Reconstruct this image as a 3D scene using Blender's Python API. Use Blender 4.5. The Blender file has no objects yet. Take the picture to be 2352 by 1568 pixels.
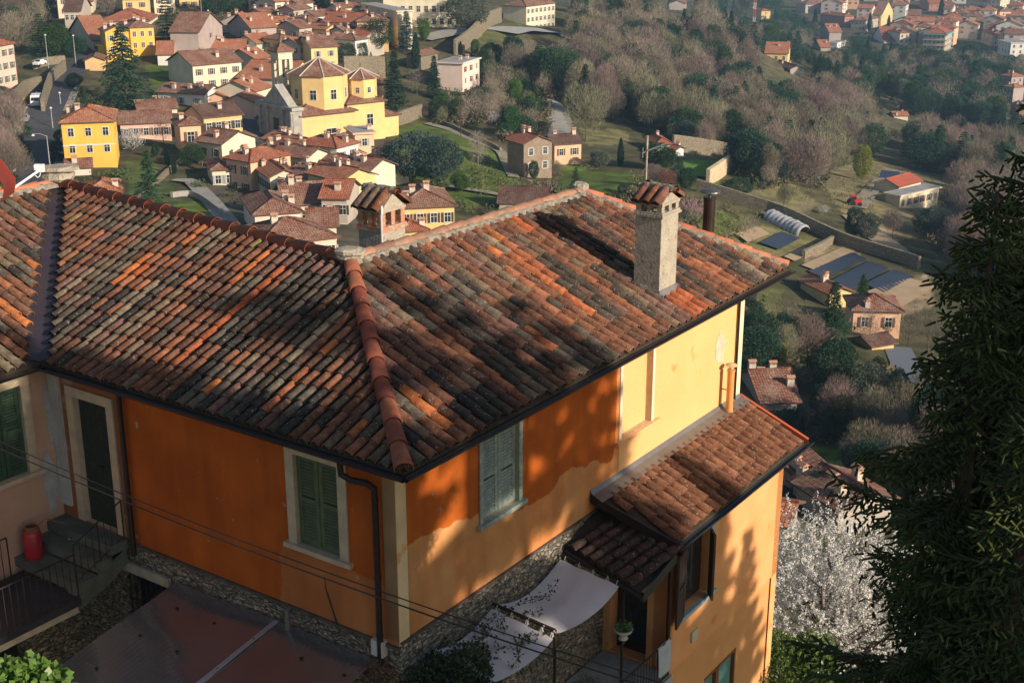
import bpy, math, random
import numpy as np
from math import *
from mathutils import Vector, Matrix
S=bpy.context.scene; C=S.collection
rnd=random.Random(7); rng=np.random.default_rng(11)
# ---------------------------------------------------------------- camera
F=3040.;CX,CY=1176.,784.;PT=atan(1014/3040.)
cam=bpy.data.objects.new('camera',bpy.data.cameras.new('camera')); C.objects.link(cam)
cam.data.sensor_width=36; cam.data.lens=36*F/2352; cam.data.clip_start=.1; cam.data.clip_end=20000
cam.rotation_euler=(pi/2-PT,0,0); S.camera=cam
# ---------------------------------------------------------------- survey helpers (rays of the surveyed photograph in metres)
def ray(x,y):
    a=(x-CX);b=-(y-CY)
    return np.array([a, F*cos(PT)+b*sin(PT), -F*sin(PT)+b*cos(PT)])/F
def atz(x,y,z): r=ray(x,y); return r*(z/r[2])
AZA=atan2(-4600,3205.); AZB=AZA+pi/2
dA=np.array([sin(AZA),cos(AZA),0]); dB=np.array([sin(AZB),cos(AZB),0]); UP=np.array([0,0,1.])
E0=ray(927,1084)*21; ZE=E0[2]
def W(a,b,z): return E0+dA*a+dB*b+UP*z
def loc(p): q=p-E0; return np.array([q@dA,q@dB,q[2]])
def onA(x,y,b): r=ray(x,y); return loc(r*((W(0,b,0)@dB)/(r@dB)))
def onB(x,y,a): r=ray(x,y); return loc(r*((W(a,0,0)@dA)/(r@dA)))
def onz(x,y,z): return loc(atz(x,y,ZE+z))
# ---------------------------------------------------------------- sun, sky, exposure
sdir=dA*1+dB*.03-UP*.385; sdir/=np.linalg.norm(sdir)
to=-sdir; ELEV=asin(to[2]); SAZ=atan2(to[0],to[1])
sl=bpy.data.lights.new('sun','SUN'); sl.energy=5.2; sl.angle=radians(.5); sl.color=(1,.85,.68)
so=bpy.data.objects.new('sun',sl); C.objects.link(so); so.rotation_euler=Vector(sdir).to_track_quat('-Z','Y').to_euler(); so.location=(0,0,200)
wd=bpy.data.worlds.new('World'); S.world=wd; wd.use_nodes=True
nt=wd.node_tree; sk=nt.nodes.new('ShaderNodeTexSky'); sk.sky_type='NISHITA'; sk.sun_disc=False
sk.sun_elevation=ELEV; sk.sun_rotation=SAZ; sk.air_density=1.2; sk.dust_density=1.5; sk.altitude=400
nt.links.new(sk.outputs[0],nt.nodes['Background'].inputs[0]); nt.nodes['Background'].inputs[1].default_value=.088
S.view_settings.view_transform='Standard'; S.view_settings.look='None'; S.view_settings.exposure=.28; S.view_settings.gamma=1
S.render.engine='CYCLES'; S.cycles.max_bounces=6; S.cycles.volume_bounces=0; S.cycles.transparent_max_bounces=8
# ---------------------------------------------------------------- materials
MC={}
def mat(name,c1,c2=None,sc=3,rough=.85,bump=0,bsc=20,c3=None,sc3=20,t3=.62,metal=0,spec=.25,rand=0,attr=None,trans=0,coat=0,uv=False,stretch=None,det=4):
    if name in MC: return MC[name]
    m=bpy.data.materials.new(name); m.use_nodes=True; n=m.node_tree.nodes; l=m.node_tree.links; b=n['Principled BSDF']
    b.inputs['Roughness'].default_value=rough; b.inputs['Metallic'].default_value=metal; b.inputs['Specular IOR Level'].default_value=spec
    tc=n.new('ShaderNodeTexCoord'); src=tc.outputs['UV' if uv else 'Object']
    if stretch:
        mp=n.new('ShaderNodeMapping'); mp.inputs['Scale'].default_value=stretch; l.new(src,mp.inputs[0]); src=mp.outputs[0]
    def noise(s,d=det):
        t=n.new('ShaderNodeTexNoise'); t.inputs['Scale'].default_value=s; t.inputs['Detail'].default_value=d; l.new(src,t.inputs['Vector']); return t.outputs['Fac']
    def ramp(f,a,bb):
        r=n.new('ShaderNodeMapRange'); r.inputs['From Min'].default_value=a; r.inputs['From Max'].default_value=bb; l.new(f,r.inputs['Value']); return r.outputs[0]
    def mix(f,A,B,mode='MIX'):
        x=n.new('ShaderNodeMix'); x.data_type='RGBA'; x.blend_type=mode
        if isinstance(f,(int,float)): x.inputs[0].default_value=f
        else: l.new(f,x.inputs[0])
        for s,v in ((6,A),(7,B)):
            if hasattr(v,'is_linked'): l.new(v,x.inputs[s])
            else: x.inputs[s].default_value=(*v,1)
        return x.outputs[2]
    if attr: a=n.new('ShaderNodeAttribute'); a.attribute_name=attr; col=a.outputs['Color']
    else: col=None
    if c2 is None: c2=c1
    v=mix(ramp(noise(sc),.35,.65),c1,c2)
    if col is not None: col=mix(1,col,v,'MULTIPLY')
    else: col=v
    if c3 is not None: col=mix(ramp(noise(sc3),t3,t3+.07),col,c3)
    if rand:
        oi=n.new('ShaderNodeObjectInfo'); hs=n.new('ShaderNodeHueSaturation')
        r=n.new('ShaderNodeMapRange'); r.inputs['To Min'].default_value=1-rand; r.inputs['To Max'].default_value=1+rand; l.new(oi.outputs['Random'],r.inputs['Value']); l.new(r.outputs[0],hs.inputs['Value'])
        mm=n.new('ShaderNodeMath'); mm.operation='MULTIPLY'; mm.inputs[1].default_value=7.31; l.new(oi.outputs['Random'],mm.inputs[0]); fr=n.new('ShaderNodeMath'); fr.operation='FRACT'; l.new(mm.outputs[0],fr.inputs[0])
        r2=n.new('ShaderNodeMapRange'); r2.inputs['To Min'].default_value=.5-.05*rand/.3; r2.inputs['To Max'].default_value=.5+.04*rand/.3; l.new(fr.outputs[0],r2.inputs['Value']); l.new(r2.outputs[0],hs.inputs['Hue'])
        l.new(col,hs.inputs['Color']); col=hs.outputs[0]
    l.new(col,b.inputs['Base Color'])
    if bump:
        bp=n.new('ShaderNodeBump'); bp.inputs['Strength'].default_value=bump; bp.inputs['Distance'].default_value=.05; l.new(noise(bsc,6),bp.inputs['Height']); l.new(bp.outputs[0],b.inputs['Normal'])
    if trans:
        tr=n.new('ShaderNodeBsdfTranslucent'); l.new(col,tr.inputs[0]); ms=n.new('ShaderNodeMixShader'); ms.inputs[0].default_value=trans
        l.new(b.outputs[0],ms.inputs[1]); l.new(tr.outputs[0],ms.inputs[2]); l.new(ms.outputs[0],n['Material Output'].inputs[0])
    if coat: b.inputs['Coat Weight'].default_value=coat
    MC[name]=m
    return m
def paintmat(name,deep,pale,dirt=(.35,.3,.25)):
    """lime-washed wall painted in two coats; the coat boundary comes from the wall's 'coat' attribute plus noise"""
    m=mat(name,(1,1,1),(.86,.84,.82),sc=1.3,rough=.92,bump=.25,bsc=14,c3=dirt,sc3=4.5,t3=.69)
    n=m.node_tree.nodes;l=m.node_tree.links
    mx=[x for x in n if x.type=='MIX']; first=mx[0]
    a=n.new('ShaderNodeAttribute'); a.attribute_name='coat'
    tc=[x for x in n if x.type=='TEX_COORD'][0]
    nz=n.new('ShaderNodeTexNoise'); nz.inputs['Scale'].default_value=2.2; nz.inputs['Detail'].default_value=6; l.new(tc.outputs['Object'],nz.inputs[0])
    ad=n.new('ShaderNodeMath'); ad.operation='MULTIPLY_ADD'; ad.inputs[1].default_value=.5; l.new(nz.outputs[0],ad.inputs[0]); l.new(a.outputs['Fac'],ad.inputs[2])
    mps=n.new('ShaderNodeMapping'); mps.inputs['Scale'].default_value=(2.2,2.2,.3); l.new(tc.outputs['Object'],mps.inputs[0]); nst=n.new('ShaderNodeTexNoise'); nst.inputs['Scale'].default_value=1.; nst.inputs['Detail'].default_value=7; l.new(mps.outputs[0],nst.inputs[0]); rst=n.new('ShaderNodeMapRange'); rst.inputs['From Min'].default_value=.35; rst.inputs['From Max'].default_value=.7; rst.inputs['To Min'].default_value=1.04; rst.inputs['To Max'].default_value=.80; l.new(nst.outputs[0],rst.inputs['Value'])
    r=n.new('ShaderNodeMapRange'); r.inputs['From Min'].default_value=.73; r.inputs['From Max'].default_value=.77; l.new(ad.outputs[0],r.inputs['Value'])
    nz2=n.new('ShaderNodeTexNoise'); nz2.inputs['Scale'].default_value=.8; nz2.inputs['Detail'].default_value=5; l.new(tc.outputs['Object'],nz2.inputs[0])
    def mixc(f,A,B):
        x=n.new('ShaderNodeMix'); x.data_type='RGBA'; l.new(f,x.inputs[0])
        for s,v in ((6,A),(7,B)):
            if hasattr(v,'is_linked'): l.new(v,x.inputs[s])
            else: x.inputs[s].default_value=(*v,1)
        return x.outputs[2]
    rr=n.new('ShaderNodeMapRange'); rr.inputs['From Min'].default_value=.35; rr.inputs['From Max'].default_value=.65; l.new(nz2.outputs[0],rr.inputs['Value'])
    d=mixc(rr.outputs[0],deep,tuple(v*.8 for v in deep)); p=mixc(rr.outputs[0],pale[0],pale[1])
    cc=mixc(r.outputs[0],d,p)
    mul=n.new('ShaderNodeMix'); mul.data_type='RGBA'; mul.blend_type='MULTIPLY'; mul.inputs[0].default_value=1
    vst=n.new('ShaderNodeVectorMath'); vst.operation='SCALE'; l.new(cc,vst.inputs[0]); l.new(rst.outputs[0],vst.inputs['Scale']); l.new(vst.outputs[0],mul.inputs[6]); l.new(first.outputs[2],mul.inputs[7])
    for lk in list(first.outputs[2].links):
        if lk.to_node!=mul: l.new(mul.outputs[2],lk.to_socket)
    return m
def stonemat(name,c1,c2,mort,sc=4.):
    if name in MC: return MC[name]
    m=bpy.data.materials.new(name); m.use_nodes=True; n=m.node_tree.nodes; l=m.node_tree.links; b=n['Principled BSDF']; b.inputs['Roughness'].default_value=.95
    b.inputs['Specular IOR Level'].default_value=.15
    tc=n.new('ShaderNodeTexCoord'); mp=n.new('ShaderNodeMapping'); mp.inputs['Scale'].default_value=(1,1,1.9); l.new(tc.outputs['Object'],mp.inputs[0])
    nz=n.new('ShaderNodeTexNoise'); nz.inputs['Scale'].default_value=2; l.new(mp.outputs[0],nz.inputs[0])
    vm=n.new('ShaderNodeVectorMath'); vm.operation='MULTIPLY_ADD'; vm.inputs[1].default_value=(.25,.25,.25); vm.inputs[1].default_value=(.7,.7,.45); l.new(nz.outputs[1],vm.inputs[0]); l.new(mp.outputs[0],vm.inputs[2])
    v=n.new('ShaderNodeTexVoronoi'); v.feature='DISTANCE_TO_EDGE'; v.inputs['Scale'].default_value=sc; l.new(vm.outputs[0],v.inputs['Vector'])
    v2=n.new('ShaderNodeTexVoronoi'); v2.inputs['Scale'].default_value=sc; l.new(vm.outputs[0],v2.inputs['Vector'])
    r=n.new('ShaderNodeMapRange'); r.inputs['From Min'].default_value=.0; r.inputs['From Max'].default_value=.12; l.new(v.outputs['Distance'],r.inputs['Value'])
    nz9=n.new('ShaderNodeTexNoise'); nz9.inputs['Scale'].default_value=9; nz9.inputs['Detail'].default_value=7; l.new(tc.outputs['Object'],nz9.inputs[0])
    sp=n.new('ShaderNodeSeparateColor'); l.new(v2.outputs['Color'],sp.inputs[0])
    x=n.new('ShaderNodeMix'); x.data_type='RGBA'; l.new(sp.outputs[0],x.inputs[0]); x.inputs[6].default_value=(*c1,1); x.inputs[7].default_value=(*c2,1)
    y=n.new('ShaderNodeMix'); y.data_type='RGBA'; l.new(r.outputs[0],y.inputs[0]); y.inputs[6].default_value=(*mort,1); l.new(x.outputs[2],y.inputs[7]); hv=n.new('ShaderNodeMapRange'); hv.inputs['From Min'].default_value=.3; hv.inputs['From Max'].default_value=.7; hv.inputs['To Min'].default_value=.45; hv.inputs['To Max'].default_value=1.5; l.new(nz9.outputs[0],hv.inputs['Value']); vs=n.new('ShaderNodeVectorMath'); vs.operation='SCALE'; l.new(y.outputs[2],vs.inputs[0]); l.new(hv.outputs[0],vs.inputs['Scale']); l.new(vs.outputs[0],b.inputs['Base Color'])
    bp=n.new('ShaderNodeBump'); bp.inputs['Strength'].default_value=1; bp.inputs['Distance'].default_value=.06; am=n.new('ShaderNodeMath'); am.operation='MULTIPLY_ADD'; am.inputs[1].default_value=1.2; l.new(nz9.outputs[0],am.inputs[0]); l.new(r.outputs[0],am.inputs[2]); l.new(am.outputs[0],bp.inputs['Height']); l.new(bp.outputs[0],b.inputs['Normal'])
    MC[name]=m; return m
def roofmat(name,c1,c2,c3):
    """distant tile roof: barrel-tile courses drawn by UV (metres) with real bump"""
    if name in MC: return MC[name]
    m=bpy.data.materials.new(name); m.use_nodes=True; n=m.node_tree.nodes; l=m.node_tree.links; b=n['Principled BSDF']; b.inputs['Roughness'].default_value=.9; b.inputs['Specular IOR Level'].default_value=.15
    uv=n.new('ShaderNodeTexCoord'); tc=uv
    br=n.new('ShaderNodeTexBrick'); br.offset=0; br.inputs['Scale'].default_value=1; br.inputs['Brick Width'].default_value=.34; br.inputs['Row Height'].default_value=.5; br.inputs['Mortar Size'].default_value=.045; br.inputs['Mortar Smooth'].default_value=.6; br.inputs['Bias'].default_value=0
    br.inputs['Color1'].default_value=(*c1,1); br.inputs['Color2'].default_value=(*c2,1); br.inputs['Mortar'].default_value=(c1[0]*.35,c1[1]*.3,c1[2]*.3,1)
    l.new(uv.outputs['UV'],br.inputs[0])
    nz=n.new('ShaderNodeTexNoise'); nz.inputs['Scale'].default_value=.35; nz.inputs['Detail'].default_value=8; nz.inputs['Roughness'].default_value=.7; l.new(tc.outputs['Object'],nz.inputs[0])
    r=n.new('ShaderNodeMapRange'); r.inputs['From Min'].default_value=.42; r.inputs['From Max'].default_value=.62; r.inputs['To Max'].default_value=.8; l.new(nz.outputs[0],r.inputs['Value'])
    x=n.new('ShaderNodeMix'); x.data_type='RGBA'; l.new(r.outputs[0],x.inputs[0]); l.new(br.outputs[0],x.inputs[6]); x.inputs[7].default_value=(*c3,1)
    nz3=n.new('ShaderNodeTexNoise'); nz3.inputs['Scale'].default_value=3; nz3.inputs['Detail'].default_value=4; l.new(tc.outputs['Object'],nz3.inputs[0])
    r3=n.new('ShaderNodeMapRange'); r3.inputs['From Min'].default_value=.3; r3.inputs['From Max'].default_value=.7; r3.inputs['To Min'].default_value=.55; r3.inputs['To Max'].default_value=1.35; l.new(nz3.outputs[0],r3.inputs['Value'])
    vm=n.new('ShaderNodeVectorMath'); vm.operation='SCALE'; l.new(x.outputs[2],vm.inputs[0]); l.new(r3.outputs[0],vm.inputs['Scale']); l.new(vm.outputs[0],b.inputs['Base Color'])
    bp=n.new('ShaderNodeBump'); bp.inputs['Strength'].default_value=1; bp.inputs['Distance'].default_value=.08; bp.invert=True; l.new(br.outputs['Fac'],bp.inputs['Height']); l.new(bp.outputs[0],b.inputs['Normal'])
    MC[name]=m; return m
TILE=mat('terracotta_tile',(1,1,1),(.62,.6,.6),sc=9,rough=.88,bump=.5,bsc=30,c3=(.30,.28,.24),sc3=22,t3=.63,attr='Col',spec=.2)
TILE2=mat('new_tile',(.26,.105,.05),(.20,.085,.045),sc=3,rough=.8,bump=.1,bsc=30)
RIDGE=mat('ridge_tile',(.46,.17,.09),(.30,.13,.085),sc=5,rough=.8,bump=.2,c3=(.26,.22,.16),sc3=9,t3=.66,attr='Col')
MORT=mat('mortar',(.30,.27,.22),(.16,.14,.11),sc=8,bump=1,bsc=12)
DARKUNDER=mat('under_tile',(.035,.028,.022),(.06,.045,.03),sc=6)  # near-black stands in for shade in tile channels and other gaps
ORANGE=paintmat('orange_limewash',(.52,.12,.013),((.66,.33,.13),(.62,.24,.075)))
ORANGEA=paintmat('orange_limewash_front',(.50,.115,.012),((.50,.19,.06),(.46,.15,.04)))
PALE=mat('pale_orange_plaster',(.74,.405,.165),(.76,.44,.19),sc=.9,rough=.92,bump=.2,bsc=12,c3=(.70,.30,.09),sc3=1.1,t3=.64)
ANNEX=mat('annex_plaster',(.66,.30,.115),(.72,.36,.15),sc=1,rough=.92,bump=.2,bsc=14,c3=(.58,.22,.07),sc3=2.3,t3=.66)
STONEFR=mat('stone_trim',(.55,.44,.30),(.44,.36,.26),sc=5,bump=.3,bsc=30)
PINKW=mat('faded_pink_plaster',(.50,.31,.22),(.44,.27,.19),sc=1.2,bump=.2,c3=(.40,.36,.31),sc3=1.3,t3=.72)
GREYP=mat('bare_grey_render',(.42,.42,.40),(.30,.30,.30),sc=4,bump=.5)
MAS=stonemat('rubble_masonry',(.36,.31,.23),(.22,.20,.17),(.20,.175,.14),6.5)
MASF=stonemat('field_masonry',(.36,.30,.21),(.26,.22,.16),(.14,.12,.09),2.2)
GUT=mat('gutter_metal',(.05,.035,.032),(.035,.028,.026),sc=6,rough=.45,metal=.6,spec=.5)
GUTH=mat('grey_flashing',(.20,.19,.185),(.16,.155,.15),sc=3,rough=.5,metal=.3,spec=.5)
IRON=mat('dark_iron',(.03,.026,.024),(.05,.04,.035),sc=20,rough=.6,metal=.4)
GREEN=mat('green_shutter_paint',(.045,.085,.05),(.03,.06,.04),sc=12,rough=.7,bump=.2)
GREENA=mat('faded_green_paint',(.11,.14,.075),(.085,.115,.06),sc=6,rough=.85,bump=.2)
GREYSH=mat('weathered_grey_green_paint',(.30,.35,.30),(.20,.25,.22),sc=9,rough=.85,bump=.3,c3=(.42,.42,.36),sc3=12,t3=.6)
BROWNSH=mat('dark_brown_shutter',(.085,.055,.04),(.06,.04,.03),sc=10,rough=.7)
BLUEFR=mat('blue_grey_surround',(.33,.44,.45),(.28,.38,.39),sc=3)
GLASS=mat('window_glass',(.02,.025,.03),rough=.08,spec=.8)
WOODD=mat('old_wood',(.09,.055,.035),(.06,.04,.03),sc=8)
CEMENT=mat('cement',(.42,.37,.29),(.34,.30,.24),sc=4,rough=.95,bump=.8,bsc=18,c3=(.24,.21,.17),sc3=7,t3=.6)
BRICK=mat('thin_brick',(.52,.20,.11),(.40,.26,.18),sc=11,bump=.8,bsc=14,c3=(.40,.35,.28),sc3=9,t3=.55)
# ---------------------------------------------------------------- mesh tools
class MB:
    def __init__(s): s.v=[];s.f=[];s.m=[];s.c=[];s.uv=[]
    def add(s,vs,fs,mi=0,col=(1,1,1),uvs=None):
        o=len(s.v); s.v+= [tuple(map(float,v)) for v in vs]
        for k,f in enumerate(fs):
            s.f.append(tuple(o+i for i in f)); s.m.append(mi); s.c.append(col); s.uv.append(uvs[k] if uvs else [(0,0)]*len(f))
    def box(s,p,q,mi=0,col=(1,1,1),T=None):
        x0,y0,z0=p;x1,y1,z1=q
        vs=[(x,y,z) for z in (z0,z1) for x,y in ((x0,y0),(x1,y0),(x1,y1),(x0,y1))]
        if T: vs=[T(*v) for v in vs]
        s.add(vs,[(3,2,1,0),(4,5,6,7),(0,1,5,4),(1,2,6,5),(2,3,7,6),(3,0,4,7)],mi,col)
    def tube(s,pts,r,n=8,mi=0,cap=True,col=(1,1,1)):
        pts=[Vector(p) for p in pts]; rs=r if isinstance(r,(list,tuple)) else [r]*len(pts)
        vs=[];fs=[];px=None
        for i,p in enumerate(pts):
            d=(pts[min(i+1,len(pts)-1)]-pts[max(i-1,0)]).normalized()
            if px is None: px=d.orthogonal().normalized()
            else:
                px=px-d*px.dot(d); px=px.normalized() if px.length>1e-6 else d.orthogonal().normalized()
            py=d.cross(px)
            for k in range(n):
                t=2*pi*k/n; vs.append(p+(px*cos(t)+py*sin(t))*rs[i])
        for i in range(len(pts)-1):
            for k in range(n): fs.append((i*n+k,i*n+(k+1)%n,(i+1)*n+(k+1)%n,(i+1)*n+k))
        if cap: fs.append(tuple(reversed(range(n)))); fs.append(tuple((len(pts)-1)*n+k for k in range(n)))
        s.add(vs,fs,mi,col)
    def lathe(s,c,prof,n=16,mi=0,ax=None):
        vs=[];fs=[]
        for r,z in prof:
            for k in range(n): t=2*pi*k/n; vs.append((c[0]+r*cos(t),c[1]+r*sin(t),c[2]+z))
        for i in range(len(prof)-1):
            for k in range(n): fs.append((i*n+k,i*n+(k+1)%n,(i+1)*n+(k+1)%n,(i+1)*n+k))
        s.add(vs,fs,mi)
    def build(s,name,mats,parent=None,smooth=False,world=True):
        me=bpy.data.meshes.new(name); me.from_pydata(s.v,[],s.f)
        if not isinstance(mats,(list,tuple)): mats=[mats]
        for m in mats: me.materials.append(m)
        me.polygons.foreach_set('material_index',s.m)
        if any(c!=(1,1,1) for c in s.c):
            ca=me.color_attributes.new('Col','FLOAT_COLOR','CORNER'); arr=[]
            for f,c in zip(s.f,s.c): arr+= [c[0],c[1],c[2],1]*len(f)
            ca.data.foreach_set('color',arr)
        elif any(m.name in('terracotta_tile','ridge_tile') for m in mats):
            ca=me.color_attributes.new('Col','FLOAT_COLOR','CORNER'); ca.data.foreach_set('color',[1.]*4*sum(len(f) for f in s.f))
        if any(u!=[(0,0)]*len(u) for u in s.uv[:50]):
            ul=me.uv_layers.new(name='UVMap'); ul.data.foreach_set('uv',[float(x) for u in s.uv for p in u for x in p])
        if smooth: me.polygons.foreach_set('use_smooth',[True]*len(s.f))
        me.update()
        o=bpy.data.objects.new(name,me); C.objects.link(o); put(o,parent,world); return o
def put(o,parent,world=True):
    if parent is not None:
        o.parent=parent
        if world: o.matrix_parent_inverse=wm(parent).inverted()
def wm(o):
    m=o.matrix_basis.copy()
    return wm(o.parent)@o.matrix_parent_inverse@m if o.parent else m
def tag(o,label=None,cat=None,group=None,kind=None):
    for k,v in (('label',label),('category',cat),('group',group),('kind',kind)):
        if v: o[k]=v
    return o
def empty(name,p,label,cat,group=None,rz=0):
    o=bpy.data.objects.new(name,None); C.objects.link(o); o.location=tuple(map(float,p)); o.rotation_euler=(0,0,rz); o.empty_display_size=.3
    return tag(o,label,cat,group)
def npmesh(name,V,FC,mats,mi=None,smooth=False,col=None):
    V=np.asarray(V,np.float32);FC=np.asarray(FC,np.int32);k=FC.shape[1];nf=len(FC)
    me=bpy.data.meshes.new(name); me.vertices.add(len(V)); me.vertices.foreach_set('co',V.ravel())
    me.loops.add(nf*k); me.loops.foreach_set('vertex_index',FC.ravel()); me.polygons.add(nf); me.polygons.foreach_set('loop_start',np.arange(nf,dtype=np.int32)*k)
    try: me.polygons.foreach_set('loop_total',np.full(nf,k,np.int32))
    except Exception: pass
    for m in (mats if isinstance(mats,(list,tuple)) else [mats]): me.materials.append(m)
    if mi is not None: me.polygons.foreach_set('material_index',np.asarray(mi,np.int32))
    if smooth: me.polygons.foreach_set('use_smooth',[True]*nf)
    me.update(calc_edges=True)
    if col is not None:
        ca=me.color_attributes.new('Col','FLOAT_COLOR','POINT'); ca.data.foreach_set('color',np.c_[col,np.ones(len(V))].astype(np.float32).ravel())
    return me
def obj(name,me,parent=None,world=False):
    o=bpy.data.objects.new(name,me); C.objects.link(o); put(o,parent,world); return o
# ---------------------------------------------------------------- terrain: surveyed ground points (photo x, y, metres away)
CP=[(-150,420,250),(60,400,255),(95,300,300),(110,200,350),(150,150,385),(0,250,310),(0,120,400),(-200,150,400),(200,385,255),(440,490,205),(330,430,235),(450,350,270),(560,440,240),(640,560,185),(780,575,180),(520,480,215),
(750,345,295),(560,200,355),(400,190,360),(300,240,335),(200,60,440),(300,110,400),(100,20,520),(400,30,480),(650,20,490),(900,100,425),(1040,75,440),(820,165,385),(1000,265,345),(1100,215,370),(1000,330,295),(1100,400,265),(1000,520,205),(1200,420,270),(1240,400,290),(1300,450,245),(1430,430,255),(1280,290,350),
(1180,70,465),(1290,100,470),(1400,60,540),(1500,20,610),(1600,50,620),(1700,100,610),(1790,170,580),(1900,250,540),(1500,200,450),(1500,300,365),(1700,300,420),(1800,400,350),(1950,320,480),
(1950,150,800),(2050,110,880),(2200,130,880),(2200,30,1200),(2350,20,1250),(2340,120,900),(1850,60,1050),(1750,8,1250),(2100,200,740),(2200,270,620),(2350,250,680),(2350,400,470),(2200,340,520),(2080,300,560),(2500,200,700),
(1600,400,290),(1650,370,305),(1700,470,270),(1820,560,250),(1900,620,235),(2050,640,232),(2130,640,238),(2080,460,330),(2000,470,305),(2150,500,320),(1650,560,235),(1600,520,240),(1980,700,215),(1950,780,190),(2080,760,205),(1800,900,165),(2100,900,170),(1850,1060,145),(2000,1000,155),(1800,1250,105),(2000,1250,108),(2250,1000,140),(1850,1500,66),(2050,1500,66),(2350,1400,75),
(800,700,120),(300,650,120),(1400,900,110),(1700,1180,95),(1900,1650,50),(2200,1650,50),(1700,1700,45)]
def cpw(x,y,d):
    r=ray(x,y); k=d/hypot(r[0],r[1]); return r*k
pts=[cpw(*c) for c in CP]
# near building (local a,b,z)
for a,b,z in [(3,-3,-8),(8,-5,-8),(0,-5,-9),(-4,2,-12),(-9,0,-13),(-4,10,-13.5),(0,16,-15),(8,20,-16),(16,10,-14),(20,0,-10),(-15,8,-17),(-20,-5,-15),(6,7,-12),(-6,-14,-10),(12,-10,-8)]:
    pts.append(W(a,b,z))
for az in range(0,360,20):
    for d,z in ((6000,-60),(2500,-90)):
        if 320<=az or az<=40 or d>3000: pts.append(np.array([d*sin(radians(az)),d*cos(radians(az)),z]))
    if 60<=az<=300: pts.append(np.array([300*sin(radians(az)),300*cos(radians(az)),-40+40*cos(radians(az-200))]))
pts=np.array(pts)
TX=pts[:,:2];TN=len(TX)
def TK(A,B): return np.sqrt(((A[:,None,:]-B[None])**2).sum(-1)+1)
TM=np.zeros((TN+1,TN+1));TM[:TN,:TN]=TK(TX,TX)+np.eye(TN)*-.5;TM[TN,:TN]=1;TM[:TN,TN]=1
TW=np.linalg.solve(TM,np.append(pts[:,2],0))
def tz(xy): xy=np.atleast_2d(xy); return TK(xy,TX)@TW[:TN]+TW[TN]
DS=np.geomspace(42,2400,500)
def hit(x,y,dmin=42):
    r=ray(x,y); r=r/hypot(r[0],r[1]); ds=DS[DS>=dmin]
    z=tz(ds[:,None]*r[None,:2]); g=ds*r[2]-z
    i=np.nonzero(g<0)[0]
    if len(i)==0: return None
    i=i[0]
    if i==0: return r*ds[0]
    t=g[i-1]/(g[i-1]-g[i]); return r*(ds[i-1]+t*(ds[i]-ds[i-1]))
def proj(P):
    P=np.asarray(P,float); d=P[...,1]*cos(PT)-P[...,2]*sin(PT)
    return np.stack([CX+F*P[...,0]/d, CY-F*(P[...,1]*sin(PT)+P[...,2]*cos(PT))/d],-1),d
def inpoly(pts,poly):
    x,y=pts[...,0],pts[...,1]; r=np.zeros(x.shape,bool); n=len(poly)
    for i in range(n):
        x1,y1=poly[i];x2,y2=poly[(i+1)%n]
        c=((y1>y)!=(y2>y)); xi=(x2-x1)*(y-y1)/((y2-y1) if y2!=y1 else 1e-9)+x1
        r^=c&(x<xi)
    return r
GR=(.115,.155,.038); GR2=(.14,.20,.04); DRY=(.20,.18,.085); DIRT=(.34,.26,.17); PAVE=(.33,.32,.30); MULCH=(.20,.15,.10); OLV=(.13,.14,.055)
COVER=[([(330,150),(450,150),(470,200),(360,215)],GR),([(395,470),(515,455),(520,520),(400,525)],GR2),([(900,290),(990,285),(1160,350),(1180,440),(1080,480),(900,400)],GR),
([(820,160),(890,165),(880,185),(815,180)],GR),([(880,255),(960,250),(985,275),(900,280)],GR),([(1050,395),(1180,370),(1200,450),(1060,455)],GR),([(1270,385),(1350,375),(1350,400),(1300,405)],GR2),
([(1290,395),(1440,395),(1560,430),(1560,450),(1400,450),(1280,440)],GR),([(1560,362),(1680,372),(1650,420),(1560,410)],GR2),([(1330,290),(1440,300),(1450,330),(1350,335)],DRY),
([(1560,470),(1720,500),(1740,540),(1640,560),(1550,520)],(.13,.17,.045)),([(1700,510),(1960,560),(1900,600),(1760,590),(1640,545)],DRY),([(1840,575),(1950,560),(1975,590),(1860,625)],DIRT),
([(2010,660),(2130,630),(2150,700),(2060,730),(1990,700)],DIRT),([(1880,400),(2000,360),(2200,430),(2180,520),(2050,560),(1950,520)],(.24,.20,.11)),
([(1960,500),(2050,520),(2060,560),(2000,560)],DIRT),([(1700,380),(1800,400),(1880,470),(1800,520),(1700,450)],(.20,.18,.09)),([(450,300),(620,250),(900,330),(900,560),(560,580),(480,440)],(.12,.105,.085)),([(590,60),(800,90),(800,200),(590,250)],(.12,.105,.085)),([(1860,1015),(1950,1030),(1960,1100),(1880,1120)],GR2),([(2060,830),(2110,830),(2110,920),(2080,900)],GR2),
([(290,370),(345,360),(420,460),(300,470)],(.10,.13,.05)),([(1720,670),(1800,665),(1790,730),(1720,740)],OLV),([(1040,70),(1200,50),(1210,85),(1050,110)],OLV)]
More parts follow.
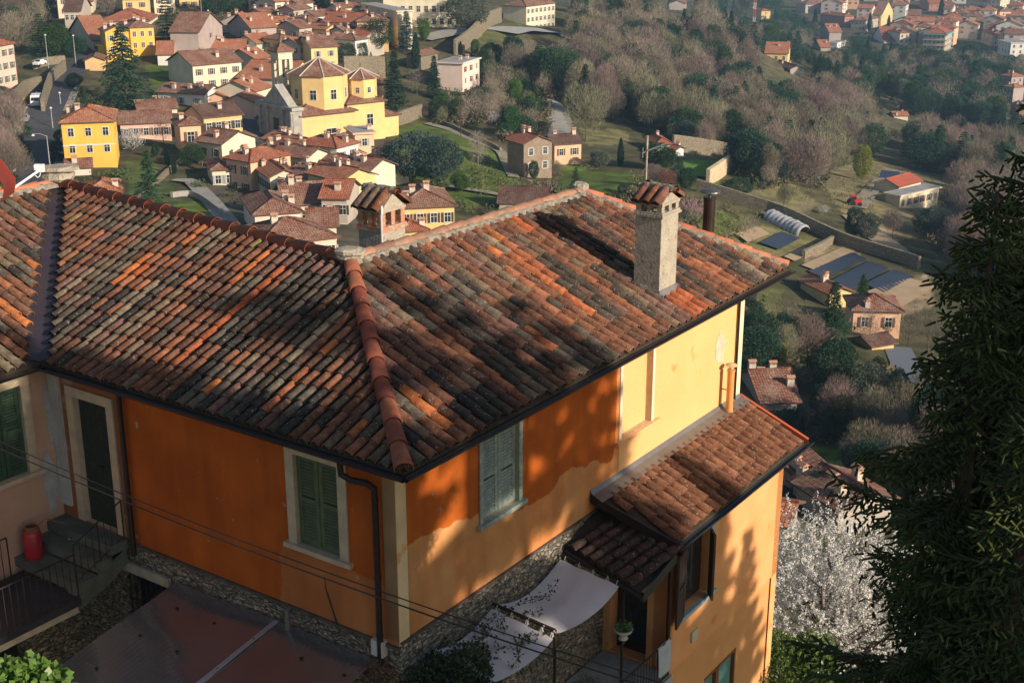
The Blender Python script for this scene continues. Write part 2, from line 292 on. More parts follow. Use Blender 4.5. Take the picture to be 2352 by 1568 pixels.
def build_terrain():
    azd=np.unique(np.concatenate([np.arange(-180,-27,6),np.arange(-27,27,.11),np.arange(27,181,6)])); az=np.radians(azd)
    dd=np.concatenate([[0.],np.geomspace(4,40,14)[:-1],np.geomspace(40,1400,330)[:-1],np.geomspace(1400,7000,25)])
    A,D=np.meshgrid(az,dd,indexing='ij'); X_,Y_=D*np.sin(A),D*np.cos(A)
    xy=np.stack([X_.ravel(),Y_.ravel()],-1); z=np.concatenate([tz(xy[i:i+20000]) for i in range(0,len(xy),20000)])
    q=np.sin(xy[:,0]*.11)*np.cos(xy[:,1]*.13)+.5*np.sin(xy[:,0]*.31+xy[:,1]*.23)
    dist=np.hypot(*xy.T); z=z+np.where(dist>45,q*.25,0)
    V=np.c_[xy,z]; na,nd=A.shape
    i,j=np.meshgrid(np.arange(na-1),np.arange(nd-1),indexing='ij'); a=(i*nd+j).ravel()
    FC=np.c_[a,a+nd,a+nd+1,a+1]
    p,dep=proj(V); col=np.empty((len(V),3)); 
    t=(np.sin(xy[:,0]*.05+2)+np.sin(xy[:,1]*.045+1)+np.sin((xy[:,0]+xy[:,1])*.11))/6+.5
    col[:]=np.array((.080,.080,.040))*(1-t)[:,None]+np.array((.130,.110,.066))*t[:,None]
    for poly,c in COVER:
        m=inpoly(p,poly)&(dep>5); col[m]=c
    g=mat('hillside_ground',(1.25,1.25,1.2),(.6,.62,.6),sc=.22,rough=.95,bump=.6,bsc=1.2,c3=(.07,.09,.03),sc3=.9,t3=.6,attr='Col',det=9,spec=.05)
    o=obj('hillside',npmesh('hillside',V,FC,g,smooth=True,col=col)); tag(o,kind='structure')
build_terrain()
def onground(x,y,h=0,dmin=42):
    p=hit(x,y,dmin); p=p.copy(); q=np.hypot(p[0],p[1]); 
    p[2]=tz(p[:2])[0]+h; return p
# ---------------------------------------------------------------- roads and beds as draped sheets
def ribbon(name,pxs,width,m,h=.22,kind='structure',z0=None,label=None,cat=None,off=0,group=None,thick=0,dash=None,wall=0,n=40):
    P=[]
    for i in range(len(pxs)-1):
        a=onground(*pxs[i]);b=onground(*pxs[i+1]); k=max(2,int(np.linalg.norm(b-a)/2.5))
        for t in range(k): P.append(a+(b-a)*t/k)
    P.append(onground(*pxs[-1])); P=np.array(P)
    for _ in range(3): P[1:-1]=(P[:-2]+2*P[1:-1]+P[2:])/4
    T=np.gradient(P[:,:2],axis=0); T/=np.linalg.norm(T,axis=1)[:,None]+1e-9; N=np.c_[T[:,1],-T[:,0]]
    mb=MB(); w=width/2
    base=[tz(P[i,:2])[0] for i in range(len(P))]
    for i in range(len(P)-1):
        if dash and (i//dash)%2: continue
        q=[]
        for k,sg in ((i,-1),(i,1),(i+1,1),(i+1,-1)):
            c=P[k,:2]+N[k]*(off+sg*w); zz=tz(c)[0] if wall else max(tz(c)[0],base[k]); q.append((c[0],c[1],zz+h))
        if wall:
            lo=[(x,y,z-h-1) for x,y,z in q]; hi=[(x,y,z-h+wall) for x,y,z in q]
            mb.add(lo+hi,[(0,3,7,4),(1,5,6,2),(4,7,6,5),(0,4,5,1),(3,2,6,7)])
        else: mb.add(q,[(0,1,2,3)])
    o=mb.build(name,m); tag(o,label,cat,group,kind); return o
ASPH=mat('asphalt',(.075,.075,.085),(.055,.055,.065),sc=.5,rough=.8,c3=(.10,.10,.10),sc3=2)
PAVM=mat('pale_paving',(.36,.34,.30),(.28,.27,.25),sc=.6,rough=.9)
GRAV=mat('gravel_track',(.33,.29,.22),(.24,.21,.16),sc=.5,rough=.95)
WHITE=mat('road_paint',(.75,.75,.72),rough=.7)
YELP=mat('yellow_paint',(.65,.40,.05),rough=.7)
ribbon('street',[(82,470),(82,400),(84,330),(98,270),(122,215),(150,180),(185,150),(215,120)],8,ASPH)
ribbon('pavement',[(112,420),(112,360),(118,300),(135,240),(152,205)],2.2,PAVM,h=.34,off=2.2)
for nm,of,w_,m_,dsh,lab in (('lane_marking',-3.7,.45,WHITE,1,'white dashed edge line along the left side of the street'),('parking_line',-5.6,.3,YELP,3,'yellow parking bay line beside the street')):
    o=ribbon(nm,[(82,470),(82,400),(84,330),(98,270),(122,215)],w_,m_,h=.26,off=of,dash=dsh,kind='structure')
ribbon('lane',[(410,420),(435,410),(462,440),(490,470),(512,500),(530,520)],3.2,PAVM)
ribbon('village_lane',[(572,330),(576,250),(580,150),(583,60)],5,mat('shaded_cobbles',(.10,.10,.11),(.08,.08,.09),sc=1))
ribbon('driveway',[(1225,225),(1262,235),(1283,262),(1290,290),(1285,315)],6,PAVM)
ribbon('footpath',[(980,285),(1040,300),(1100,330),(1150,345),(1165,380),(1180,410)],2.5,GRAV)
ribbon('dirt_track',[(2068,395),(2040,400),(2010,430),(1985,460),(1970,480)],4,GRAV)
ribbon('garden_path',[(1030,430),(1080,437),(1130,445),(1180,455)],2.2,GRAV)
ribbon('farm_track',[(1960,500),(2010,545),(2050,570),(2080,600)],5,mat('ochre_earth',(.40,.31,.20),(.33,.25,.16),sc=.5))
ribbon('valley_road',[(2060,800),(2080,845),(2110,890),(2130,930)],4,mat('blue_asphalt',(.16,.18,.21),rough=.6))
ribbon('gravel_yard',[(1150,78),(1200,72),(1260,75),(1310,88)],13,mat('pale_gravel',(.42,.41,.40),(.33,.32,.32),sc=.5))
ribbon('seminary_court',[(970,92),(1040,78),(1080,70)],9,PAVM)
def patch(name,px,m,h=.3,kind='structure',label=None,cat=None,group=None):
    mb=MB(); (a,b,c,d)=px; n=12
    def bl(u,v): return ((a[0]*(1-u)+b[0]*u)*(1-v)+(d[0]*(1-u)+c[0]*u)*v,(a[1]*(1-u)+b[1]*u)*(1-v)+(d[1]*(1-u)+c[1]*u)*v)
    V=[onground(*bl(i/n,j/n),h=h) for i in range(n+1) for j in range(n+1)]
    mb.add(V,[(i*(n+1)+j,(i+1)*(n+1)+j,(i+1)*(n+1)+j+1,i*(n+1)+j+1) for i in range(n) for j in range(n)])
    o=mb.build(name,m,smooth=True); tag(o,label,cat,group,kind); return o
SHEET=mat('black_mulch_film',(.022,.03,.055),(.035,.045,.075),sc=2,rough=.45,spec=.5,bump=.6,bsc=1.5,c3=(.30,.30,.30),sc3=9,t3=.72)
BG='beds covered in dark film in the terraced field'
for q,lab in (([(1856,625),(1960,583),(1990,598),(1888,645)],'dark film covered bed nearest the cottage roof in the terraced field'),([(1905,650),(1996,602),(2040,620),(1955,668)],'middle dark film covered bed of the terraced field'),([(1985,655),(2052,622),(2098,638),(2030,676)],'right hand dark film covered bed beside the bare soil'),([(1745,560),(1795,535),(1838,550),(1790,576)],'smaller dark film covered bed by the plastic tunnel')):
    patch('mulch_film',q,SHEET,kind=None,label=lab,cat='film bed',group=BG)
patch('soil_bed',[(1990,672),(2090,642),(2150,660),(2050,722)],mat('bare_soil',(.40,.30,.19),(.34,.25,.16),sc=.5,rough=.95),kind='structure')
patch('soil_plot',[(1690,540),(1738,522),(1768,540),(1718,560)],mat('bare_soil',(.40,.30,.19)),kind='structure')
patch('soil_plot',[(1800,592),(1846,570),(1872,580),(1826,603)],mat('bare_soil',(.40,.30,.19)),kind='structure')
patch('soil_strip',[(1840,612),(1940,568),(1965,578),(1868,622)],mat('bare_soil',(.40,.30,.19)),kind='structure')
patch('lawn',[(1568,372),(1672,374),(1640,412),(1572,405)],mat('mown_lawn',(.13,.24,.03),(.10,.20,.03),sc=.3,rough=.95),kind='structure')
patch('lawn_paving',[(1650,372),(1690,376),(1670,392),(1638,386)],PAVM,h=.4,kind='structure')
ribbon('field_wall',[(1600,440),(1700,470),(1800,500),(1860,530),(1960,575),(2050,600),(2110,620)],.8,MASF,wall=2.6,kind=None,label='long stone boundary wall running above the terraced field',cat='wall')
ribbon('field_retaining_wall',[(1845,595),(1880,578),(1912,560)],.6,MASF,wall=1.6,kind=None,label='short pale retaining wall between two soil beds',cat='wall')
ribbon('terrace_wall',[(905,292),(940,278),(985,262)],.8,MASF,wall=3.2,kind=None,label='stone terrace wall right of the yellow church',cat='wall')
ribbon('garden_wall',[(790,180),(840,178),(885,180)],.8,MASF,wall=6,kind=None,label='tall stone garden wall behind the church dome',cat='wall')
ribbon('hill_wall',[(1045,130),(1085,100),(1110,75),(1150,50)],.8,MASF,wall=5,kind=None,label='old stone wall climbing beside the seminary court',cat='wall')
ribbon('slope_wall',[(995,280),(1040,295),(1100,325),(1150,350)],.5,MASF,wall=1.1,kind=None,label='low wall bordering the footpath below the terrace',cat='wall')
ribbon('estate_wall',[(1545,345),(1600,352),(1660,360),(1690,370)],.8,MASF,wall=4,kind=None,label='grey stone wall behind the bright lawn',cat='wall')
ribbon('lawn_wall',[(1625,425),(1650,408),(1685,385)],.8,mat('cream_wall',(.55,.45,.30),(.45,.37,.25),sc=1),wall=3.4,kind=None,label='sunlit cream retaining wall below the bright lawn',cat='wall')
ribbon('street_wall',[(100,262),(108,225),(120,190),(150,165)],.8,MASF,wall=3,kind=None,label='curved stone retaining wall left of the white van',cat='wall')
ribbon('upper_street_wall',[(78,160),(110,150),(150,148)],.8,MASF,wall=2.4,kind=None,label='upper stone wall under the parked white car',cat='wall')
ribbon('lawn_edge_wall',[(395,455),(440,446),(480,470),(520,505)],.5,PAVM,wall=1.,kind=None,label='pale wall curving around the small green lawn',cat='wall')
ribbon('villa_garden_wall',[(300,470),(380,400),(420,370)],.4,MASF,wall=.8,kind=None,label='low wall of the topiary garden beside the steps',cat='wall')
ribbon('sunny_street_wall',[(48,330),(30,300),(22,260),(60,215),(95,205)],.8,MASF,wall=3.2,kind=None,label='high pale stone wall under the pink house',cat='wall')
# ---------------------------------------------------------------- distant houses
RB=roofmat('brown_tile_roof',(.33,.15,.10),(.24,.11,.08),(.34,.23,.17)); RR=roofmat('red_tile_roof',(.48,.155,.085),(.38,.12,.07),(.40,.19,.12)); RO=roofmat('orange_tile_roof',(.55,.21,.11),(.44,.17,.10),(.46,.24,.15)); RD=roofmat('dark_tile_roof',(.17,.085,.065),(.13,.07,.055),(.18,.13,.10)); RG=mat('flat_grey_roof',(.36,.36,.36),(.28,.28,.28),sc=.5,rough=.9)
def wallm(n,c): return mat('wall_'+n,c,tuple(x*.85 for x in c),sc=.35,rough=.93,c3=tuple(x*.6 for x in c),sc3=1.5,t3=.68,det=7)
WY=wallm('bright_yellow',(.76,.47,.09)); WPY=wallm('pale_yellow',(.74,.55,.25)); WC=wallm('cream',(.70,.62,.46)); WP=wallm('pink',(.78,.50,.40)); WSP=wallm('salmon',(.76,.48,.31)); WO=wallm('ochre',(.70,.46,.22)); WW=wallm('white',(.72,.70,.66)); WG=wallm('grey_beige',(.46,.40,.34)); WM=wallm('mauve_grey',(.42,.34,.31)); WS=MASF; WLY=wallm('lemon',(.74,.53,.23)); WR=wallm('brick_red',(.50,.24,.17)); WLG=wallm('pale_green',(.50,.55,.42)); WPP=wallm('pale_pink',(.80,.62,.54))
FRM=mat('pale_window_frame',(.62,.60,.55)); CHM=mat('chimney_plaster',(.58,.50,.42),(.45,.38,.30),sc=2); EAV=mat('eave_underside',(.12,.08,.06))
SHC={'br':mat('brown_blind',(.16,.08,.05)),'gr':mat('green_blind',(.08,.12,.08)),'gy':mat('grey_blind',(.32,.34,.33)),'dk':mat('dark_blind',(.06,.05,.045)),None:FRM}
WMC={}
def window_mesh(w,h,sh,kind):
    key=(round(w,1),round(h,1),sh,kind)
    if key in WMC: return WMC[key]
    mb=MB(); f=.12
    if kind=='closed':
        mb.box((-w/2,-.05,0),(w/2,.02,h),2); mb.box((-.03,-.07,0),(.03,-.05,h),0)
    else:
        mb.box((-w/2,-.03,0),(w/2,.02,h),1)
        mb.box((-.03,-.055,0),(.03,-.032,h),0); mb.box((-w/2,-.05,h*.62),(w/2,-.033,h*.66),0)
        if sh:
            mb.box((-w*1.0,-.11,-.03),(-w/2-f,-.05,h+.03),2); mb.box((w/2+f,-.11,-.03),(w*1.0,-.05,h+.03),2)
    for a,b in (((-w/2-f,-.07,h),(w/2+f,.02,h+f)),((-w/2-f,-.12,-f),(w/2+f,.02,0)),((-w/2-f,-.07,0),(-w/2,.02,h)),((w/2,-.07,0),(w/2+f,.02,h))): mb.box(a,b,0)
    me=mb.build('window',[FRM,GLASS,SHC[sh]]).data; o=[x for x in C.objects if x.data==me][0]; bpy.data.objects.remove(o); WMC[key]=me; return me
def chim_mesh(h,tile=True):
    key=('c',round(h,1),tile)
    if key in WMC: return WMC[key]
    mb=MB(); mb.box((-.35,-.45,-.8),(.35,.45,h),0)
    for x in(-.3,.18): 
        for y in(-.4,.28): mb.box((x,y,h),(x+.12,y+.12,h+.3),1)
    mb.add([(-.45,-.55,h+.3),(.45,-.55,h+.3),(.45,.55,h+.3),(-.45,.55,h+.3),(0,-.55,h+.55),(0,.55,h+.55)],[(0,1,4),(2,3,5),(1,2,5,4),(3,0,4,5),(3,2,1,0)],1)
    me=mb.build('chimney',[CHM,BRICK]).data; o=[x for x in C.objects if x.data==me][0]; bpy.data.objects.remove(o); WMC[key]=me; return me
def roof_mesh(mb,x0,x1,y0,y1,z,kind,pitch,th=.18):
    lx,ly=x1-x0,y1-y0; e=[(x0,y0),(x1,y0),(x1,y1),(x0,y1)]
    def face(pts,eo,ed):
        ed=Vector(ed).normalized(); uvs=[]
        for p in pts:
            d=Vector(p)-Vector(eo); u=d.dot(ed); v=(d-ed*u).length; uvs.append((u,v))
        mb.add(pts,[tuple(range(len(pts)))],0,uvs=[uvs])
    if kind=='flat':
        mb.box((x0,y0,z),(x1,y1,z+.35),1); mb.box((x0+.4,y0+.4,z+.36),(x1-.4,y1-.4,z+.4),0); return z
    if kind=='gL' or kind=='gR' or kind=='hip':
        if kind=='hip':
            s=min(lx,ly)/2; r=s*pitch
            A,B=((x0+s,y0+s),(x1-s,y1-s)) if lx>ly else ((x0+s,y0+s),(x0+s,y1-s))
            if lx>ly: A=(x0+s,y0+s);B=(x1-s,y0+s)
            A3=(*A,z+th+r);B3=(*B,z+th+r); c=[(*p,z+th) for p in e]
            if lx>ly:
                face([c[0],c[1],B3,A3],c[0],(1,0,0));face([c[1],c[2],B3],c[1],(0,1,0));face([c[2],c[3],A3,B3],c[2],(-1,0,0));face([c[3],c[0],A3],c[3],(0,-1,0))
            else:
                face([c[0],c[1],A3],c[0],(1,0,0));face([c[1],c[2],B3,A3],c[1],(0,1,0));face([c[2],c[3],B3],c[2],(-1,0,0));face([c[3],c[0],A3,B3],c[3],(0,-1,0))
            rid=[(A3,B3)]+[((*e[0],z+th),A3),((*e[1],z+th),B3 if lx>ly else A3),((*e[2],z+th),B3),((*e[3],z+th),A3 if lx>ly else B3)]
        elif kind=='gL':
            xm=(x0+x1)/2;r=lx/2*pitch; A3=(xm,y0,z+th+r);B3=(xm,y1,z+th+r); c=[(*p,z+th) for p in e]
            face([c[1],c[2],B3,A3],c[1],(0,1,0));face([c[3],c[0],A3,B3],c[3],(0,-1,0)); rid=[(A3,B3)]
            for yy,s_ in ((y0,1),(y1,-1)): 
                mb.add([(x0,yy,z),(xm,yy,z+r),(x1,yy,z),(x1,yy,z+th),(xm,yy,z+th+r),(x0,yy,z+th)],[(0,1,4,5),(1,2,3,4)],1)
            mb.add([(x0,y0,z),(x0,y1,z),(xm,y1,z+r),(xm,y0,z+r),(x1,y0,z),(x1,y1,z)],[(0,1,2,3),(3,2,5,4)],1)
        else:
            ym=(y0+y1)/2;r=ly/2*pitch; A3=(x0,ym,z+th+r);B3=(x1,ym,z+th+r); c=[(*p,z+th) for p in e]
            face([c[0],c[1],B3,A3],c[0],(1,0,0));face([c[2],c[3],A3,B3],c[2],(-1,0,0)); rid=[(A3,B3)]
            for xx in(x0,x1): mb.add([(xx,y0,z),(xx,ym,z+r),(xx,y1,z),(xx,y1,z+th),(xx,ym,z+th+r),(xx,y0,z+th)],[(0,1,4,5),(1,2,3,4)],1)
            mb.add([(x0,y0,z),(x1,y0,z),(x1,ym,z+r),(x0,ym,z+r),(x0,y1,z),(x1,y1,z)],[(0,3,2,1),(3,4,5,2)],1)
    if kind=='hip': mb.add([(*p,z) for p in e],[(3,2,1,0)],1)
    mb.add([(*p,z) for p in e]+[(*p,z+th) for p in e],[(0,1,5,4),(1,2,6,5),(2,3,7,6),(3,0,4,7)] if kind=='hip' else ([(1,2,6,5),(3,0,4,7)] if kind=='gL' else [(0,1,5,4),(2,3,7,6)]),1)
    for a,b in rid: 
        a=Vector(a)+Vector((0,0,.03));b=Vector(b)+Vector((0,0,.03)); mb.tube([a,b],.13,6,2)
    return z+th+r
NH=[0]
def house(name,label,cat,Cc,L,R,yb,roof='hip',wall=WC,rm=RB,wL=None,wR=None,d=None,chim=2,ov=.5,pitch=.39,group=None,prim=None,wmin=5,wmax=26,sh='br',wk=None,big=1.,depth=None,belt=None,sc=None,rl=None):
    """wL/wR: (columns, rows) of windows on the C-L and C-R fronts"""
    if d is None: g=hit(Cc[0],yb); d=hypot(g[0],g[1])
    r=ray(*Cc); P=r*(d/hypot(r[0],r[1])); z=P[2]
    L3=atz(*L,z);R3=atz(*R,z); vl=(L3-P)[:2];vr=(R3-P)[:2]; la=np.linalg.norm(vl); lb=np.linalg.norm(vr)
    useL = la>=lb if prim is None else prim=='L'
    if useL: e1=vl/la; e2=np.array([e1[1],-e1[0]]); lb=max(lb*abs(e2@(vr/lb)),wmin)
    else: e2=vr/lb; e1=np.array([-e2[1],e2[0]]); la=max(la*abs(e1@(vl/la)),wmin)
    la=min(max(la,wmin),60);lb=min(max(lb,wmin),60)
    if depth: 
        if useL: lb=depth
        else: la=depth
    cs=[P[:2],P[:2]+e1*la,P[:2]+e2*lb,P[:2]+e1*la+e2*lb]; gz=[tz(c)[0] for c in cs]
    g0=P[:2]; zb=min(gz)-1.; zb=min(zb,z-3)
    top=z-zb; rz=atan2(e2[1],e2[0])
    rt=empty(name,(P[0],P[1],zb),label,cat,group,rz); B=Matrix.Translation((P[0],P[1],zb))@Matrix.Rotation(rz,4,'Z')
    mb=MB(); x0,x1,y0,y1=ov,lb-ov,ov,la-ov
    mb.box((x0,y0,0),(x1,y1,top),0)
    if roof=='gL':
        xm=lb/2; hh=(xm-ov)*pitch
        for yy in(y0,y1): mb.add([(x0,yy,top),(x1,yy,top),(xm,yy,top+hh+ov*pitch*.9)],[(0,1,2)],0)
    if roof=='gR':
        ym=la/2;hh=(ym-ov)*pitch
        for xx in(x0,x1): mb.add([(xx,y0,top),(xx,y1,top),(xx,ym,top+hh+ov*pitch*.9)],[(0,1,2)],0)
    if belt:
        for zz in belt: mb.box((x0-.06,y0-.06,top-zz),(x1+.06,y1+.06,top-zz+.22),1)
    def P_(o): o.parent=rt
    w=mb.build('wall',[wall,FRM]); P_(w)
    mb=MB(); zr=roof_mesh(mb,0,lb,0,la,top,roof,pitch); ro=mb.build('roof',[rm if roof!='flat' else RG,EAV if roof!='flat' else wall,rm]); P_(ro)
    if rl: ro['label']=rl
    rr=random.Random(NH[0]*13+5); NH[0]+=1
    for k in range(chim):
        x=rr.uniform(.22,.78)*lb;y=rr.uniform(.1,.9)*la
        if roof=='gL': zz=top+.2+(lb/2-abs(x-lb/2))*pitch
        elif roof=='gR': zz=top+.2+(la/2-abs(y-la/2))*pitch
        elif roof=='hip': zz=top+.2+min(x,lb-x,y,la-y)*pitch
        else: zz=top+.3
        c=obj('chimney',chim_mesh(.9 if k%2 else .7),ro); c.location=(x,y,zz)
    sth=3.05*big
    for side,wn in (('L',wL),('R',wR)):
        if not wn: continue
        nc,nr=wn[:2]; shc=wn[2] if len(wn)>2 else sh; kk=wn[3] if len(wn)>3 else wk
        span=(la if side=='L' else lb)-2*ov
        for i in range(nc):
            for j in range(nr):
                zz=top-2.2*big-.2-j*sth
                if zz<.3: continue
                kind='closed' if (kk=='closed' or (kk=='mix' and rr.random()<.4)) else 'open'
                o=obj('window',window_mesh(.95*big,1.45*big,shc,kind),rt); t=(i+.5)/nc*span+ov
                if side=='L': o.location=(x0-.005,t,zz); o.rotation_euler=(0,0,-pi/2)
                else: o.location=(t,y0-.005,zz)
    return rt
def c1(x,y):return (x/4,y/4)
def c2(x,y):return (588+x/4,y/4)
def c3(x,y):return (1176+x/4,y/4)
def c4(x,y):return (1764+x/4,y/4)
def r2(x,y):return (588+x/4,392+y/4)
def r4(x,y):return (1764+x/4,392+y/4)
def q4(x,y):return (1764+x/4,784+y/4)
def z3(x,y):return (459.4+x*.2197,287.1+y*.2197)
def z4(x,y):return (1091+x*.2441,201+y*.2441)
H=house
vy=H('yellow_villa','bright yellow villa with pale corner quoins and hipped red roof beside the street','house',c1(1066,1122),c1(532,1142),c1(1062,975),385,'hip',WY,RO,wL=(3,2,None),depth=14,prim='L',belt=(4.2,))
H('garage','small low garage with a brown tile roof below the yellow villa','garage',c1(860,1545),c1(588,1560),c1(862,1500),400,'gL',WPP,RB,chim=1,depth=6,prim='L')
H('hip_roof_house','hipped red roof house partly hidden by the near ridge at the left','house',(285,441),(190,447),(280,405),470,'hip',WPP,RO,chim=1,depth=9,prim='L')
H('pink_town_house','tall pink house with balcony and green shutters at the left edge of the photo','house',c1(150,402),c1(-60,440),c1(100,330),212,'hip',WP,RR,wL=(3,3,'gr'),prim='L',depth=12)
H('shed_row','dark roofed grey building at the top left behind the bare trees','building',c1(745,110),c1(550,120),c1(850,60),66,'gL',WG,RD,chim=0,wL=(3,1,None))
H('red_roof_building','long red roofed building at the top edge left of the conifers','building',c1(860,20),c1(520,12),c1(900,-20),30,'gL',WC,RR,chim=1)
H('orange_barn','long building with a broad orange roof left of the yellow mansion','building',c1(840,378),c1(615,300),c1(965,335),118,'gR',WC,RO,wR=(4,1,None),chim=1)
H('low_red_hall','wide red hipped roof rising behind the yellow mansion','building',c1(1380,200),c1(900,205),c1(1420,160),62,'hip',WC,RR,chim=0,prim='L',depth=22)
H('yellow_mansion','tall yellow mansion with brown hipped roof behind the big dark spruce','mansion',c1(1432,250),c1(1180,262),c1(1470,235),128,'hip',WY,RB,wL=(3,2,'br','closed'),wR=(2,2,'br','closed'),chim=4,prim='L',depth=13)
H('yellow_mansion_wing','yellow wing with gabled brown roof left of the yellow mansion','house',c1(1200,290),c1(950,300),c1(1290,265),140,'gR',WY,RB,chim=3,prim='L',depth=10,wL=(2,2,'gy'))
H('terrace_block','small yellow block with a balustraded flat terrace left of the spruce','building',c1(1010,430),c1(900,425),c1(1040,400),140,'flat',WY,RG,chim=0,prim='L',depth=8)
H('white_outbuilding','little white outbuilding with an orange roof on the lawn','outbuilding',c1(1600,508),c1(1445,500),c1(1622,455),150,'gL',WW,RO,chim=0)
H('orange_cottage','small orange cottage in the shade left of the spruce','cottage',c1(975,560),c1(855,575),c1(990,520),162,'gR',WO,RB,chim=0,wmin=6)
H('cream_gable_house','cream house with a wide gable and seven windows above the green lawn','house',c1(2240,572),c1(1760,612),c1(2255,470),197,'gL',WC,RB,wL=(4,2,'br'),chim=2,prim='L',depth=15)
H('grey_gable_house','pale gabled house directly behind the cream gable house','house',c1(2262,462),c1(1790,468),c1(2275,390),130,'gL',WW,RO,chim=2,prim='L',depth=12)
H('mauve_house','mauve grey house with peeling plaster and one window above the shaded lane','house',c1(2300,268),c1(2085,225),c1(2345,215),103,'gR',WM,RO,wL=(1,1,'gy'),chim=1,prim='L',depth=9)
H('mauve_side_house','lower mauve house with a single pitched roof beside the trees','house',c1(2060,235),c1(1830,305),c1(2100,190),104,'gR',WM,RB,chim=0,prim='L',wL=(1,1,'br'),depth=9)
H('upper_mauve_house','topmost mauve house with an orange roof near the floodlights','house',c1(2330,200),c1(2010,200),c1(2350,130),80,'gR',WM,RO,chim=2,prim='L',depth=10)
H('white_long_house','long white house with a low brown roof right of the big spruce','house',c1(1880,878),c1(1420,850),c1(1905,800),250,'gL',WW,RB,wL=(3,1,'gy'),chim=4,prim='L',depth=9)
H('salmon_roof_house','salmon house under a large twisted brown roof beside the lane','house',c1(2112,908),c1(1930,862),c1(2222,808),250,'gR',WSP,RO,wR=(2,2,'br'),chim=1)
H('cream_gable_cottage','low cream cottage with a shallow gable in front of the white long house','cottage',c1(1650,1000),c1(1255,1022),c1(1660,935),262,'gL',WC,RB,chim=1,prim='L',depth=9)
H('long_pink_row','long low pink row house with shutters behind the magnolia','house',c1(1590,1130),c1(1080,1150),c1(1600,1030),322,'gL',WP,RB,wL=(5,1,'br'),chim=0,prim='L',depth=10)
H('salmon_tower_house','square salmon house with one large shuttered window facing the garden','house',c1(1870,1150),c1(1632,1165),c1(1880,1100),352,'hip',WSP,RB,wL=(1,1,'br'),chim=1,prim='L',depth=8,big=1.4)
H('beige_long_wing','long beige wing with dark square windows running to the shaded lane','house',c1(2250,1055),c1(1860,1095),c1(2255,975),330,'gL',WO,RD,wL=(4,2,'dk'),chim=2,prim='L',depth=11,big=1.15)
H('lane_end_house','small house with a red roof at the left edge of the shaded street','house',z3(392,468),z3(130,484),z3(380,360),z3(0,655)[1],'hip',WC,RB,wL=(2,1,'gy'),chim=0,prim='L',depth=9)
# village below the church
v2=H('loggia_house','long cream house with rows of small arches on its shaded side','house',z3(708,566),z3(495,410),z3(1065,520),z3(0,765)[1],'gL',WC,RO,wL=(9,2,'dk'),wR=(2,1,'gy'),chim=3)
H('cream_lane_house','long roofed cream house above the loggia house','house',z3(430,430),z3(312,305),z3(655,318),z3(0,640)[1],'gL',WC,RO,chim=2,wL=(3,2,'br'),wR=(1,1,None))
H('upper_lane_house','brown roofed house at the top left of the village block with tall chimneys','house',z3(330,285),z3(252,235),z3(600,120),z3(0,480)[1],'gR',WG,RB,chim=3)
H('white_row_house','white walled row house with many stub chimneys in front of the church','house',z3(985,242),z3(620,150),z3(1010,190),z3(0,420)[1],'gL',WW,RO,chim=5,prim='L',depth=7,wL=(5,1,'br'))
H('terrace_row_house','low tiled row house between the white row and the loggia house','house',z3(880,312),z3(600,232),z3(905,240),z3(0,430)[1],'gL',WC,RO,chim=3,prim='L',depth=8)
H('middle_row_house','tiled row house with three white chimneys in the village middle','house',z3(1090,372),z3(720,300),z3(1110,330),z3(0,480)[1],'gL',WC,RO,chim=4,prim='L',depth=8)
H('small_tiled_house','small dark tiled house in the centre of the village block','house',z3(1205,542),z3(1108,482),z3(1310,495),z3(0,660)[1],'gL',WC,RB,chim=1)
H('twin_chimney_house','narrow cream house with a double white chimney stack','house',z3(1315,580),z3(1030,590),z3(1335,550),z3(0,705)[1],'gL',WC,RR,wL=(2,1,'dk'),chim=3,prim='L',depth=6)
H('orange_hip_house','orange walled house with a hipped brown roof below the church','house',z3(1210,408),z3(990,255),z3(1480,358),z3(0,520)[1],'hip',WO,RB,wL=(4,1,'br'),chim=2)
H('dark_ridge_house','dark tiled gabled house directly below the big yellow church','house',z3(1410,330),z3(1190,215),z3(1795,325),z3(0,480)[1],'gL',WW,RB,chim=2)
H('church_side_house','house with a brown roof against the church south wall','house',z3(1520,180),z3(1190,215),z3(1740,95),z3(0,300)[1],'gR',WG,RB,chim=3,wmax=20)
H('salmon_parapet_house','tall salmon house with a pale parapet below the church apse','house',z3(1848,92),z3(1617,105),z3(1880,60),z3(0,400)[1],'flat',WSP,RB,wL=(1,1,'gy'),chim=1,prim='L',depth=9,rl=None)
H('rubble_gable_house','house with an exposed rubble gable and air conditioner under the apse','house',z3(1345,545),z3(1300,440),z3(1955,452),z3(0,660)[1],'gL',MASF,RB,chim=1,wmax=24)
H('red_slope_house','house with a bright red roof and white wall right of the village centre','house',z3(1600,600),z3(1335,600),z3(1930,560),z3(0,720)[1],'gR',WC,RR,wR=(3,1,'gy'),chim=3,wmin=9)
H('alley_house','tall house with a rust roof beside the dark alley behind the near chimney','house',z3(1560,785),z3(1400,672),z3(1700,640),z3(0,1050)[1],'gL',WG,RR,wL=(3,2,'dk'),chim=1)
H('dark_long_house','long dark tiled house with a white terrace behind the pale pink house','house',z3(1458,822),z3(870,862),z3(1450,690),z3(0,1000)[1],'gL',WC,RB,chim=3,prim='L',depth=12,wL=(4,1,None))
H('pale_pink_house','pale pink house with a hipped roof and chimney left of the near chimney','house',z3(1092,918),z3(540,958),z3(1080,830),z3(0,1200)[1],'hip',WPP,RB,wL=(3,2,'gy','mix'),wR=(2,2,'gy'),chim=2,prim='L',depth=13)
H('lower_pink_house','pink house with green shutters and long brown roof just beyond the near ridge','house',z3(1476,1180),z3(600,1285),z3(1460,1060),z3(0,1420)[1],'hip',WP,RB,wL=(7,2,'gy'),chim=1,prim='L',depth=11)
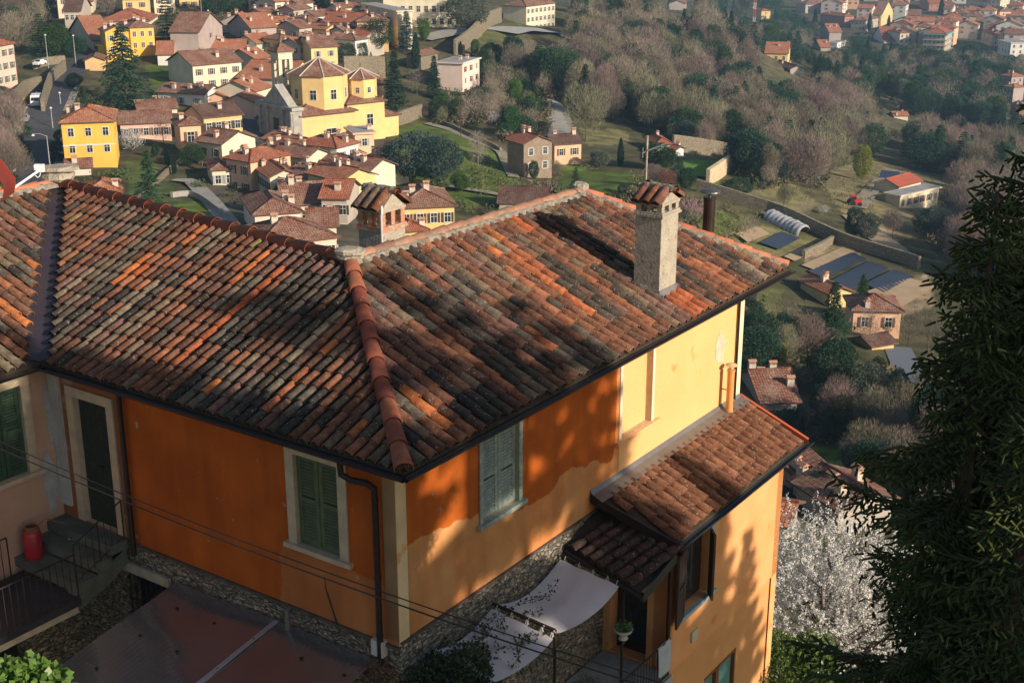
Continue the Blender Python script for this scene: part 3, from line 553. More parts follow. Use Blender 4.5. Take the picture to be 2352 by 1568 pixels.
H('wedge_roof_house','small wedge roofed house squeezed between the two pink houses','house',z3(1462,1068),z3(1105,1080),z3(1450,960),z3(0,1200)[1],'gL',WC,RB,chim=1,prim='L',depth=9)
H('yellow_farmhouse','pale yellow house with dark shutters and hipped roof right of the near chimney','house',r2(1855,332),r2(1290,358),r2(1968,300),540,'hip',WLY,RB,wL=(4,2,'dk'),chim=3,prim='L',depth=13)
H('red_annex_house','low yellow annex with a fresh red roof beside the near chimney','house',r2(1602,552),r2(1360,574),r2(1560,450),555,'hip',WLY,RR,chim=1,prim='L',depth=9)
H('dark_roof_barn','dark tiled roof just behind the near ridge at the centre','barn',(1258,470),(1140,468),(1262,438),500,'gL',WG,RD,chim=0,prim='L',depth=10)
# church -------------------------------------------------------------
g=hit(750,345); dC=hypot(g[0],g[1])
def at(x,y,d): r=ray(x,y); return r*(d/hypot(r[0],r[1]))
def church():
    Pc=at(*c2(410,1075),dC); zE=Pc[2]; zB=tz(Pc[:2])[0]-2
    Rr=atz(*c2(905,1020),zE); e2=(Rr-Pc)[:2]; wlen=np.linalg.norm(e2); e2/=wlen; e1=np.array([-e2[1],e2[0]])
    rz=atan2(e2[1],e2[0]); base=(Pc[0],Pc[1],zB)
    rt=empty('church','large yellow church with octagonal drum, lantern drum and brown roofs','church',None,rz) if 0 else empty('church',base,'large yellow church with octagonal drums under brown hipped roofs','church',None,rz)
    T=zE-zB; k=dC/F  # metres per photo pixel at the church
    w=MB(); w.box((0,0,0),(wlen,14,T),0); w.box((wlen*.9,.7,0),(wlen+8.5,11,T+1.4),0); w.box((wlen+8.5,2.5,0),(wlen+13.5,10,T-2.5),0)
    o=w.build('wall',WLY); o.parent=rt
    r=MB(); roof_mesh(r,-.8,wlen+.6,-.8,14.8,T,'hip',.42); o=r.build('roof',[RB,EAV,RB]); o.parent=rt
    r=MB(); roof_mesh(r,wlen*.9-.5,wlen+9.1,.1,11.6,T+1.4,'hip',.4); o=r.build('roof',[RB,EAV,RB]); o.parent=rt
    r=MB(); roof_mesh(r,wlen+8.2,wlen+14.1,1.9,10.6,T-2.5,'hip',.4); o=r.build('roof',[RB,EAV,RB]); o.parent=rt
    def drum(name,cx,cy,R,z0,z1,rr,ph,lab):
        m=MB(); n=8; vs=[];fs=[]
        for z in (z0,z1):
            for q in range(n): t=2*pi*(q+.5)/n; vs.append((cx+R*cos(t),cy+R*sin(t),z))
        m.add(vs,[(q,(q+1)%n,n+(q+1)%n,n+q) for q in range(n)],0)
        d=m.build(name,WLY); d.parent=rt; d['label']=lab
        m=MB(); vs=[];uv=[]
        for q in range(n): t=2*pi*(q+.5)/n; vs.append((cx+rr*cos(t),cy+rr*sin(t),z1))
        ed=2*rr*sin(pi/n)
        for q in range(n): m.add([vs[q],vs[(q+1)%n],(cx,cy,z1+ph)],[(0,1,2)],0,uvs=[[(0,0),(ed,0),(ed/2,rr)]])
        for q in range(n): m.tube([vs[q],(cx,cy,z1+ph+.05)],.16,5,2)
        m.add(vs,[tuple(reversed(range(n)))],1)
        m.tube([(cx,cy,z1+ph-.1),(cx,cy,z1+ph+1.1)],.12,6,1)
        o=m.build('drum_roof',[RB,EAV,CHM]); o.parent=rt
        for q in range(n):
            t=2*pi*q/n+pi
            ang=t
            if cos(ang-(-pi/2))>-.2:
                wdw=obj('window',window_mesh(1.7*R/8,2.6*R/8,None,'open'),d); rad=R*cos(pi/n)+.01
                wdw.location=(cx+rad*cos(ang),cy+rad*sin(ang),z0+(z1-z0)*.32); wdw.rotation_euler=(0,0,ang+pi/2)
    drum('drum',9.0,6.6,6.4,T+.5,T+8.2,7.2,3.5,'large octagonal yellow drum')
    drum('lantern_drum',wlen+5.2,5.2,3.7,T+2,T+6.6,4.4,2.1,'smaller octagonal yellow drum')
    for x,z,ww,hh in ((wlen*.55,T-6.5,2.6,3.2),(wlen+4.5,T-3.8,1.6,2.6),(wlen+11,T-9.5,1.4,2.2)):
        o=obj('window',window_mesh(ww,hh,None,'open'),rt); o.location=(x,(-.005 if x<wlen else (.695 if x<wlen+8 else 2.495)),z)
    # baroque stone front on the left
    f=MB(); f.box((-2.2,-.6,0),(-.02,15,T+1.5),0); f.box((-2.7,-1.1,T+1.5),(.2,15.5,T+2.2),0)
    f.add([(-2.2,1,T+2.2),(-2.2,13,T+2.2),(-2.2,7,T+6.5),(-.1,1,T+2.2),(-.1,13,T+2.2),(-.1,7,T+6.5)],[(0,2,1),(3,4,5),(0,3,5,2),(1,2,5,4)],0)
    for y in (-.3,3.4,10.4,13.9): f.tube([(-2.35,y+.2,0),(-2.35,y+.2,T+1.2)],.42,8,0); f.box((-2.9,y-.35,T+.9),(-1.9,y+.75,T+1.5),0)
    f.box((-2.24,5.9,2),(-2.19,8.3,8),1)
    o=f.build('stone_front',[mat('carved_stone',(.42,.40,.35),(.30,.29,.27),sc=.8,bump=.5),GLASS]); o.parent=rt
    # statue on its pedestal
    s=MB(); X,Y=-1.6,-3.; s.box((X-.9,Y-.9,0),(X+.9,Y+.9,T-9),0); s.box((X-1.3,Y-1.3,T-9),(X+1.3,Y+1.3,T-8.4),0); s.box((X-.7,Y-.7,T-8.4),(X+.7,Y+.7,T-7),0)
    s.lathe((X,Y,T-7),[(.55,0),(.6,.5),(.45,1.2),(.42,1.9),(.5,2.3),(.2,2.6),(.24,2.8),(.2,3.1),(.02,3.25)],10,0); s.tube([(X+.4,Y,T-4.9),(X+.85,Y-.2,T-4.3),(X+.8,Y-.3,T-3.8)],.13,6,0)
    o=s.build('pillar_statue',mat('carved_stone',(.42,.40,.35))); o.parent=rt
    # bell tower
    tb=at(*c2(245,740),dC+16); zt=at(*c2(235,470),dC+16)[2]
    Mi=(Matrix.Translation(base)@Matrix.Rotation(rz,4,'Z')).inverted(); p=Mi@Vector((tb[0],tb[1],zt)); cx,cy,z1=p; h=1.8
    t=MB(); z0=z1-9.2
    t.box((cx-h-.5,cy-h-.5,-2),(cx+h+.5,cy+h+.5,z0),0)
    for sx in(-1,1):
        for sy in(-1,1): t.box((cx+sx*h-(.85 if sx>0 else 0),cy+sy*h-(.85 if sy>0 else 0),z0),(cx+sx*h+(.85 if sx<0 else 0),cy+sy*h+(.85 if sy<0 else 0),z1-1.6),0)
    t.box((cx-h,cy-h,z1-1.7),(cx+h,cy+h,z1),0); t.box((cx-h-.25,cy-h-.25,z1-.3),(cx+h+.25,cy+h+.25,z1),1); t.box((cx-h-.7,cy-h-.7,z0-.4),(cx+h+.7,cy+h+.7,z0),1)
    t.box((cx-h+.3,cy-h+.3,z0),(cx+h-.3,cy+h-.3,z0+1.6),0)
    for q in range(5):
        x=cx-.9+q*.45; t.tube([(x,cy-h+.1,z0+.2),(x,cy-h+.1,z0+1.3)],.09,6,1)
    t.box((cx-1.2,cy-h-.02,z0+1.3),(cx+1.2,cy-h+.25,z0+1.5),1)
    o=t.build('bell_tower',[WC,CHM]); o.parent=rt; tw=o
    b=MB(); b.lathe((cx,cy,z0+3.4),[(.6,0),(.55,.2),(.4,.7),(.3,1.1),(.1,1.2)],12,0); b.tube([(cx-1.6,cy,z0+5.2),(cx+1.6,cy,z0+5.2)],.12,6,0)
    o=b.build('bell',mat('bronze',(.08,.07,.05),rough=.5,metal=.8)); o.parent=tw
    r=MB(); roof_mesh(r,cx-h-.6,cx+h+.6,cy-h-.6,cy+h+.6,z1,'hip',.75); o=r.build('tower_roof',[RB,EAV,RB]); o.parent=tw
church()
# behind the church
H('hill_house','cream gabled house with small paired windows above the village roofs','house',c2(925,218),c2(590,205),c2(935,185),c2(0,430)[1],'gL',WC,RR,wL=(3,2,'gy'),chim=1,prim='L',depth=13)
H('ochre_hall','wide ochre building under a brown roof beside the tall shaded block','house',c2(1228,202),c2(912,205),c2(1240,160),c2(0,480)[1],'hip',WO,RB,wL=(2,2,'br'),chim=2,prim='L',depth=12)
H('red_back_house','red roofed house peeking between two gables above the village','house',c2(680,192),c2(430,188),c2(700,150),c2(0,260)[1],'gL',WC,RR,chim=1,prim='L',depth=9)
H('white_gable_house','house with a shaded white gable at the upper left of the village','house',c2(425,225),c2(62,246),c2(430,150),c2(0,300)[1],'gL',WW,RO,chim=3,prim='L',depth=11)
H('lemon_house','lemon yellow house with grey shutters and small terrace in the upper village','house',c2(768,432),c2(495,446),c2(775,370),c2(0,665)[1],'gL',WPY,RB,wL=(2,3,'gy'),chim=2,prim='L',depth=14)
H('wide_brown_house','yellow house under the widest brown roof of the upper village','house',c2(500,420),c2(175,405),c2(520,330),c2(0,520)[1],'hip',WPY,RB,chim=4,prim='L',depth=17)
H('pale_green_house','pale green gabled house at the edge of the shaded lane','house',c2(205,392),c2(0,410),c2(215,340),c2(0,470)[1],'gL',WLG,RO,chim=2,prim='L',depth=12)
H('grey_lane_house','grey house with one dark window left of the bell tower','house',c2(160,530),c2(-5,552),c2(165,460),c2(0,640)[1],'gL',WG,RO,wL=(2,1,'dk'),chim=2,prim='L',depth=12)
H('skylight_house','house with a long rust roof and skylights right of the bell tower','house',c2(580,660),c2(300,740),c2(560,570),c2(0,790)[1],'gR',WC,RO,chim=5,prim='L',depth=15)
H('lane_row_house','rust roofed house beside the shaded lane left of the church','house',c2(170,800),c2(0,850),c2(180,700),c2(0,960)[1],'gL',WC,RO,chim=2,prim='L',depth=12)
H('pink_lane_house','narrow pink house at the lane left of the church front','house',c2(105,905),c2(-10,950),c2(140,860),c2(0,1060)[1],'gL',WP,RO,chim=1,prim='L',depth=9,wL=(1,1,None))
H('low_lane_house','brown roofed low house left of the stone church front','house',c2(110,1110),c2(-20,1090),c2(120,1040),c2(0,1210)[1],'gL',WG,RD,chim=0,prim='L',depth=8)
H('apricot_house','apricot house with a pale brown roof half hidden by the tall dark spruce','house',c2(1190,785),c2(830,800),c2(1195,725),c2(0,1010)[1],'gL',WSP,RB,wL=(2,2,'br'),chim=2,prim='L',depth=9)
H('garden_pavilion','white open garden pavilion on the terrace behind the church','pavilion',c2(895,672),c2(790,680),c2(900,655),c2(0,745)[1],'flat',WW,RG,chim=0,prim='L',depth=5,wL=(1,1,None))
H('stone_shed','ruined stone shed with a pale roof below the seminary','shed',c2(1690,490),c2(1520,520),c2(1700,430),c2(0,610)[1],'gL',MASF,RB,chim=0,prim='L',depth=6)
H('seminary','huge cream institutional building with paired white framed windows at the top','institution',c2(1825,-90),c2(1150,-90),c2(1912,-110),c2(0,272)[1],'flat',WC,RG,wL=(9,4,None),chim=0,prim='L',depth=14,big=1.3,belt=(14.5,))
H('flat_roof_block','bare cream block with a grey flat roof in front of the seminary','building',c2(1290,112),c2(950,38),c2(1452,106),c2(0,458)[1],'flat',WC,RG,chim=0)
H('cream_villa','three storey cream villa with a flat roof and balconies among the trees','villa',c2(1905,592),c2(1688,568),c2(2072,540),c2(0,860)[1],'flat',WPP,RG,wR=(3,3,'br','mix'),chim=2,belt=(6.6,))
H('hilltop_farm','long cream farmhouse with two rows of windows above the gravel yard','farmhouse',c3(135,66),c3(10,42),c3(412,32),c3(0,235)[1],'hip',WC,RB,wR=(7,3,'gy'),chim=1)
H('ivy_house','stone house covered in bare ivy with a red gabled roof in mid valley','house',z4(452,545),z4(322,490),z4(755,512),z4(0,850)[1],'gL',mat('ivy_stems_wall',(.30,.22,.16),(.22,.17,.13),sc=1.2,bump=.6,c3=(.38,.26,.19),sc3=.5),RR,wR=(2,2,'gy'),chim=4,wmax=16)
H('pink_farm_wing','pinkish wing with white curtains attached right of the ivy house','house',z4(1028,528),z4(738,548),z4(1035,478),z4(0,722)[1],'gL',WSP,RD,wL=(2,1,'br'),chim=2,prim='L',depth=8)
H('red_pyramid_house','cottage with a red hipped roof among dark shrubs','cottage',z4(1690,545),z4(1575,470),z4(1830,505),z4(0,600)[1],'hip',WW,RR,chim=1)
H('white_hut','tiny white hut with a red roof beside the bright lawn','hut',z4(1890,600),z4(1830,590),z4(1895,575),z4(0,660)[1],'gL',WW,RR,chim=1,wmin=3,prim='L',depth=4)
H('modern_house','new cream house with a clean red roof and wide terrace below the wood','house',r4(1210,160),r4(1145,130),r4(1432,100),r4(0,245)[1],'gR',WC,mat('new_red_roof',(.42,.10,.06),(.36,.09,.055),sc=.5),wR=(4,1,'br'),chim=0,wmin=8)
H('terrace_storey','flat cream lower storey and terrace of the new red roofed house','building',r4(1220,245),r4(1060,170),r4(1600,160),r4(0,345)[1],'flat',WC,RG,wR=(6,1,'br','mix'),chim=0,prim='R',depth=5)
H('cottage_by_beds','rust roofed cottage with a yellow wall below the dark film beds','cottage',r4(560,1150),r4(265,1012),r4(812,1122),r4(0,1260)[1],'gL',WLY,RO,chim=2,wmax=16)
H('lower_cottage','pinkish cottage with a dark hipped roof beside the pollarded trees','cottage',r4(762,1296),r4(700,1185),r4(1115,1312),r4(0,1475)[1],'hip',WSP,RB,wR=(2,1,'br'),chim=1,wmin=8)
H('valley_house','old brown roofed house with chimneys right of the orange house','house',(1843,926),(1745,930),(1832,875),960,'gL',WG,RB,chim=3,prim='L',depth=12,wL=(3,1,'dk'))
H('upper_valley_house','rust roofed house just above the old valley house','house',(1832,898),(1757,895),(1828,852),930,'hip',WG,RO,chim=2,prim='L',depth=9)
H('corner_barn','dark tiled barn roof emerging right of the annex gutter','barn',q4(235,160),q4(-60,150),q4(300,60),q4(0,230)[1],'gL',WG,RD,chim=0) if 0 else H('corner_barn','dark tiled barn roof emerging right of the annex gutter','barn',(1822,1096),(1790,1085),(1860,1080),1130,'gR',WG,RD,chim=1,wmin=5,wmax=9)
H('long_rust_barn','long narrow rust roof slanting down beside the orange house','barn',(1896,1158),(1805,1105),(1912,1150),1200,'gL',WG,RO,chim=2,wmin=5)
H('tiled_shed','broad brown tiled roof half hidden by the spruce branches','house',(1925,1180),(1897,1152),(2010,1160),1235,'gL',WG,RB,chim=2,wmin=7,wmax=12)
H('stub_roof_house','rust tiled roof end showing between the orange wall and the blossom','shed',(1815,1218),(1780,1180),(1838,1178),1250,'gL',WG,RO,chim=0,wmin=5)
H('path_shed','small tan shed beside the valley road','shed',r4(1210,-1240+1568) if 0 else (2065,790),(2025,797),(2075,782),806,'gL',WO,RD,chim=0,prim='L',depth=5)
# far town at the top right
FT='houses of the far town across the valley'
far=[('wide villa with balconies at the left of the far town',(570,38),(345,45),(628,22),118,'hip',WG,RB,(4,2),(2,2)),
('red walled villa with white stairs in the far town',(705,158),(475,130),(752,148),250,'hip',WR,RR,(3,2),(2,2)),
('grey villa with tall windows between two cypresses in the far town',(905,195),(755,188),(1022,168),270,'hip',WG,RB,(4,2),(3,2)),
('yellow gabled villa with an arched balcony in the far town',(1048,142),(965,135),(1155,103),245,'gL',WPY,RB,(2,2),(3,3)),
('dark walled hall at the top edge of the far town',(1478,38),(1385,5),(1592,22),105,'gR',WR,RR,None,(3,2)),
('cream house ending the red roofed terrace row',(1212,308),(1095,285),(1268,298),415,'hip',WC,RR,None,(2,3)),
('second house of the red roofed terrace row',(1300,290),(1215,280),(1345,280),370,'hip',WPY,RR,None,(2,2)),
('third house of the red roofed terrace row',(1375,268),(1290,260),(1420,260),335,'hip',WC,RR,None,(2,2)),
('low white house below the terrace row in the far town',(1060,385),(955,330),(1150,370),400,'gR',WW,RR,(2,1),(4,1)),
('small rust roofed house left of the terrace row',(905,315),(840,300),(955,305),350,'hip',WC,RO,None,(2,1)),
('apartment block with turquoise balcony bands',(1640,315),(1450,295),(1702,285),500,'hip',WG,RR,(5,5),(3,5)),
('yellow apartment house with two balconies in the far town',(1800,212),(1605,185),(1908,205),335,'hip',WPY,RB,(3,2),(2,4)),
('long ochre block above the yellow apartments',(1800,105),(1640,90),(1930,98),180,'hip',WPY,RB,(4,2),(3,2)),
('white modern flats with grey balcony bands',(2010,175),(1825,140),(2150,150),270,'flat',WW,RG,(4,2),(3,3)),
('cream tower house at the top right',(2140,5),(2040,0),(2230,-5),110,'hip',WC,RB,(2,2),(3,4)),
('white villa with a dark roof at the top right corner',(2080,40),(1975,20),(2140,28),80,'hip',WW,RB,(3,1),(2,2)),
('white row of flats at the top right corner',(2270,20),(2225,15),(2322,15),90,'flat',WW,RG,None,(3,3)),
('terracotta roofed square house among the flats',(2130,110),(1995,90),(2195,95),215,'hip',WSP,RB,(3,2),(2,3)),
('pale villa with a balcony on the right edge of the far town',(2260,110),(2200,95),(2350,100),190,'hip',WW,RB,(2,2),(3,2)),
('grey blue flats with a red roof',(2060,320),(1955,285),(2145,300),430,'hip',WG,RR,(3,3),(2,3)),
('red brick block with white balconies',(2210,290),(2075,260),(2335,275),350,'hip',WR,RB,(3,1),(3,2)),
('white modern block with tall window strips',(2230,400),(2110,370),(2375,385),530,'flat',WW,RG,(4,3),(3,3)),
('mauve villa behind the spruce tips',(2240,710),(2115,690),(2320,695),830,'hip',WM,RO,(3,2),(2,2)),
('lower mauve villa with a pyramid roof behind the spruce tips',(2260,810),(2145,800),(2370,800),950,'hip',WM,RO,(3,2),None),
('rust roofed terrace at the right edge behind the spruce',(2300,1030),(2225,950),(2400,1010),1090,'gL',WR,RO,None,(3,2)),
('tall bare rust roofed house near the far cypresses',(560,300),(470,270),(640,285),400,'gR',WM,RO,(2,2),None),
('orange roofed cottage half buried in trees',(480,440),(400,410),(555,430),475,'gR',WM,RO,None,None),
('white building with a roof terrace below the far cypresses',(640,400),(580,385),(720,380),450,'flat',WW,RG,None,(2,1)),
('yellow house with a brown roof above the wooded hill',(192,500),(-20,470),(215,455),600,'gL',WPY,RO,(3,2),None),
('small brown roofed annex below the yellow hill house',(200,640),(30,580),(215,610),680,'gL',WG,RB,None,None),
('small hut with a rust roof deep in the green valley',(1185,975),(1145,965),(1230,955),1000,'gR',WC,RO,None,None),
('shed with a pink roof among the valley trees',(1150,1070),(1110,1050),(1180,1058),1090,'gR',WC,RO,None,None)]
for lab,a,b,c,yb,rf,w_,rm_,wl,wr in far:
    H('far_house',lab,'house',c4(*a),c4(*b),c4(*c),yb/4,rf,w_,rm_,wL=wl,wR=wr,chim=2 if rf!='flat' else 0,group=None if 0 else FT,wmin=7,big=1.1,sh=None,wmax=34)
far+=[('ochre block behind the white modern flats',(1935,95),(1870,85),(2000,88),180,'hip',WPY,RB,(2,2),(2,2)),('cream villa left of the tall dark cypress at the top',(1330,60),(1240,50),(1375,48),120,'hip',WC,RB,(2,2),(2,2)),('white house with a red roof between the hall and the villas',(1690,30),(1600,25),(1720,15),85,'gL',WW,RR,(3,1),None),
('low ochre house under the yellow gabled villa',(1150,235),(1090,230),(1205,220),262,'gR',WPY,RO,None,(2,1)),('brown roofed house below the mauve villa',(2180,600),(2100,590),(2230,590),640,'hip',WG,RB,(1,1),(2,1)),('cream flats with brown roof right of the turquoise block',(1870,360),(1790,350),(1930,350),420,'hip',WC,RB,(2,1),(2,1)),
('pale block at the far right between two flats',(2330,215),(2290,205),(2400,205),275,'flat',WC,RG,(1,2),(2,2)),('ochre shed on the tan bank of the far slope',(1600,560),(1400,540),(1650,540),600,'gL',WO,RO,None,None)]
far2=[('tower_house','pale ochre tower house at the far right of the wood edge',c3(2290,105),c3(2150,80),c3(2310,90),48,'hip',WPY,RR,(2,1),(1,2)),('wood_edge_house','brown roof at the right edge of the wooded hill',c3(1600,40),c3(1440,35),c3(1610,10),25,'gR',WG,RB,None,None)]
for nm,lab,a,b,c,yb,rf,w_,rm_,wl,wr in far2: H(nm,lab,'house',a,b,c,yb,rf,w_,rm_,wL=wl,wR=wr,chim=1,wmin=6,sh=None)
def infill(polys,n,label,group,name,seed,size,az,walls,roofs,mind,chim=1,hh=(5.5,8)):
    r=random.Random(seed); cen=[np.array(o.location[:2]) for o in C.objects if o.type=='EMPTY' and any(c.name.startswith('roof') for c in o.children)]
    cen=[]
    for o in C.objects:
        if o.type=='EMPTY':
            for c in o.children:
                if c.name.startswith('wall'):
                    bb=[wm(o)@Vector(v) for v in c.bound_box]; cen.append((np.mean([v.x for v in bb]),np.mean([v.y for v in bb]),.5*min((bb[4]-bb[0]).length,(bb[3]-bb[0]).length)))
    k=0;tr=0
    while k<n and tr<n*40:
        tr+=1; poly=r.choice(polys); xs=[p[0] for p in poly];ys=[p[1] for p in poly]; q=np.array([r.uniform(min(xs),max(xs)),r.uniform(min(ys),max(ys))])
        if not inpoly(q,poly): continue
        g=hit(*q)
        if g is None: continue
        if any(hypot(g[0]-c[0],g[1]-c[1])<c[2]+mind for c in cen): continue
        a=az+r.uniform(-.15,.15)+r.choice((0,pi/2)); la,lb=r.uniform(*size),r.uniform(*size)*.8; e1=np.array([-sin(a),cos(a)]); e2=np.array([e1[1],-e1[0]])
        if e1[1]<0: e1=-e1; e2=np.array([e1[1],-e1[0]])
        z=tz(g[:2])[0]+r.uniform(*hh); P0=np.array([g[0],g[1],z]); P0[:2]-=(e1*la+e2*lb)/2
        Pl=P0+np.array([*(e1*la),0]);Pr_=P0+np.array([*(e2*lb),0]); (pc,pl,pr),_=proj(np.array([P0,Pl,Pr_]))
        house(name,label,'house',pc,pl,pr,0,r.choice(['gL','gR','hip']),r.choice(walls),r.choice(roofs),wL=(2,2),wR=(2,2),d=hypot(P0[0],P0[1]),chim=chim,group=group,prim='L',wmin=4,sh='br'); cen.append((g[0],g[1],min(la,lb)/2)); k+=1
WS_=[WC,WPY,WPP,WW,WG,WSP]
infill([[(500,362),(620,372),(720,385),(880,415),(920,470),(780,480),(600,450)],[(600,30),(760,40),(900,70),(880,150),(760,150),(600,140)]],30,'small tiled house packed between the named village houses','small houses packed into the old village','village_house',4,(8,11),-.65,WS_,[RB,RO,RB,RR],2.2,chim=2,hh=(3.8,6))
infill([[(150,15),(440,12),(440,45),(230,60),(150,50)]],5,'house showing above the trees at the top left','houses above the top left trees','house',9,(9,13),.3,WS_,[RB,RR],6)
infill([[(1850,0),(2352,0),(2352,60),(2100,60),(1960,40),(1850,25)],[(2180,60),(2352,60),(2352,125),(2200,110)],[(2080,70),(2200,75),(2180,110),(2060,100)]],44,'small distant house of the far town, one of many alike','small houses of the far town','distant_house',6,(12,19),-.4,WS_,[RB,RR,RO],5,hh=(6,12))
# turquoise balcony bands: part of that block
for o in list(C.objects):
    if o.get('label','').startswith('apartment block with turq'):
        w=[c for c in o.children if c.name.startswith('wall')][0]; bb=[Vector(v) for v in w.bound_box]; X=max(v.x for v in bb);Y=max(v.y for v in bb);Z=max(v.z for v in bb)
        for q in range(4): m=MB(); m.box((-.9,-.9,Z-.8-q*3.3),(X+.9,Y+.5,Z-.1-q*3.3 if q==0 else Z-.5-q*3.3)); b=m.build('balcony_band',mat('turquoise_panel',(.12,.42,.45)) if q==0 else WG); b.parent=o
# ---------------------------------------------------------------- street things
def van():
    p=onground(84,246,.3); q=onground(100,215,.3); d=(q-p)[:2]; rz=atan2(d[1],d[0])
    rt=empty('van',p,'white delivery van parked at the left kerb of the street','van',None,rz)
    prof=[(-2.7,.35),(-2.75,1.0),(-2.45,1.35),(-1.9,2.1),(-1.5,2.45),(2.7,2.5),(2.75,.35)]
    m=MB(); n=len(prof); vs=[(x,-.98,z) for x,z in prof]+[(x,.98,z) for x,z in prof]
    m.add(vs,[tuple(range(n)),tuple(reversed(range(n,2*n)))]+[(i,(i+1)%n,n+(i+1)%n,n+i)[::-1] for i in range(n)],0); m.build('body',mat('white_paint',(.8,.8,.8),rough=.35,coat=.5),rt,world=False)
    m=MB(); m.add([(-2.44,-.85,1.4),(-2.44,.85,1.4),(-1.93,.8,2.08),(-1.93,-.8,2.08)],[(0,3,2,1)],0); 
    o=m.build('windscreen',GLASS,rt,world=False); o.location=(-.02,0,.015)
    for x in(-1.8,1.7):
        for y in(-.9,.9):
            m=MB(); m.tube([(x,y-.12,.35),(x,y+.12,.35)],.36,12); m.build('wheel',mat('rubber',(.02,.02,.02)),rt,world=False)
    for y in (-.7,.7): m=MB(); m.box((-2.79,y-.18,.8),(-2.7,y+.18,1.0)); m.build('headlight',FRM,rt,world=False)
van()
def car(px,q,col,lab,h=.3):
    p=onground(*px,h=h); qq=onground(*q,h=h); d=(qq-p)[:2]; rz=atan2(d[1],d[0])
    rt=empty('parked_car',p,lab,'car','cars parked near the street',rz)
    prof=[(-2.1,.3),(-2.15,.75),(-1.9,.9),(-1.1,.98),(-.55,1.42),(.9,1.45),(1.6,1.0),(2.1,.92),(2.15,.3)]; n=len(prof); m=MB()
    vs=[(x,-.85 if z<1 else -.7,z) for x,z in prof]+[(x,.85 if z<1 else .7,z) for x,z in prof]
    m.add(vs,[tuple(range(n)),tuple(reversed(range(n,2*n)))]+[(i,(i+1)%n,n+(i+1)%n,n+i)[::-1] for i in range(n)],0); m.build('body',col,rt,world=False)
    m=MB(); m.add([(-1.06,-.68,1.03),(-1.06,.68,1.03),(-.6,.62,1.42),(-.6,-.62,1.42)],[(0,3,2,1)],0); m.add([(.95,-.62,1.44),(.95,.62,1.44),(1.55,.68,1.06),(1.55,-.68,1.06)],[(0,3,2,1)],0); o=m.build('glass',GLASS,rt,world=False); o.location=(0,0,.015)
    for x in(-1.35,1.35):
        for y in(-.78,.78): m=MB(); m.tube([(x,y-.1,.32),(x,y+.1,.32)],.32,12); m.build('wheel',mat('rubber',(.02,.02,.02)),rt,world=False)
car((93,163),(110,158),mat('white_paint',(.8,.8,.8)),'white car parked behind the upper stone wall',1.5)
car((58,282),(64,262),mat('silver_paint',(.45,.46,.48),rough=.35,metal=.5),'silver car parked beside the street under bare trees')
car((52,303),(58,285),mat('black_paint',(.03,.03,.035),rough=.35),'black car parked behind the silver car')
def tractor():
    p=onground(1764+795/4,392+330/4,.2); rt=empty('red_tractor',p,'small red tractor on the dirt track below the modern house','tractor')
    m=MB(); m.box((-1.2,-.7,.5),(1.3,.7,1.4)); m.box((-1.2,-.8,2.2),(.2,.8,2.35)); m.build('body',mat('red_paint',(.55,.03,.03),rough=.5),rt,world=False)
    m=MB(); m.box((-1.0,-.65,1.4),(.1,.65,2.2)); m.build('cab',GLASS,rt,world=False)
    for x,y,r in ((-.8,-.85,.75),(-.8,.85,.75),(1,-.75,.45),(1,.75,.45)): m=MB(); m.tube([(x,y-.15,r),(x,y+.15,r)],r,14); m.build('wheel',mat('rubber',(.02,.02,.02)),rt,world=False)
tractor()
def lamp(px,yt,lab,arm=0,kind='street_lamp',col=None):
    p=onground(*px); k=np.linalg.norm(p)/F; h=(px[1]-yt)*k*1.02; rt=empty(kind,p,lab,'street lamp' if kind=='street_lamp' else 'pole',None)
    m=MB(); m.tube([(0,0,-.5),(0,0,h)],[.12,.07],6); m.build('pole',col or GREYP,rt,world=False)
    if arm: m=MB(); m.tube([(0,0,h-.1),(arm*.5,0,h+.35),(arm,0,h+.3)],.05,6); m.build('arm',GREYP,rt,world=False)
    if kind=='street_lamp': m=MB(); m.lathe((arm,0,h-.05),[(.05,.35),(.3,.1),(.32,0),(.05,-.05)],8); m.build('lamp_head',FRM,rt,world=False)
lamp((175,153),90,'grey street lamp beside the shaded junction')
lamp((122,300),253,'grey street lamp post on the pavement above the yellow villa')
lamp((140,246),217,'white topped street lamp right of the street near the van')
lamp((116,392),318,'street lamp with a curved arm over the shaded street',-2.5)
lamp((465,60),4,'tall floodlight mast at the top left',0)
lamp((480,58),28,'shorter floodlight mast beside the tall one',0)
lamp((112,160),90,'slim lamp post on the upper terrace among bare trees')
lamp((1059,316),243,'wooden pole standing beside the footpath','' and 0 or 0,'utility_pole',WOODD)
lamp((1862,1000),960,'thin pole with a wire in the green valley garden',0,'utility_pole',WOODD)
lamp((1655,455),430,'street lamp behind the near stove pipe')
def mast():
    p=onground(1176+2215/4,90); k=np.linalg.norm(p)/F; h=95*k
    rt=empty('lattice_mast',p,'red and white lattice mast above the wooded hill','mast'); 
    for q in range(6):
        m=MB(); z0,z1=h*q/6,h*(q+1)/6
        for x,y in((-.6,-.6),(.6,-.6),(.6,.6),(-.6,.6)): m.tube([(x,y,z0),(x,y,z1)],.1,4)
        for z in np.arange(z0,z1-1.3,1.4): m.tube([(-.6,-.6,z),(.6,-.6,z+1.3)],.06,4); m.tube([(.6,-.6,z),(.6,.6,z+1.3)],.06,4); m.tube([(.6,.6,z),(-.6,.6,z+1.3)],.06,4)
        m.build('mast_section',mat('red_paint',(.55,.03,.03)) if q%2 else FRM,rt,world=False)
mast()
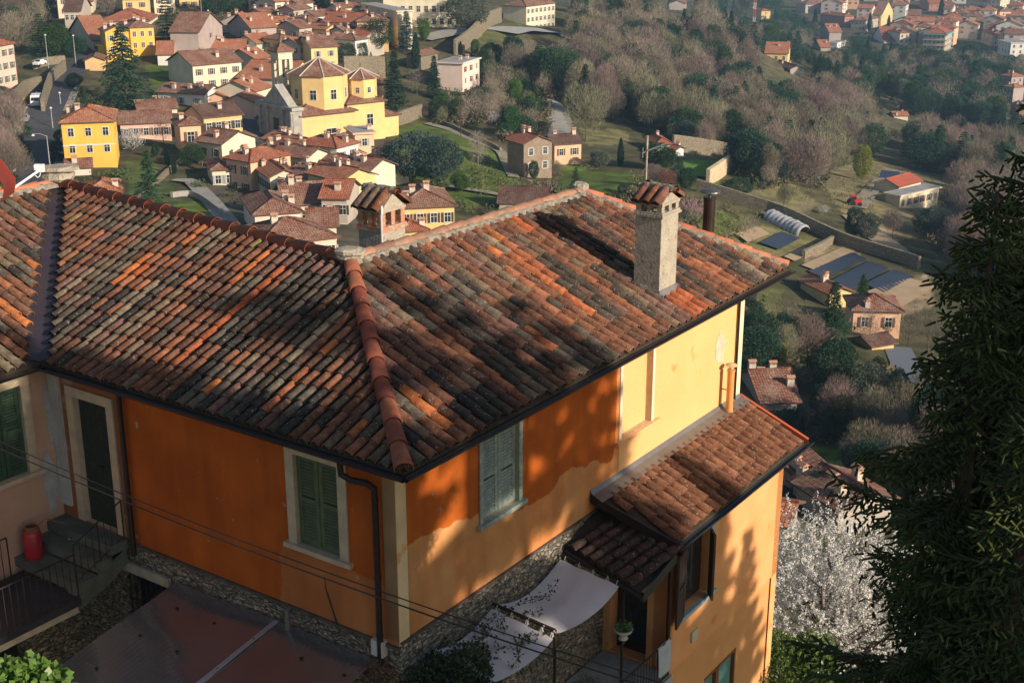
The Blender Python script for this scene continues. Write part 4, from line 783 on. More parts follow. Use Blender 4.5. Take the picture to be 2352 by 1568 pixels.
def tunnel():
    a=onground(1768,502);b=onground(1848,540); L=np.linalg.norm((b-a)[:2]); rz=atan2(b[1]-a[1],b[0]-a[0])
    rt=empty('plastic_tunnel',a,'crumpled translucent plastic tunnel beside the long field wall','greenhouse',None,rz)
    m=MB(); n=10; K=26; vs=[]
    for i in range(K+1):
        rr=2.0+.18*sin(i*2.1)+rnd.uniform(-.1,.1)
        for q in range(n+1): t=pi*q/n; vs.append((L*i/K,rr*cos(t),rr*.95*sin(t)+tz(a[:2]+(b-a)[:2]*i/K)[0]-a[2]+rnd.uniform(-.05,.05)))
    m.add(vs,[(i*(n+1)+q,(i+1)*(n+1)+q,(i+1)*(n+1)+q+1,i*(n+1)+q+1) for i in range(K) for q in range(n)])
    m.build('plastic_cover',mat('plastic_film',(.48,.49,.50),(.30,.31,.33),sc=1.5,rough=.35,spec=.6,bump=.6,bsc=2),rt,world=False,smooth=True)
    m=MB()
    for i in range(0,K+1,5):
        m.tube([(L*i/K,1.85*cos(t),1.75*sin(t)+tz(a[:2]+(b-a)[:2]*i/K)[0]-a[2]) for t in np.linspace(0,pi,9)],.05,5)
    m.build('hoop_frame',IRON,rt,world=False)
tunnel()
def panel():
    p=onground(1764+1110/4,392+85/4); rt=empty('solar_panel',p,'tilted dark blue solar panel above the modern house','solar panel',None,-.5)
    m=MB(); m.add([(-2.6,-1.4,.5),(2.6,-1.4,.5),(2.6,1.4,2.3),(-2.6,1.4,2.3),(-2.6,-1.4,.4),(2.6,-1.4,.4),(2.6,1.4,2.2),(-2.6,1.4,2.2)],[(0,1,2,3),(7,6,5,4),(0,4,5,1),(1,5,6,2),(2,6,7,3),(3,7,4,0)]); m.build('panel',mat('solar_cells',(.05,.07,.14),rough=.2,spec=.7),rt,world=False)
    m=MB(); [m.tube([(x,1.2,-.5),(x,1.2,2.1)],.06,5) for x in (-2,2)]; m.build('rack',IRON,rt,world=False)
panel()
# ================================================================ the near house
OH=empty('orange_house',W(5,5,-9),'orange limewashed house with mottled barrel tile roof filling the foreground','house')
PH=empty('pink_corner_house',W(12,-3,-9),'faded pink house wing with a green shuttered window at the left edge','house')
def FA(u,z,n): return tuple(W(u,.33-n,z))
def FB(u,z,n): return tuple(W(.48-n,u,z))
def FC(u,z,n): return tuple(W(9.45-n,u,z))
def FX(u,z,n): return tuple(W(-1.0-n,u,z))
def TW_(a,b,z): return tuple(W(a,b,z))
def wallpanel(name,FR,u0,u1,z0,z1,ops,m,parent,coat=None,th=.3,rm=None,step=.25):
    us=sorted(set([u0,u1]+[x for o in ops for x in o[:2]]+list(np.arange(u0,u1,step)))); zs=sorted(set([z0,z1]+[x for o in ops for x in o[2:4]]+list(np.arange(z0,z1,step))))
    mb=MB(); idx={};cv=[]
    def vid(u,z):
        if (u,z) not in idx: idx[(u,z)]=len(mb.v); mb.v.append(FR(u,z,0)); cv.append(coat(u,z) if coat else 0)
        return idx[(u,z)]
    for i in range(len(us)-1):
        for j in range(len(zs)-1):
            uc=(us[i]+us[i+1])/2; zc=(zs[j]+zs[j+1])/2
            if any(o[0]<uc<o[1] and o[2]<zc<o[3] for o in ops): continue
            mb.f.append((vid(us[i],zs[j]),vid(us[i+1],zs[j]),vid(us[i+1],zs[j+1]),vid(us[i],zs[j+1]))); mb.m.append(0);mb.c.append((1,1,1));mb.uv.append([(0,0)]*4)
    nb=len(mb.v)
    for o in ops:
        a,b,c,d=o[:4]; dp=o[4] if len(o)>4 else .2
        q=[(a,c),(b,c),(b,d),(a,d)]
        mb.add([FR(u,z,0) for u,z in q]+[FR(u,z,-dp) for u,z in q],[(0,1,5,4),(1,2,6,5),(2,3,7,6),(3,0,4,7)],1)
        if len(o)>5 and o[5] is not None: mb.add([FR(u,z,-dp) for u,z in q],[(0,1,2,3)],o[5])
    # back sheet gives the wall its thickness
    mb.add([FR(u,z,-th) for u,z in ((u0,z0),(u1,z0),(u1,z1),(u0,z1))]+[FR(u,z,0) for u,z in ((u0,z0),(u1,z0),(u1,z1),(u0,z1))],[(0,4,5,1),(1,5,6,2),(2,6,7,3),(3,7,4,0)],1)
    o=mb.build(name,[m,rm or m,GLASS,PALE],parent)
    if coat:
        at_=o.data.attributes.new('coat','FLOAT','POINT'); at_.data.foreach_set('value',np.array(cv+[cv[0]]*(len(mb.v)-nb),np.float32))
    return o
def frame_ring(mb,FR,a,b,c,d,w,n0,n1,mi=0,bot=True):
    for q in (((a-w,d),(b+w,d+w)),((a-w,c),(a,d)),((b,c),(b+w,d))): mb.box((*q[0],n0),(*q[1],n1),mi,T=FR)
    if bot: mb.box((a-w-.08,c-.09,n0),(b+w+.08,c,n1+.07),mi,T=FR)
def shutter(FR,u0,u1,z0,z1,n0,m,parent,name='shutter',rail=.09,slat=.065,th=.045,label=None):
    mb=MB()
    mb.box((u0,z0,n0),(u0+rail,z1,n0+th),T=FR); mb.box((u1-rail,z0,n0),(u1,z1,n0+th),T=FR)
    for z in (z0,z1-rail,(z0+z1)/2-rail/2): mb.box((u0+rail,z,n0+.002),(u1-rail,z+rail,n0+th-.002),T=FR)
    mb.box((u0+rail,z0+rail,n0+.002),(u1-rail,z1-rail,n0+.006),T=FR)
    z=z0+rail
    mb.box((u0+rail,z0+rail,n0+.006),(u1-rail,z1-rail,n0+.009),1,T=FR)  # near-black backing paints the shade between the slats
    while z<z1-rail-.02:
        if not ((z0+z1)/2-rail/2-slat*.7<z<(z0+z1)/2+rail/2):
            vs=[FR(u,zz,n) for u in(u0+rail,u1-rail) for zz,n in ((z,n0+th-.004),(z+.012,n0+th),(z+slat*.66,n0+.018),(z+slat*.66-.012,n0+.012))]
            mb.add(vs,[(0,1,5,4),(1,2,6,5),(2,3,7,6),(3,0,4,7)])
        z+=slat
    o=mb.build(name,[m,DARKUNDER],parent); 
    if label: o['label']=label
    return o
# ---- walls
bpx=[(939,1248),(988,1223),(1063,1191),(1095,1186),(1208,1170),(1256,1137),(1276,1104),(1316,1072),(1376,1056),(1416,1067),(1428,1029)]
bl_=[onB(x,y,.48) for x,y in bpx]; bu=[p[1] for p in bl_];bz=[p[2] for p in bl_]
def coatB(u,z): return .5+max(min((np.interp(u,bu,bz)-z)*1.,1.5),(u-7.5)*3 if u>7.2 else -9)
def coatA(u,z): return .5+min(3.25-u,-2.35-z,u+9)*1.
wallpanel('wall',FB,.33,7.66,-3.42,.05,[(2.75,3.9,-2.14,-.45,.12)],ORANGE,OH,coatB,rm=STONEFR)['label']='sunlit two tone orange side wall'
wallpanel('wall',FB,7.662,13.5,-3.42,.05,[(7.72,9.0,-2.2,-.4,.14,3)],PALE,OH,rm=STONEFR)['label']='pale peach part of the sunlit side wall'
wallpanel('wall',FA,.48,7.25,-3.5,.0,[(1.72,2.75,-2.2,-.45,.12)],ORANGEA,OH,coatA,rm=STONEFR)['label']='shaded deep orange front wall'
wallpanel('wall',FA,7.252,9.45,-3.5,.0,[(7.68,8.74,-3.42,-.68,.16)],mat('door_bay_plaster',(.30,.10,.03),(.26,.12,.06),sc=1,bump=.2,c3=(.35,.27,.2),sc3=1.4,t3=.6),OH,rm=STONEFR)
m=MB(); m.box((.33,-3.42,.004),(.60,.04,.012),T=FB); cbn=m.build('corner_band',mat('corner_band_paint',(.74,.56,.32),(.62,.44,.24),sc=1.5,rough=.9,c3=(.66,.34,.12),sc3=2,t3=.62),OH); m=MB(); m.box((.47,-2.7,.006),(.74,-.02,.014),T=FA); m.build('corner_band',mat('brown_corner_paint',(.36,.22,.11),(.30,.17,.08),sc=2),OH) if 1 else m.build('corner_band',mat('corner_band_paint',(.78,.62,.38),(.68,.50,.28),sc=1.5,rough=.9),OH)  # front band: same corner paint, browned to carry the shade on that side
m=MB(); m.box((13.22,-3.3,.004),(13.5,.04,.02),T=FB); m.build('corner_band',mat('pale_corner',(.80,.62,.42),(.74,.55,.36),sc=2),OH)
# stone base
wallpanel('stone_base',lambda u,z,n:tuple(W(.53-n,u,z)),.36,7.25,-9.5,-3.42,[],MAS,OH)
wallpanel('stone_base',lambda u,z,n:tuple(W(u,.38-n,z)),.5,9.45,-10,-3.5,[(6.45,7.75,-6.1,-4.2,.35,2)],MAS,OH)
m=MB(); m.box((.36,-3.46,.0),(7.25,-3.42,.05),T=FB); m.box((.45,-3.56,.0),(9.3,-3.5,.05),T=FA); m.build('plinth_ledge',mat('dark_ledge',(.07,.055,.045),(.12,.10,.08),sc=5,bump=.6),OH)
m=MB(); 
for u in np.arange(6.55,7.7,.16): m.tube([FA(u,-6.1,-.1),FA(u,-4.22,-.1)],.016,6)
m.tube([FA(6.45,-4.9,-.1),FA(7.75,-4.9,-.1)],.016,6); m.tube([FA(6.45,-5.6,-.1),FA(7.75,-5.6,-.1)],.016,6); g_=m.build('window_grille',IRON,OH)
m=MB(); m.box((6.3,-4.2,-.02),(7.95,-4.0,.05),T=FA); m.build('lintel',CEMENT,OH)
# windows
def win(FR,a,b,c,d,w,m,leaf,par,lab,fm=STONEFR,n0=-.1,louv=True):
    mb=MB(); frame_ring(mb,FR,a,b,c,d,w,.004,.035); wo=mb.build('window',fm,par); wo['label']=lab
    mb=MB(); mb.box((a,c,n0-.015),(b,d,n0-.003),T=FR); mb.build('pane',GLASS,wo)
    k=(b-a)/leaf
    for q in range(leaf): shutter(FR,a+q*k+.008,a+(q+1)*k-.008,c+.015,d-.015,n0,m,wo)
    return wo
win(FB,2.76,3.89,-2.13,-.46,.11,GREYSH,2,OH,'weathered grey green closed shutters on the sunlit wall',fm=GREYSH)
win(FA,1.73,2.74,-2.19,-.46,.2,GREENA,2,OH,'faded green closed shutters in a stone surround')
win(FC,-1.75,-.36,-2.28,-.42,.2,GREEN,3,PH,'dark green louvred shutters of the pink wing')
# blind niche surround with sill
m=MB(); m.box((7.62,-2.2,.004),(7.72,.0,.02),T=FB); m.box((9.0,-2.2,.004),(9.1,.0,.02),T=FB); m.build('blind_window',mat('niche_surround',(.74,.60,.45),(.66,.54,.42),sc=3),OH); m=MB(); m.box((7.48,-2.28,.0),(9.28,-2.2,.09),T=FB); m.build('sill',mat('peach_sill',(.72,.42,.20)),OH)
# door
m=MB(); frame_ring(m,FA,7.7,8.72,-3.42,-.7,.2,.004,.05,bot=False); dr=m.build('door',STONEFR,OH)
m=MB(); 
for q in range(6): m.box((7.71+q*.168,-3.41,-.14),(7.71+q*.168+.162,-.71,-.10),T=FA)
m.build('door_leaf',mat('black_green_door',(.035,.045,.035),(.025,.03,.025),sc=10),dr)
m=MB(); m.tube([FA(8.1,-2.1,-.07),FA(8.3,-2.15,-.07)],.02,6); m.build('handle',IRON,dr)
m=MB(); m.box((9.12,-3.2,.0),(9.44,-.0,.05),T=FA); m.build('pilaster',mat('peeling_white_pilaster',(.50,.48,.46),(.36,.34,.31),sc=1.6,bump=.5,c3=(.25,.2,.16),sc3=3,t3=.66),OH)
# pink wing walls
wallpanel('wall',FC,-7,.33,-4.3,.1,[(-1.76,-.35,-2.29,-.41,.12)],PINKW,PH,rm=STONEFR)
wallpanel('stone_base',lambda u,z,n:tuple(W(9.3-n,u,z)),-7,.36,-10,-4.3,[(-1.65,-1.05,-9,-5.0,.3,2)],MAS,PH)
def blob(FR,cu,cz,pts,n,m,par,name):
    mb=MB(); mb.add([FR(cu,cz,n)]+[FR(cu+u,cz+z,n) for u,z in pts],[(0,i+1,(i+1)%len(pts)+1) for i in range(len(pts))]); return mb.build(name,m,par)
def blobpts(rx,rz,k=22,s=1,j=.25):
    r=random.Random(s); o=[]
    for i in range(k): t=2*pi*i/k; f=1+r.uniform(-j,j); o.append((rx*f*cos(t),rz*f*sin(t)))
    return o
blob(FC,.1,-2.65,blobpts(.2,.62,s=4),.006,GREYP,PH,'bare_patch'); blob(FB,12.3,-1.45,blobpts(.25,.42,s=8),.006,mat('lime_patch',(.66,.56,.40),(.5,.42,.3),sc=6,bump=.8),OH,'bare_patch'); blob(FC,.28,-1.3,blobpts(.12,.8,s=5,j=.4),.008,GREYP,PH,'bare_patch')
m=MB(); m.tube([FA(2.15,-2.65,.004),FA(2.13,-2.9,.004),FA(2.05,-3.1,.004),FA(1.98,-3.3,.004),FA(1.9,-3.5,.004)],[.004,.012,.02,.016,.03],4); m.build('crack',DARKUNDER,OH)
# ---- roofs
sA,sB=.41,.365
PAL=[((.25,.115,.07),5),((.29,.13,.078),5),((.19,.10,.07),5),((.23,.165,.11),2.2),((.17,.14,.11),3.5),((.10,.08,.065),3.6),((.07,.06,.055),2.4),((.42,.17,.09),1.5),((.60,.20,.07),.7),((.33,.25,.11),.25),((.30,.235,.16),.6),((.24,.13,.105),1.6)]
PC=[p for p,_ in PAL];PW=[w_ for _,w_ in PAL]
def tilerow(mb,M,u,v0,v1,col,r0=.1,r1=.08,n=7,lift=.016,rr=rnd):
    """one barrel tile: M maps (u across, v up the slope, n off the plane)"""
    th=.014; vs=[];fs=[]; big=5 if (rr is not rnd and rr.random()<.035) else 1; yaw=rr.uniform(-.022,.022)*big*.9; du=rr.uniform(-.007,.007)*(1+.6*big); dn=rr.uniform(0,.008)
    L=v1-v0
    for k,(v,r,h) in enumerate(((v0,r0,lift+.022+dn),(v1,r1*1.0,.012))):
        for q in range(n+1):
            t=pi*q/n; vs.append(M(u+du+yaw*(v-v0)*(1 if k else 0)+r*cos(t),v,h+r*1.12*sin(t)))
    for q in range(n+1):
        t=pi*q/n; vs.append(M(u+du+(r0-th)*cos(t),v0+.002,lift+.018+dn+(r0-th)*1.12*sin(t)))
    m_=n+1
    for q in range(n): fs.append((q,q+1,m_+q+1,m_+q)); fs.append((q,2*m_+q,2*m_+q+1,q+1))
    mb.add(vs,fs,0,col)
    vs2=[M(u+du+(r0-th)*cos(pi*q/n),v0+.03,lift+.018+dn+(r0-th)*.82*sin(pi*q/n)) for q in range(n+1)]+[M(u+du,v0+.03,lift*.3)]
    o=[(q,q+1,n+1) for q in range(n)]; mb.add(vs2,o,1,(1,1,1))  # dark sheet inside the tile mouth paints the shade of the hollow
def interval(poly,u):
    vs=[]
    for i in range(len(poly)):
        (a,b),(c,d)=poly[i],poly[(i+1)%len(poly)]
        if (a<=u<c) or (c<=u<a): vs.append(b+(d-b)*(u-a)/(c-a))
    return (min(vs),max(vs)) if len(vs)>=2 else None
def tiled(name,O,U,V,poly,parent,sp=.25,ex=.405,pal=None,runs=(),seed=1,holes=(),over=.05,matl=None,ins=.1,tl=.1,base=True,r0=.09):
    rr=random.Random(seed); N=np.cross(U,V); N=N/np.linalg.norm(N); N=N if N[2]>0 else -N
    def M_(u,v,n): return tuple(O+U*u+V*v+N*n)
    mb=MB(); us=[p[0] for p in poly]; u=min(us)+sp/2; k=0
    while u<max(us):
        iv=interval(poly,u)
        if iv:
            lo,hi=iv; ph=rr.uniform(-.07,.07)*(1+1.7*(abs(U@dB)>.5)); colrun=None
            base_lo=min(p[1] for p in poly)
            v=base_lo-over+ph*.4; j=0
            if lo>base_lo+.05: v+=ex*int((lo-v)/ex)
            drift=rr.uniform(-.008,.008); last=None
            while v<hi-.07:
                a=max(v,lo+ (.06 if lo>base_lo+.05 else -over)); b=min(v+ex+tl,hi+.02)
                if b-a>.09 and not any(h[0]<u<h[1] and h[2]<(a+b)/2<h[3] for h in holes):
                    if pal: c=rr.choices(*pal)[0]
                    elif last is not None and rr.random()<.48: c=last
                    else:
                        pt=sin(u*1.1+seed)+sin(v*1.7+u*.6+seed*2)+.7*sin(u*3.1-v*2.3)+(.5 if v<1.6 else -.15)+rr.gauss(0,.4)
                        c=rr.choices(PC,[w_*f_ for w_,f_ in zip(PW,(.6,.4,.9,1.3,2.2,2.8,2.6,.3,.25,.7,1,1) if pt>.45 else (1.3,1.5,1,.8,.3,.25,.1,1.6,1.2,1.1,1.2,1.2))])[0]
                    last=c
                    for rn in runs:
                        if rn[0]<u<rn[1] and rn[2]<v<rn[3]: c=rn[4]
                    f=rr.uniform(.78,1.22); c=tuple(x*f*.75 for x in c)
                    tilerow(mb,M_,u+drift*j*.4,a,b,c,rr=rr,r0=r0,r1=r0*.86)
                v+=ex+rr.uniform(-.015,.015); j+=1
        u+=sp; k+=1
    o=mb.build(name,[matl or TILE,DARKUNDER],parent,smooth=False)
    for p in o.data.polygons: p.use_smooth=(len(p.vertices)==4 and p.material_index==0)
    return o,M_
def nrm(v): return v/np.linalg.norm(v)
kA=sqrt(1+sA*sA);kB=sqrt(1+sB*sB)
VA=nrm(dB+UP*sA);VB=nrm(dA+UP*sB)
polyA=[(0,0),(8.95,0),(14.5,4.9*kA),(4.85,4.26*kA)]
SK=.14
polyB=[(u_-SK*v_,v_) for u_,v_ in [(0,0),(4.28,4.83*kB),(12.6,4.6*kB),(14.9,0)]]
def plate(name,pts,m,par,th=.12):
    mb=MB(); n=len(pts); mb.add([tuple(p) for p in pts]+[tuple(np.array(p)-UP*th) for p in pts],[tuple(range(n)),tuple(reversed(range(n,2*n)))]+[(i,(i+1)%n,n+(i+1)%n,n+i) for i in range(n)]); return mb.build(name,m,par)
RF=plate('roof',[W(0,0,-.01),W(9.2,0,-.01),W(14.8,4.95,2.0),W(4.83,4.28,1.74)],DARKUNDER,OH); RF['label']='main roof of mottled barrel tiles'
plate('roof_deck',[W(0,0,-.01),W(0,14.9,-.01),W(4.62,12.6,1.68),W(4.83,4.28,1.74)],DARKUNDER,RF)
plate('roof_deck',[W(4.83,4.28,1.72),W(4.62,12.6,1.66),W(8.2,13.5,-.3),W(8.2,7.6,-.3)],DARKUNDER,RF)
plate('roof_deck',[W(4.83,4.28,1.70),W(8.2,7.6,-.32),W(14.8,8.6,-.3),W(14.8,4.95,1.98)],DARKUNDER,RF)
FRE=(.62,.17,.06)
tA,MA=tiled('roof_tiles',E0-UP*0.0,dA,VA,polyA,RF,seed=3,runs=[(6.0,6.22,.5,3.9,(.56,.16,.07)),(9.2,9.45,2.5,3.2,FRE),(3.2,3.4,0,1.4,(.45,.16,.08))])
tA['label']='front slope tiles'
tB,MBf=tiled('roof_tiles',E0-UP*0.0,dB,VB+dB*SK,polyB,RF,seed=9,sp=.28,ex=.42,r0=.101,holes=[(9.7,10.5,.8,1.6)],runs=[(9.7,10.75,-.2,.85,(.50,.15,.065)),(7.3,7.5,1.2,3.4,(.58,.19,.08)),(7.5,7.75,2.2,3.9,(.45,.16,.08)),(5.3,5.55,.5,1.6,(.45,.16,.08)),(8.6,8.9,3.9,4.6,FRE)])
tB['label']='side slope tiles'
# pink wing roof
sC=.36; VC=nrm(dA+UP*sC); kC=sqrt(1+sC*sC)
RC=plate('roof',[W(9.2,0,-.01),W(9.2,-6,-.01),W(14.8,-6,2.0),W(14.8,4.95,2.0)],DARKUNDER,PH)
tiled('roof_tiles',W(9.2,0,0),-dB,VC,[(.3,0),(6,0),(6,5.6*kC),(-4.7,5.6*kC)],RC,seed=5)
plate('roof_deck',[W(14.8,-6,1.98),W(14.8,4.95,1.98),W(19,5,.2),W(19,-6,.2)],DARKUNDER,RC)
# valley flashing
m=MB(); pa=W(9.2,0,.02);pb=W(14.8,4.95,2.04); dv=nrm(pb-pa); sv=nrm(np.cross(dv,UP)); 
m.add([tuple(pa-sv*.34+UP*.09),tuple(pa),tuple(pa+sv*.34+UP*.09),tuple(pb+sv*.34+UP*.09),tuple(pb),tuple(pb-sv*.34+UP*.09)],[(0,1,4,5),(1,2,3,4)]); m.build('valley_flashing',mat('dark_violet_flashing',(.05,.042,.06),(.07,.05,.055),sc=2,rough=.5,metal=.4,spec=.5),RF)
# ridge caps
def caps(name,p,q,par,r=.12,ex=.42,cols=((1,1,1),(.8,.75,.72),(.62,.5,.5),(.95,.8,.7)),seed=2,lip=True,mort=True,h=.05,flip=False):
    rr=random.Random(seed); p=np.array(p);q=np.array(q); L=np.linalg.norm(q-p); d=(q-p)/L; s=nrm(np.cross(d,UP)); n=np.cross(s,d); n=n if n[2]>0 else -n
    mb=MB(); k=int(L/ex)+1; ex=L/k
    for i in range(k):
        c=rr.choice(cols); f=rr.uniform(.85,1.1); c=tuple(x*f for x in c)
        a=p+d*(i*ex-.04);b=p+d*((i+1)*ex+.04); ra,rb=(r*1.1,r*.88) if not flip else (r*.88,r*1.1); js=s*rr.uniform(-.012,.012); vs=[]
        for P_,R_,hh in ((a,ra,h+(.02 if not flip else 0)),(b,rb,h+(0 if not flip else .02))):
            for t in np.linspace(-.12*pi,1.12*pi,12): vs.append(tuple(P_+js+s*R_*cos(t)+n*(hh+R_*.85*sin(t))))
        e0,e1=(a,ra) if not flip else (b,rb)
        for t in np.linspace(-.12*pi,1.12*pi,12): vs.append(tuple(e0+js+s*(e1-.017)*cos(t)+n*(h+.02+(e1-.017)*.85*sin(t))))
        fs=[(j,j+1,13+j,12+j) for j in range(11)]; o_=0 if not flip else 12
        fs+=[(o_+j,24+j,25+j,o_+j+1) for j in range(11)]; mb.add(vs,fs,0,c)
    o=mb.build(name,RIDGE,par); 
    for pl in o.data.polygons: pl.use_smooth=True
    if mort:
        mb=MB(); K=int(L/.12); vs=[]
        for i in range(K+1):
            P_=p+d*L*i/K
            for a_,h_ in ((-r*1.75,-.01),(-r*1.25,.075),(-r*.7,.11),(r*.7,.11),(r*1.25,.075),(r*1.75,-.01)): vs.append(tuple(P_+s*(a_+rr.uniform(-.02,.02))+n*(h_+rr.uniform(-.015,.02))))
        mb.add(vs,[(i*6+j,i*6+j+1,(i+1)*6+j+1,(i+1)*6+j) for i in range(K) for j in range(5)]); mb.build('ridge_mortar',MORT,o)
    return o
R0=W(4.83,4.28,1.76);R1=W(14.8,4.95,2.03);R2=W(4.62,12.58,1.71)
caps('ridge_tiles',R1,R0,RF,seed=4,flip=True,ex=.62,r=.15,cols=((.85,.7,.66),(.62,.5,.5),(.75,.6,.5)),mort=False); caps('ridge_tiles',R0,R2,RF,seed=6,cols=((1.0,1.35,1.5),(.9,1.2,1.35),(1.05,1.5,1.7)),flip=True,ex=.62,r=.14)
caps('ridge_tiles',W(-.02,-.02,.03),R0,RF,r=.15,seed=7,ex=.62,cols=((.62,.46,.5),(.5,.34,.42),(.7,.6,.55),(.6,.5,.42)),mort=False); caps('ridge_tiles',W(.05,14.85,.06),W(4.6,12.65,1.73),RF,r=.11,seed=8,ex=.5,cols=((1.15,1,.95),(1,.85,.8))); caps('ridge_tiles',W(14.8,4.85,2.03),W(14.8,-6,2.03),RC,seed=10,cols=((1.5,1.4,1.3),(1.35,1.2,1.1)),r=.13,ex=.6)
def rock(name,p,sx,sy,sz,par,seed,m=CEMENT):
    rr=random.Random(seed); mb=MB(); n=10; vs=[]
    for z,f in ((0,.8),(.25,1),(.7,.96),(1,.72)):
        for i in range(n): t=2*pi*i/n; q=f*(1+rr.uniform(-.16,.16)); vs.append(tuple(p+np.array([sx*q*cos(t),sy*q*sin(t),sz*(z+rr.uniform(-.1,.1))])))
    mb.add(vs,[(r_*n+i,r_*n+(i+1)%n,(r_+1)*n+(i+1)%n,(r_+1)*n+i) for r_ in range(3) for i in range(n)]+[tuple(3*n+i for i in range(n))]); return mb.build(name,m,par)
rock('cap_stone',R0+UP*.16,.32,.24,.13,RF,1);rock('cap_stone',R0+UP*.06,.26,.22,.12,RF,5);rock('cap_stone',R1+UP*.1,.42,.34,.26,RF,2);rock('cap_stone',R1+UP*.34,.5,.4,.12,RF,6);rock('cap_stone',R2+UP*.1,.2,.18,.18,RF,3)
# gutters
def gutter(name,p,q,par,out,r=.075,m=GUT,fas=True):
    mb=MB(); p=np.array(p);q=np.array(q); d=nrm(q-p); out=np.array(out); n=8
    for rr_,sgn in ((r,1),(r-.012,-1)):
        vs=[]
        for P_ in (p,q):
            for i in range(n+1): t=pi+pi*i/n; vs.append(tuple(P_+out*rr_*cos(t)+UP*rr_*sin(t)))
        mb.add(vs,[(i,i+1,n+2+i,n+1+i) for i in range(n)])
    a=p+out*(r-.006);b=q+out*(r-.006); mb.tube([a,b],.012,6); mb.tube([p-out*r,q-out*r],.008,5)
    return mb.build(name,m,par)
gutter('gutter',W(-.07,-.09,-.06),W(9.1,-.09,-.06),OH,-dB); gutter('gutter',W(-.09,-.07,-.06),W(-.09,15.0,-.06),OH,-dA); gutter('gutter',W(9.12,.0,-.06),W(9.12,-6,-.06),PH,-dA)
m=MB(); m.box((0,-.02,-.13),(9.45,.36,-.10),T=TW_); m.box((-.02,0,-.13),(.5,14.9,-.10),T=TW_); m.build('soffit',WOODD,OH); m=MB(); m.box((9.2,-6,-.13),(9.5,0,-.10),T=TW_); m.build('soffit',WOODD,PH)
# downpipes
m=MB(); m.tube([FA(1.28,-.1,.42),FA(1.28,-.34,.40),FA(1.15,-.45,.3),FA(.95,-.5,.16),FA(.82,-.58,.12),FA(.82,-.8,.11),FA(.82,-3.9,.11)],.056,12); 
for z in(-.75,-2.2,-3.3): m.tube([FA(.82,z,.11),FA(.82,z-.06,.11)],.064,12)
m.build('downpipe',GUT,OH)
m=MB(); m.tube([FA(7.2,-.1,.3),FA(7.2,-.25,.1),FA(7.2,-3.72,.1)],.055,10); m.build('downpipe',GUT,OH)
m=MB(); m.tube([FB(13.15,-.1,.4),FB(13.15,-.3,.05),FB(13.15,-3.2,.05)],.032,8); m.build('downpipe',GUT,OH)
m=MB(); m.box((.75,-3.75,0),(1.0,-3.45,.14),T=FA); m.build('meter_box',mat('white_plastic',(.5,.5,.48)),OH)
# flue on the sunlit wall
m=MB(); m.tube([FB(12.45,-3.15,.25),FB(12.45,-1.98,.25)],.085,14); m.tube([FB(12.45,-3.02,.25),FB(12.45,-2.98,.25)],.095,14); m.tube([FB(12.45,-2.02,.25),FB(12.45,-1.96,.25)],.097,14); m.tube([FB(12.45,-2.5,.25),FB(12.45,-2.5,0)],.018,6)
fl=m.build('flue_pipe',mat('orange_painted_flue',(.62,.30,.10),(.58,.26,.09),rough=.6),OH,smooth=False)
m=MB(); m.lathe(FB(12.45,-1.86,.25),[(.0,-.09),(.05,-.09),(.05,-.01),(.15,-.005),(.15,.01),(.09,.03),(.08,.045),(.0,.05)],16); m.build('flue_cap',mat('tan_cap',(.60,.44,.26)),fl)
# chimneys
def chimney(name,a0,a1,b0,b1,zb,zt,zv,za,par,body,brick,lab,eave=.1,nt=3,seed=1):
    ch=MB(); ch.box((a0,b0,zb),(a1,b1,zt),T=TW_); c=ch.build(name,body,par); c['label']=lab
    m=MB(); e=.05; m.box((a0-e,b0-e,zt),(a1+e,b1+e,zt+.055),T=TW_); m.box((a0-e+.02,b0-e+.02,zt+.055),(a1+e-.02,b1+e-.02,zt+.10),T=TW_)
    zz=zt+.10; wa,wb=(a1-a0),(b1-b0); rr=random.Random(seed)
    def pier(x0,x1,y0,y1):
        z=zz
        while z<zv-.001:
            t=min(.065,zv-z); j=rr.uniform(-.008,.008); m.box((x0+j,y0+j,z+.003),(x1+j,y1+j,z+t-.003),0,T=TW_); m.box((x0+.01,y0+.01,z-.004),(x1-.01,y1-.01,z+.004),1,T=TW_); z+=t
    for x0,x1 in ((a0,a0+.13),(a0+wa/2-.05,a0+wa/2+.05),(a1-.13,a1)):
        for y0,y1 in ((b0,b0+.13),(b1-.13,b1)): pier(x0,x1,y0,y1)
    for y0,y1 in ((b0+wb/2-.06,b0+wb/2+.06),):
        for x0,x1 in ((a0,a0+.12),(a1-.12,a1)): pier(x0,x1,y0,y1)
    m.box((a0-.02,b0-.02,zv),(a1+.02,b1+.02,zv+.06),1,T=TW_)
    bm=(b0+b1)/2; m.add([TW_(x,y,z) for x in(a0,a1) for y,z in((b0,zv+.06),(b1,zv+.06),(bm,za-.06))],[(0,1,2),(3,5,4),(0,2,5,3),(1,4,5,2)],1)
    m.build('vent_piers',[BRICK if brick else body,body],c)
    run=(b1-b0)/2+eave; rise=za-zv-.02; 
    for sgn in (1,-1):
        o_=W(a0-.06,bm-sgn*run,zv+.03); Vd=nrm(dB*sgn*run+UP*rise); LL=sqrt(run*run+rise*rise); U_=dA
        sp=(wa+.12)/nt; poly=[(0,0),(wa+.12,0),(wa+.12,LL),(0,LL)]
        t_,_=tiled('cap_tiles',o_,U_,Vd,poly,c,sp=sp,ex=LL*.96,tl=.0,seed=seed+3*(sgn>0),pal=([(.30,.14,.10),(.36,.15,.09),(.22,.15,.12)],[2,2,1]),r0=sp*.47,over=.02)
    caps('cap_ridge',W(a1+.1,bm,za-.03),W(a0-.12,bm,za-.03),c,r=.095,ex=.36,seed=seed,cols=((.8,.7,.65),(.55,.5,.45)),h=0)
    return c
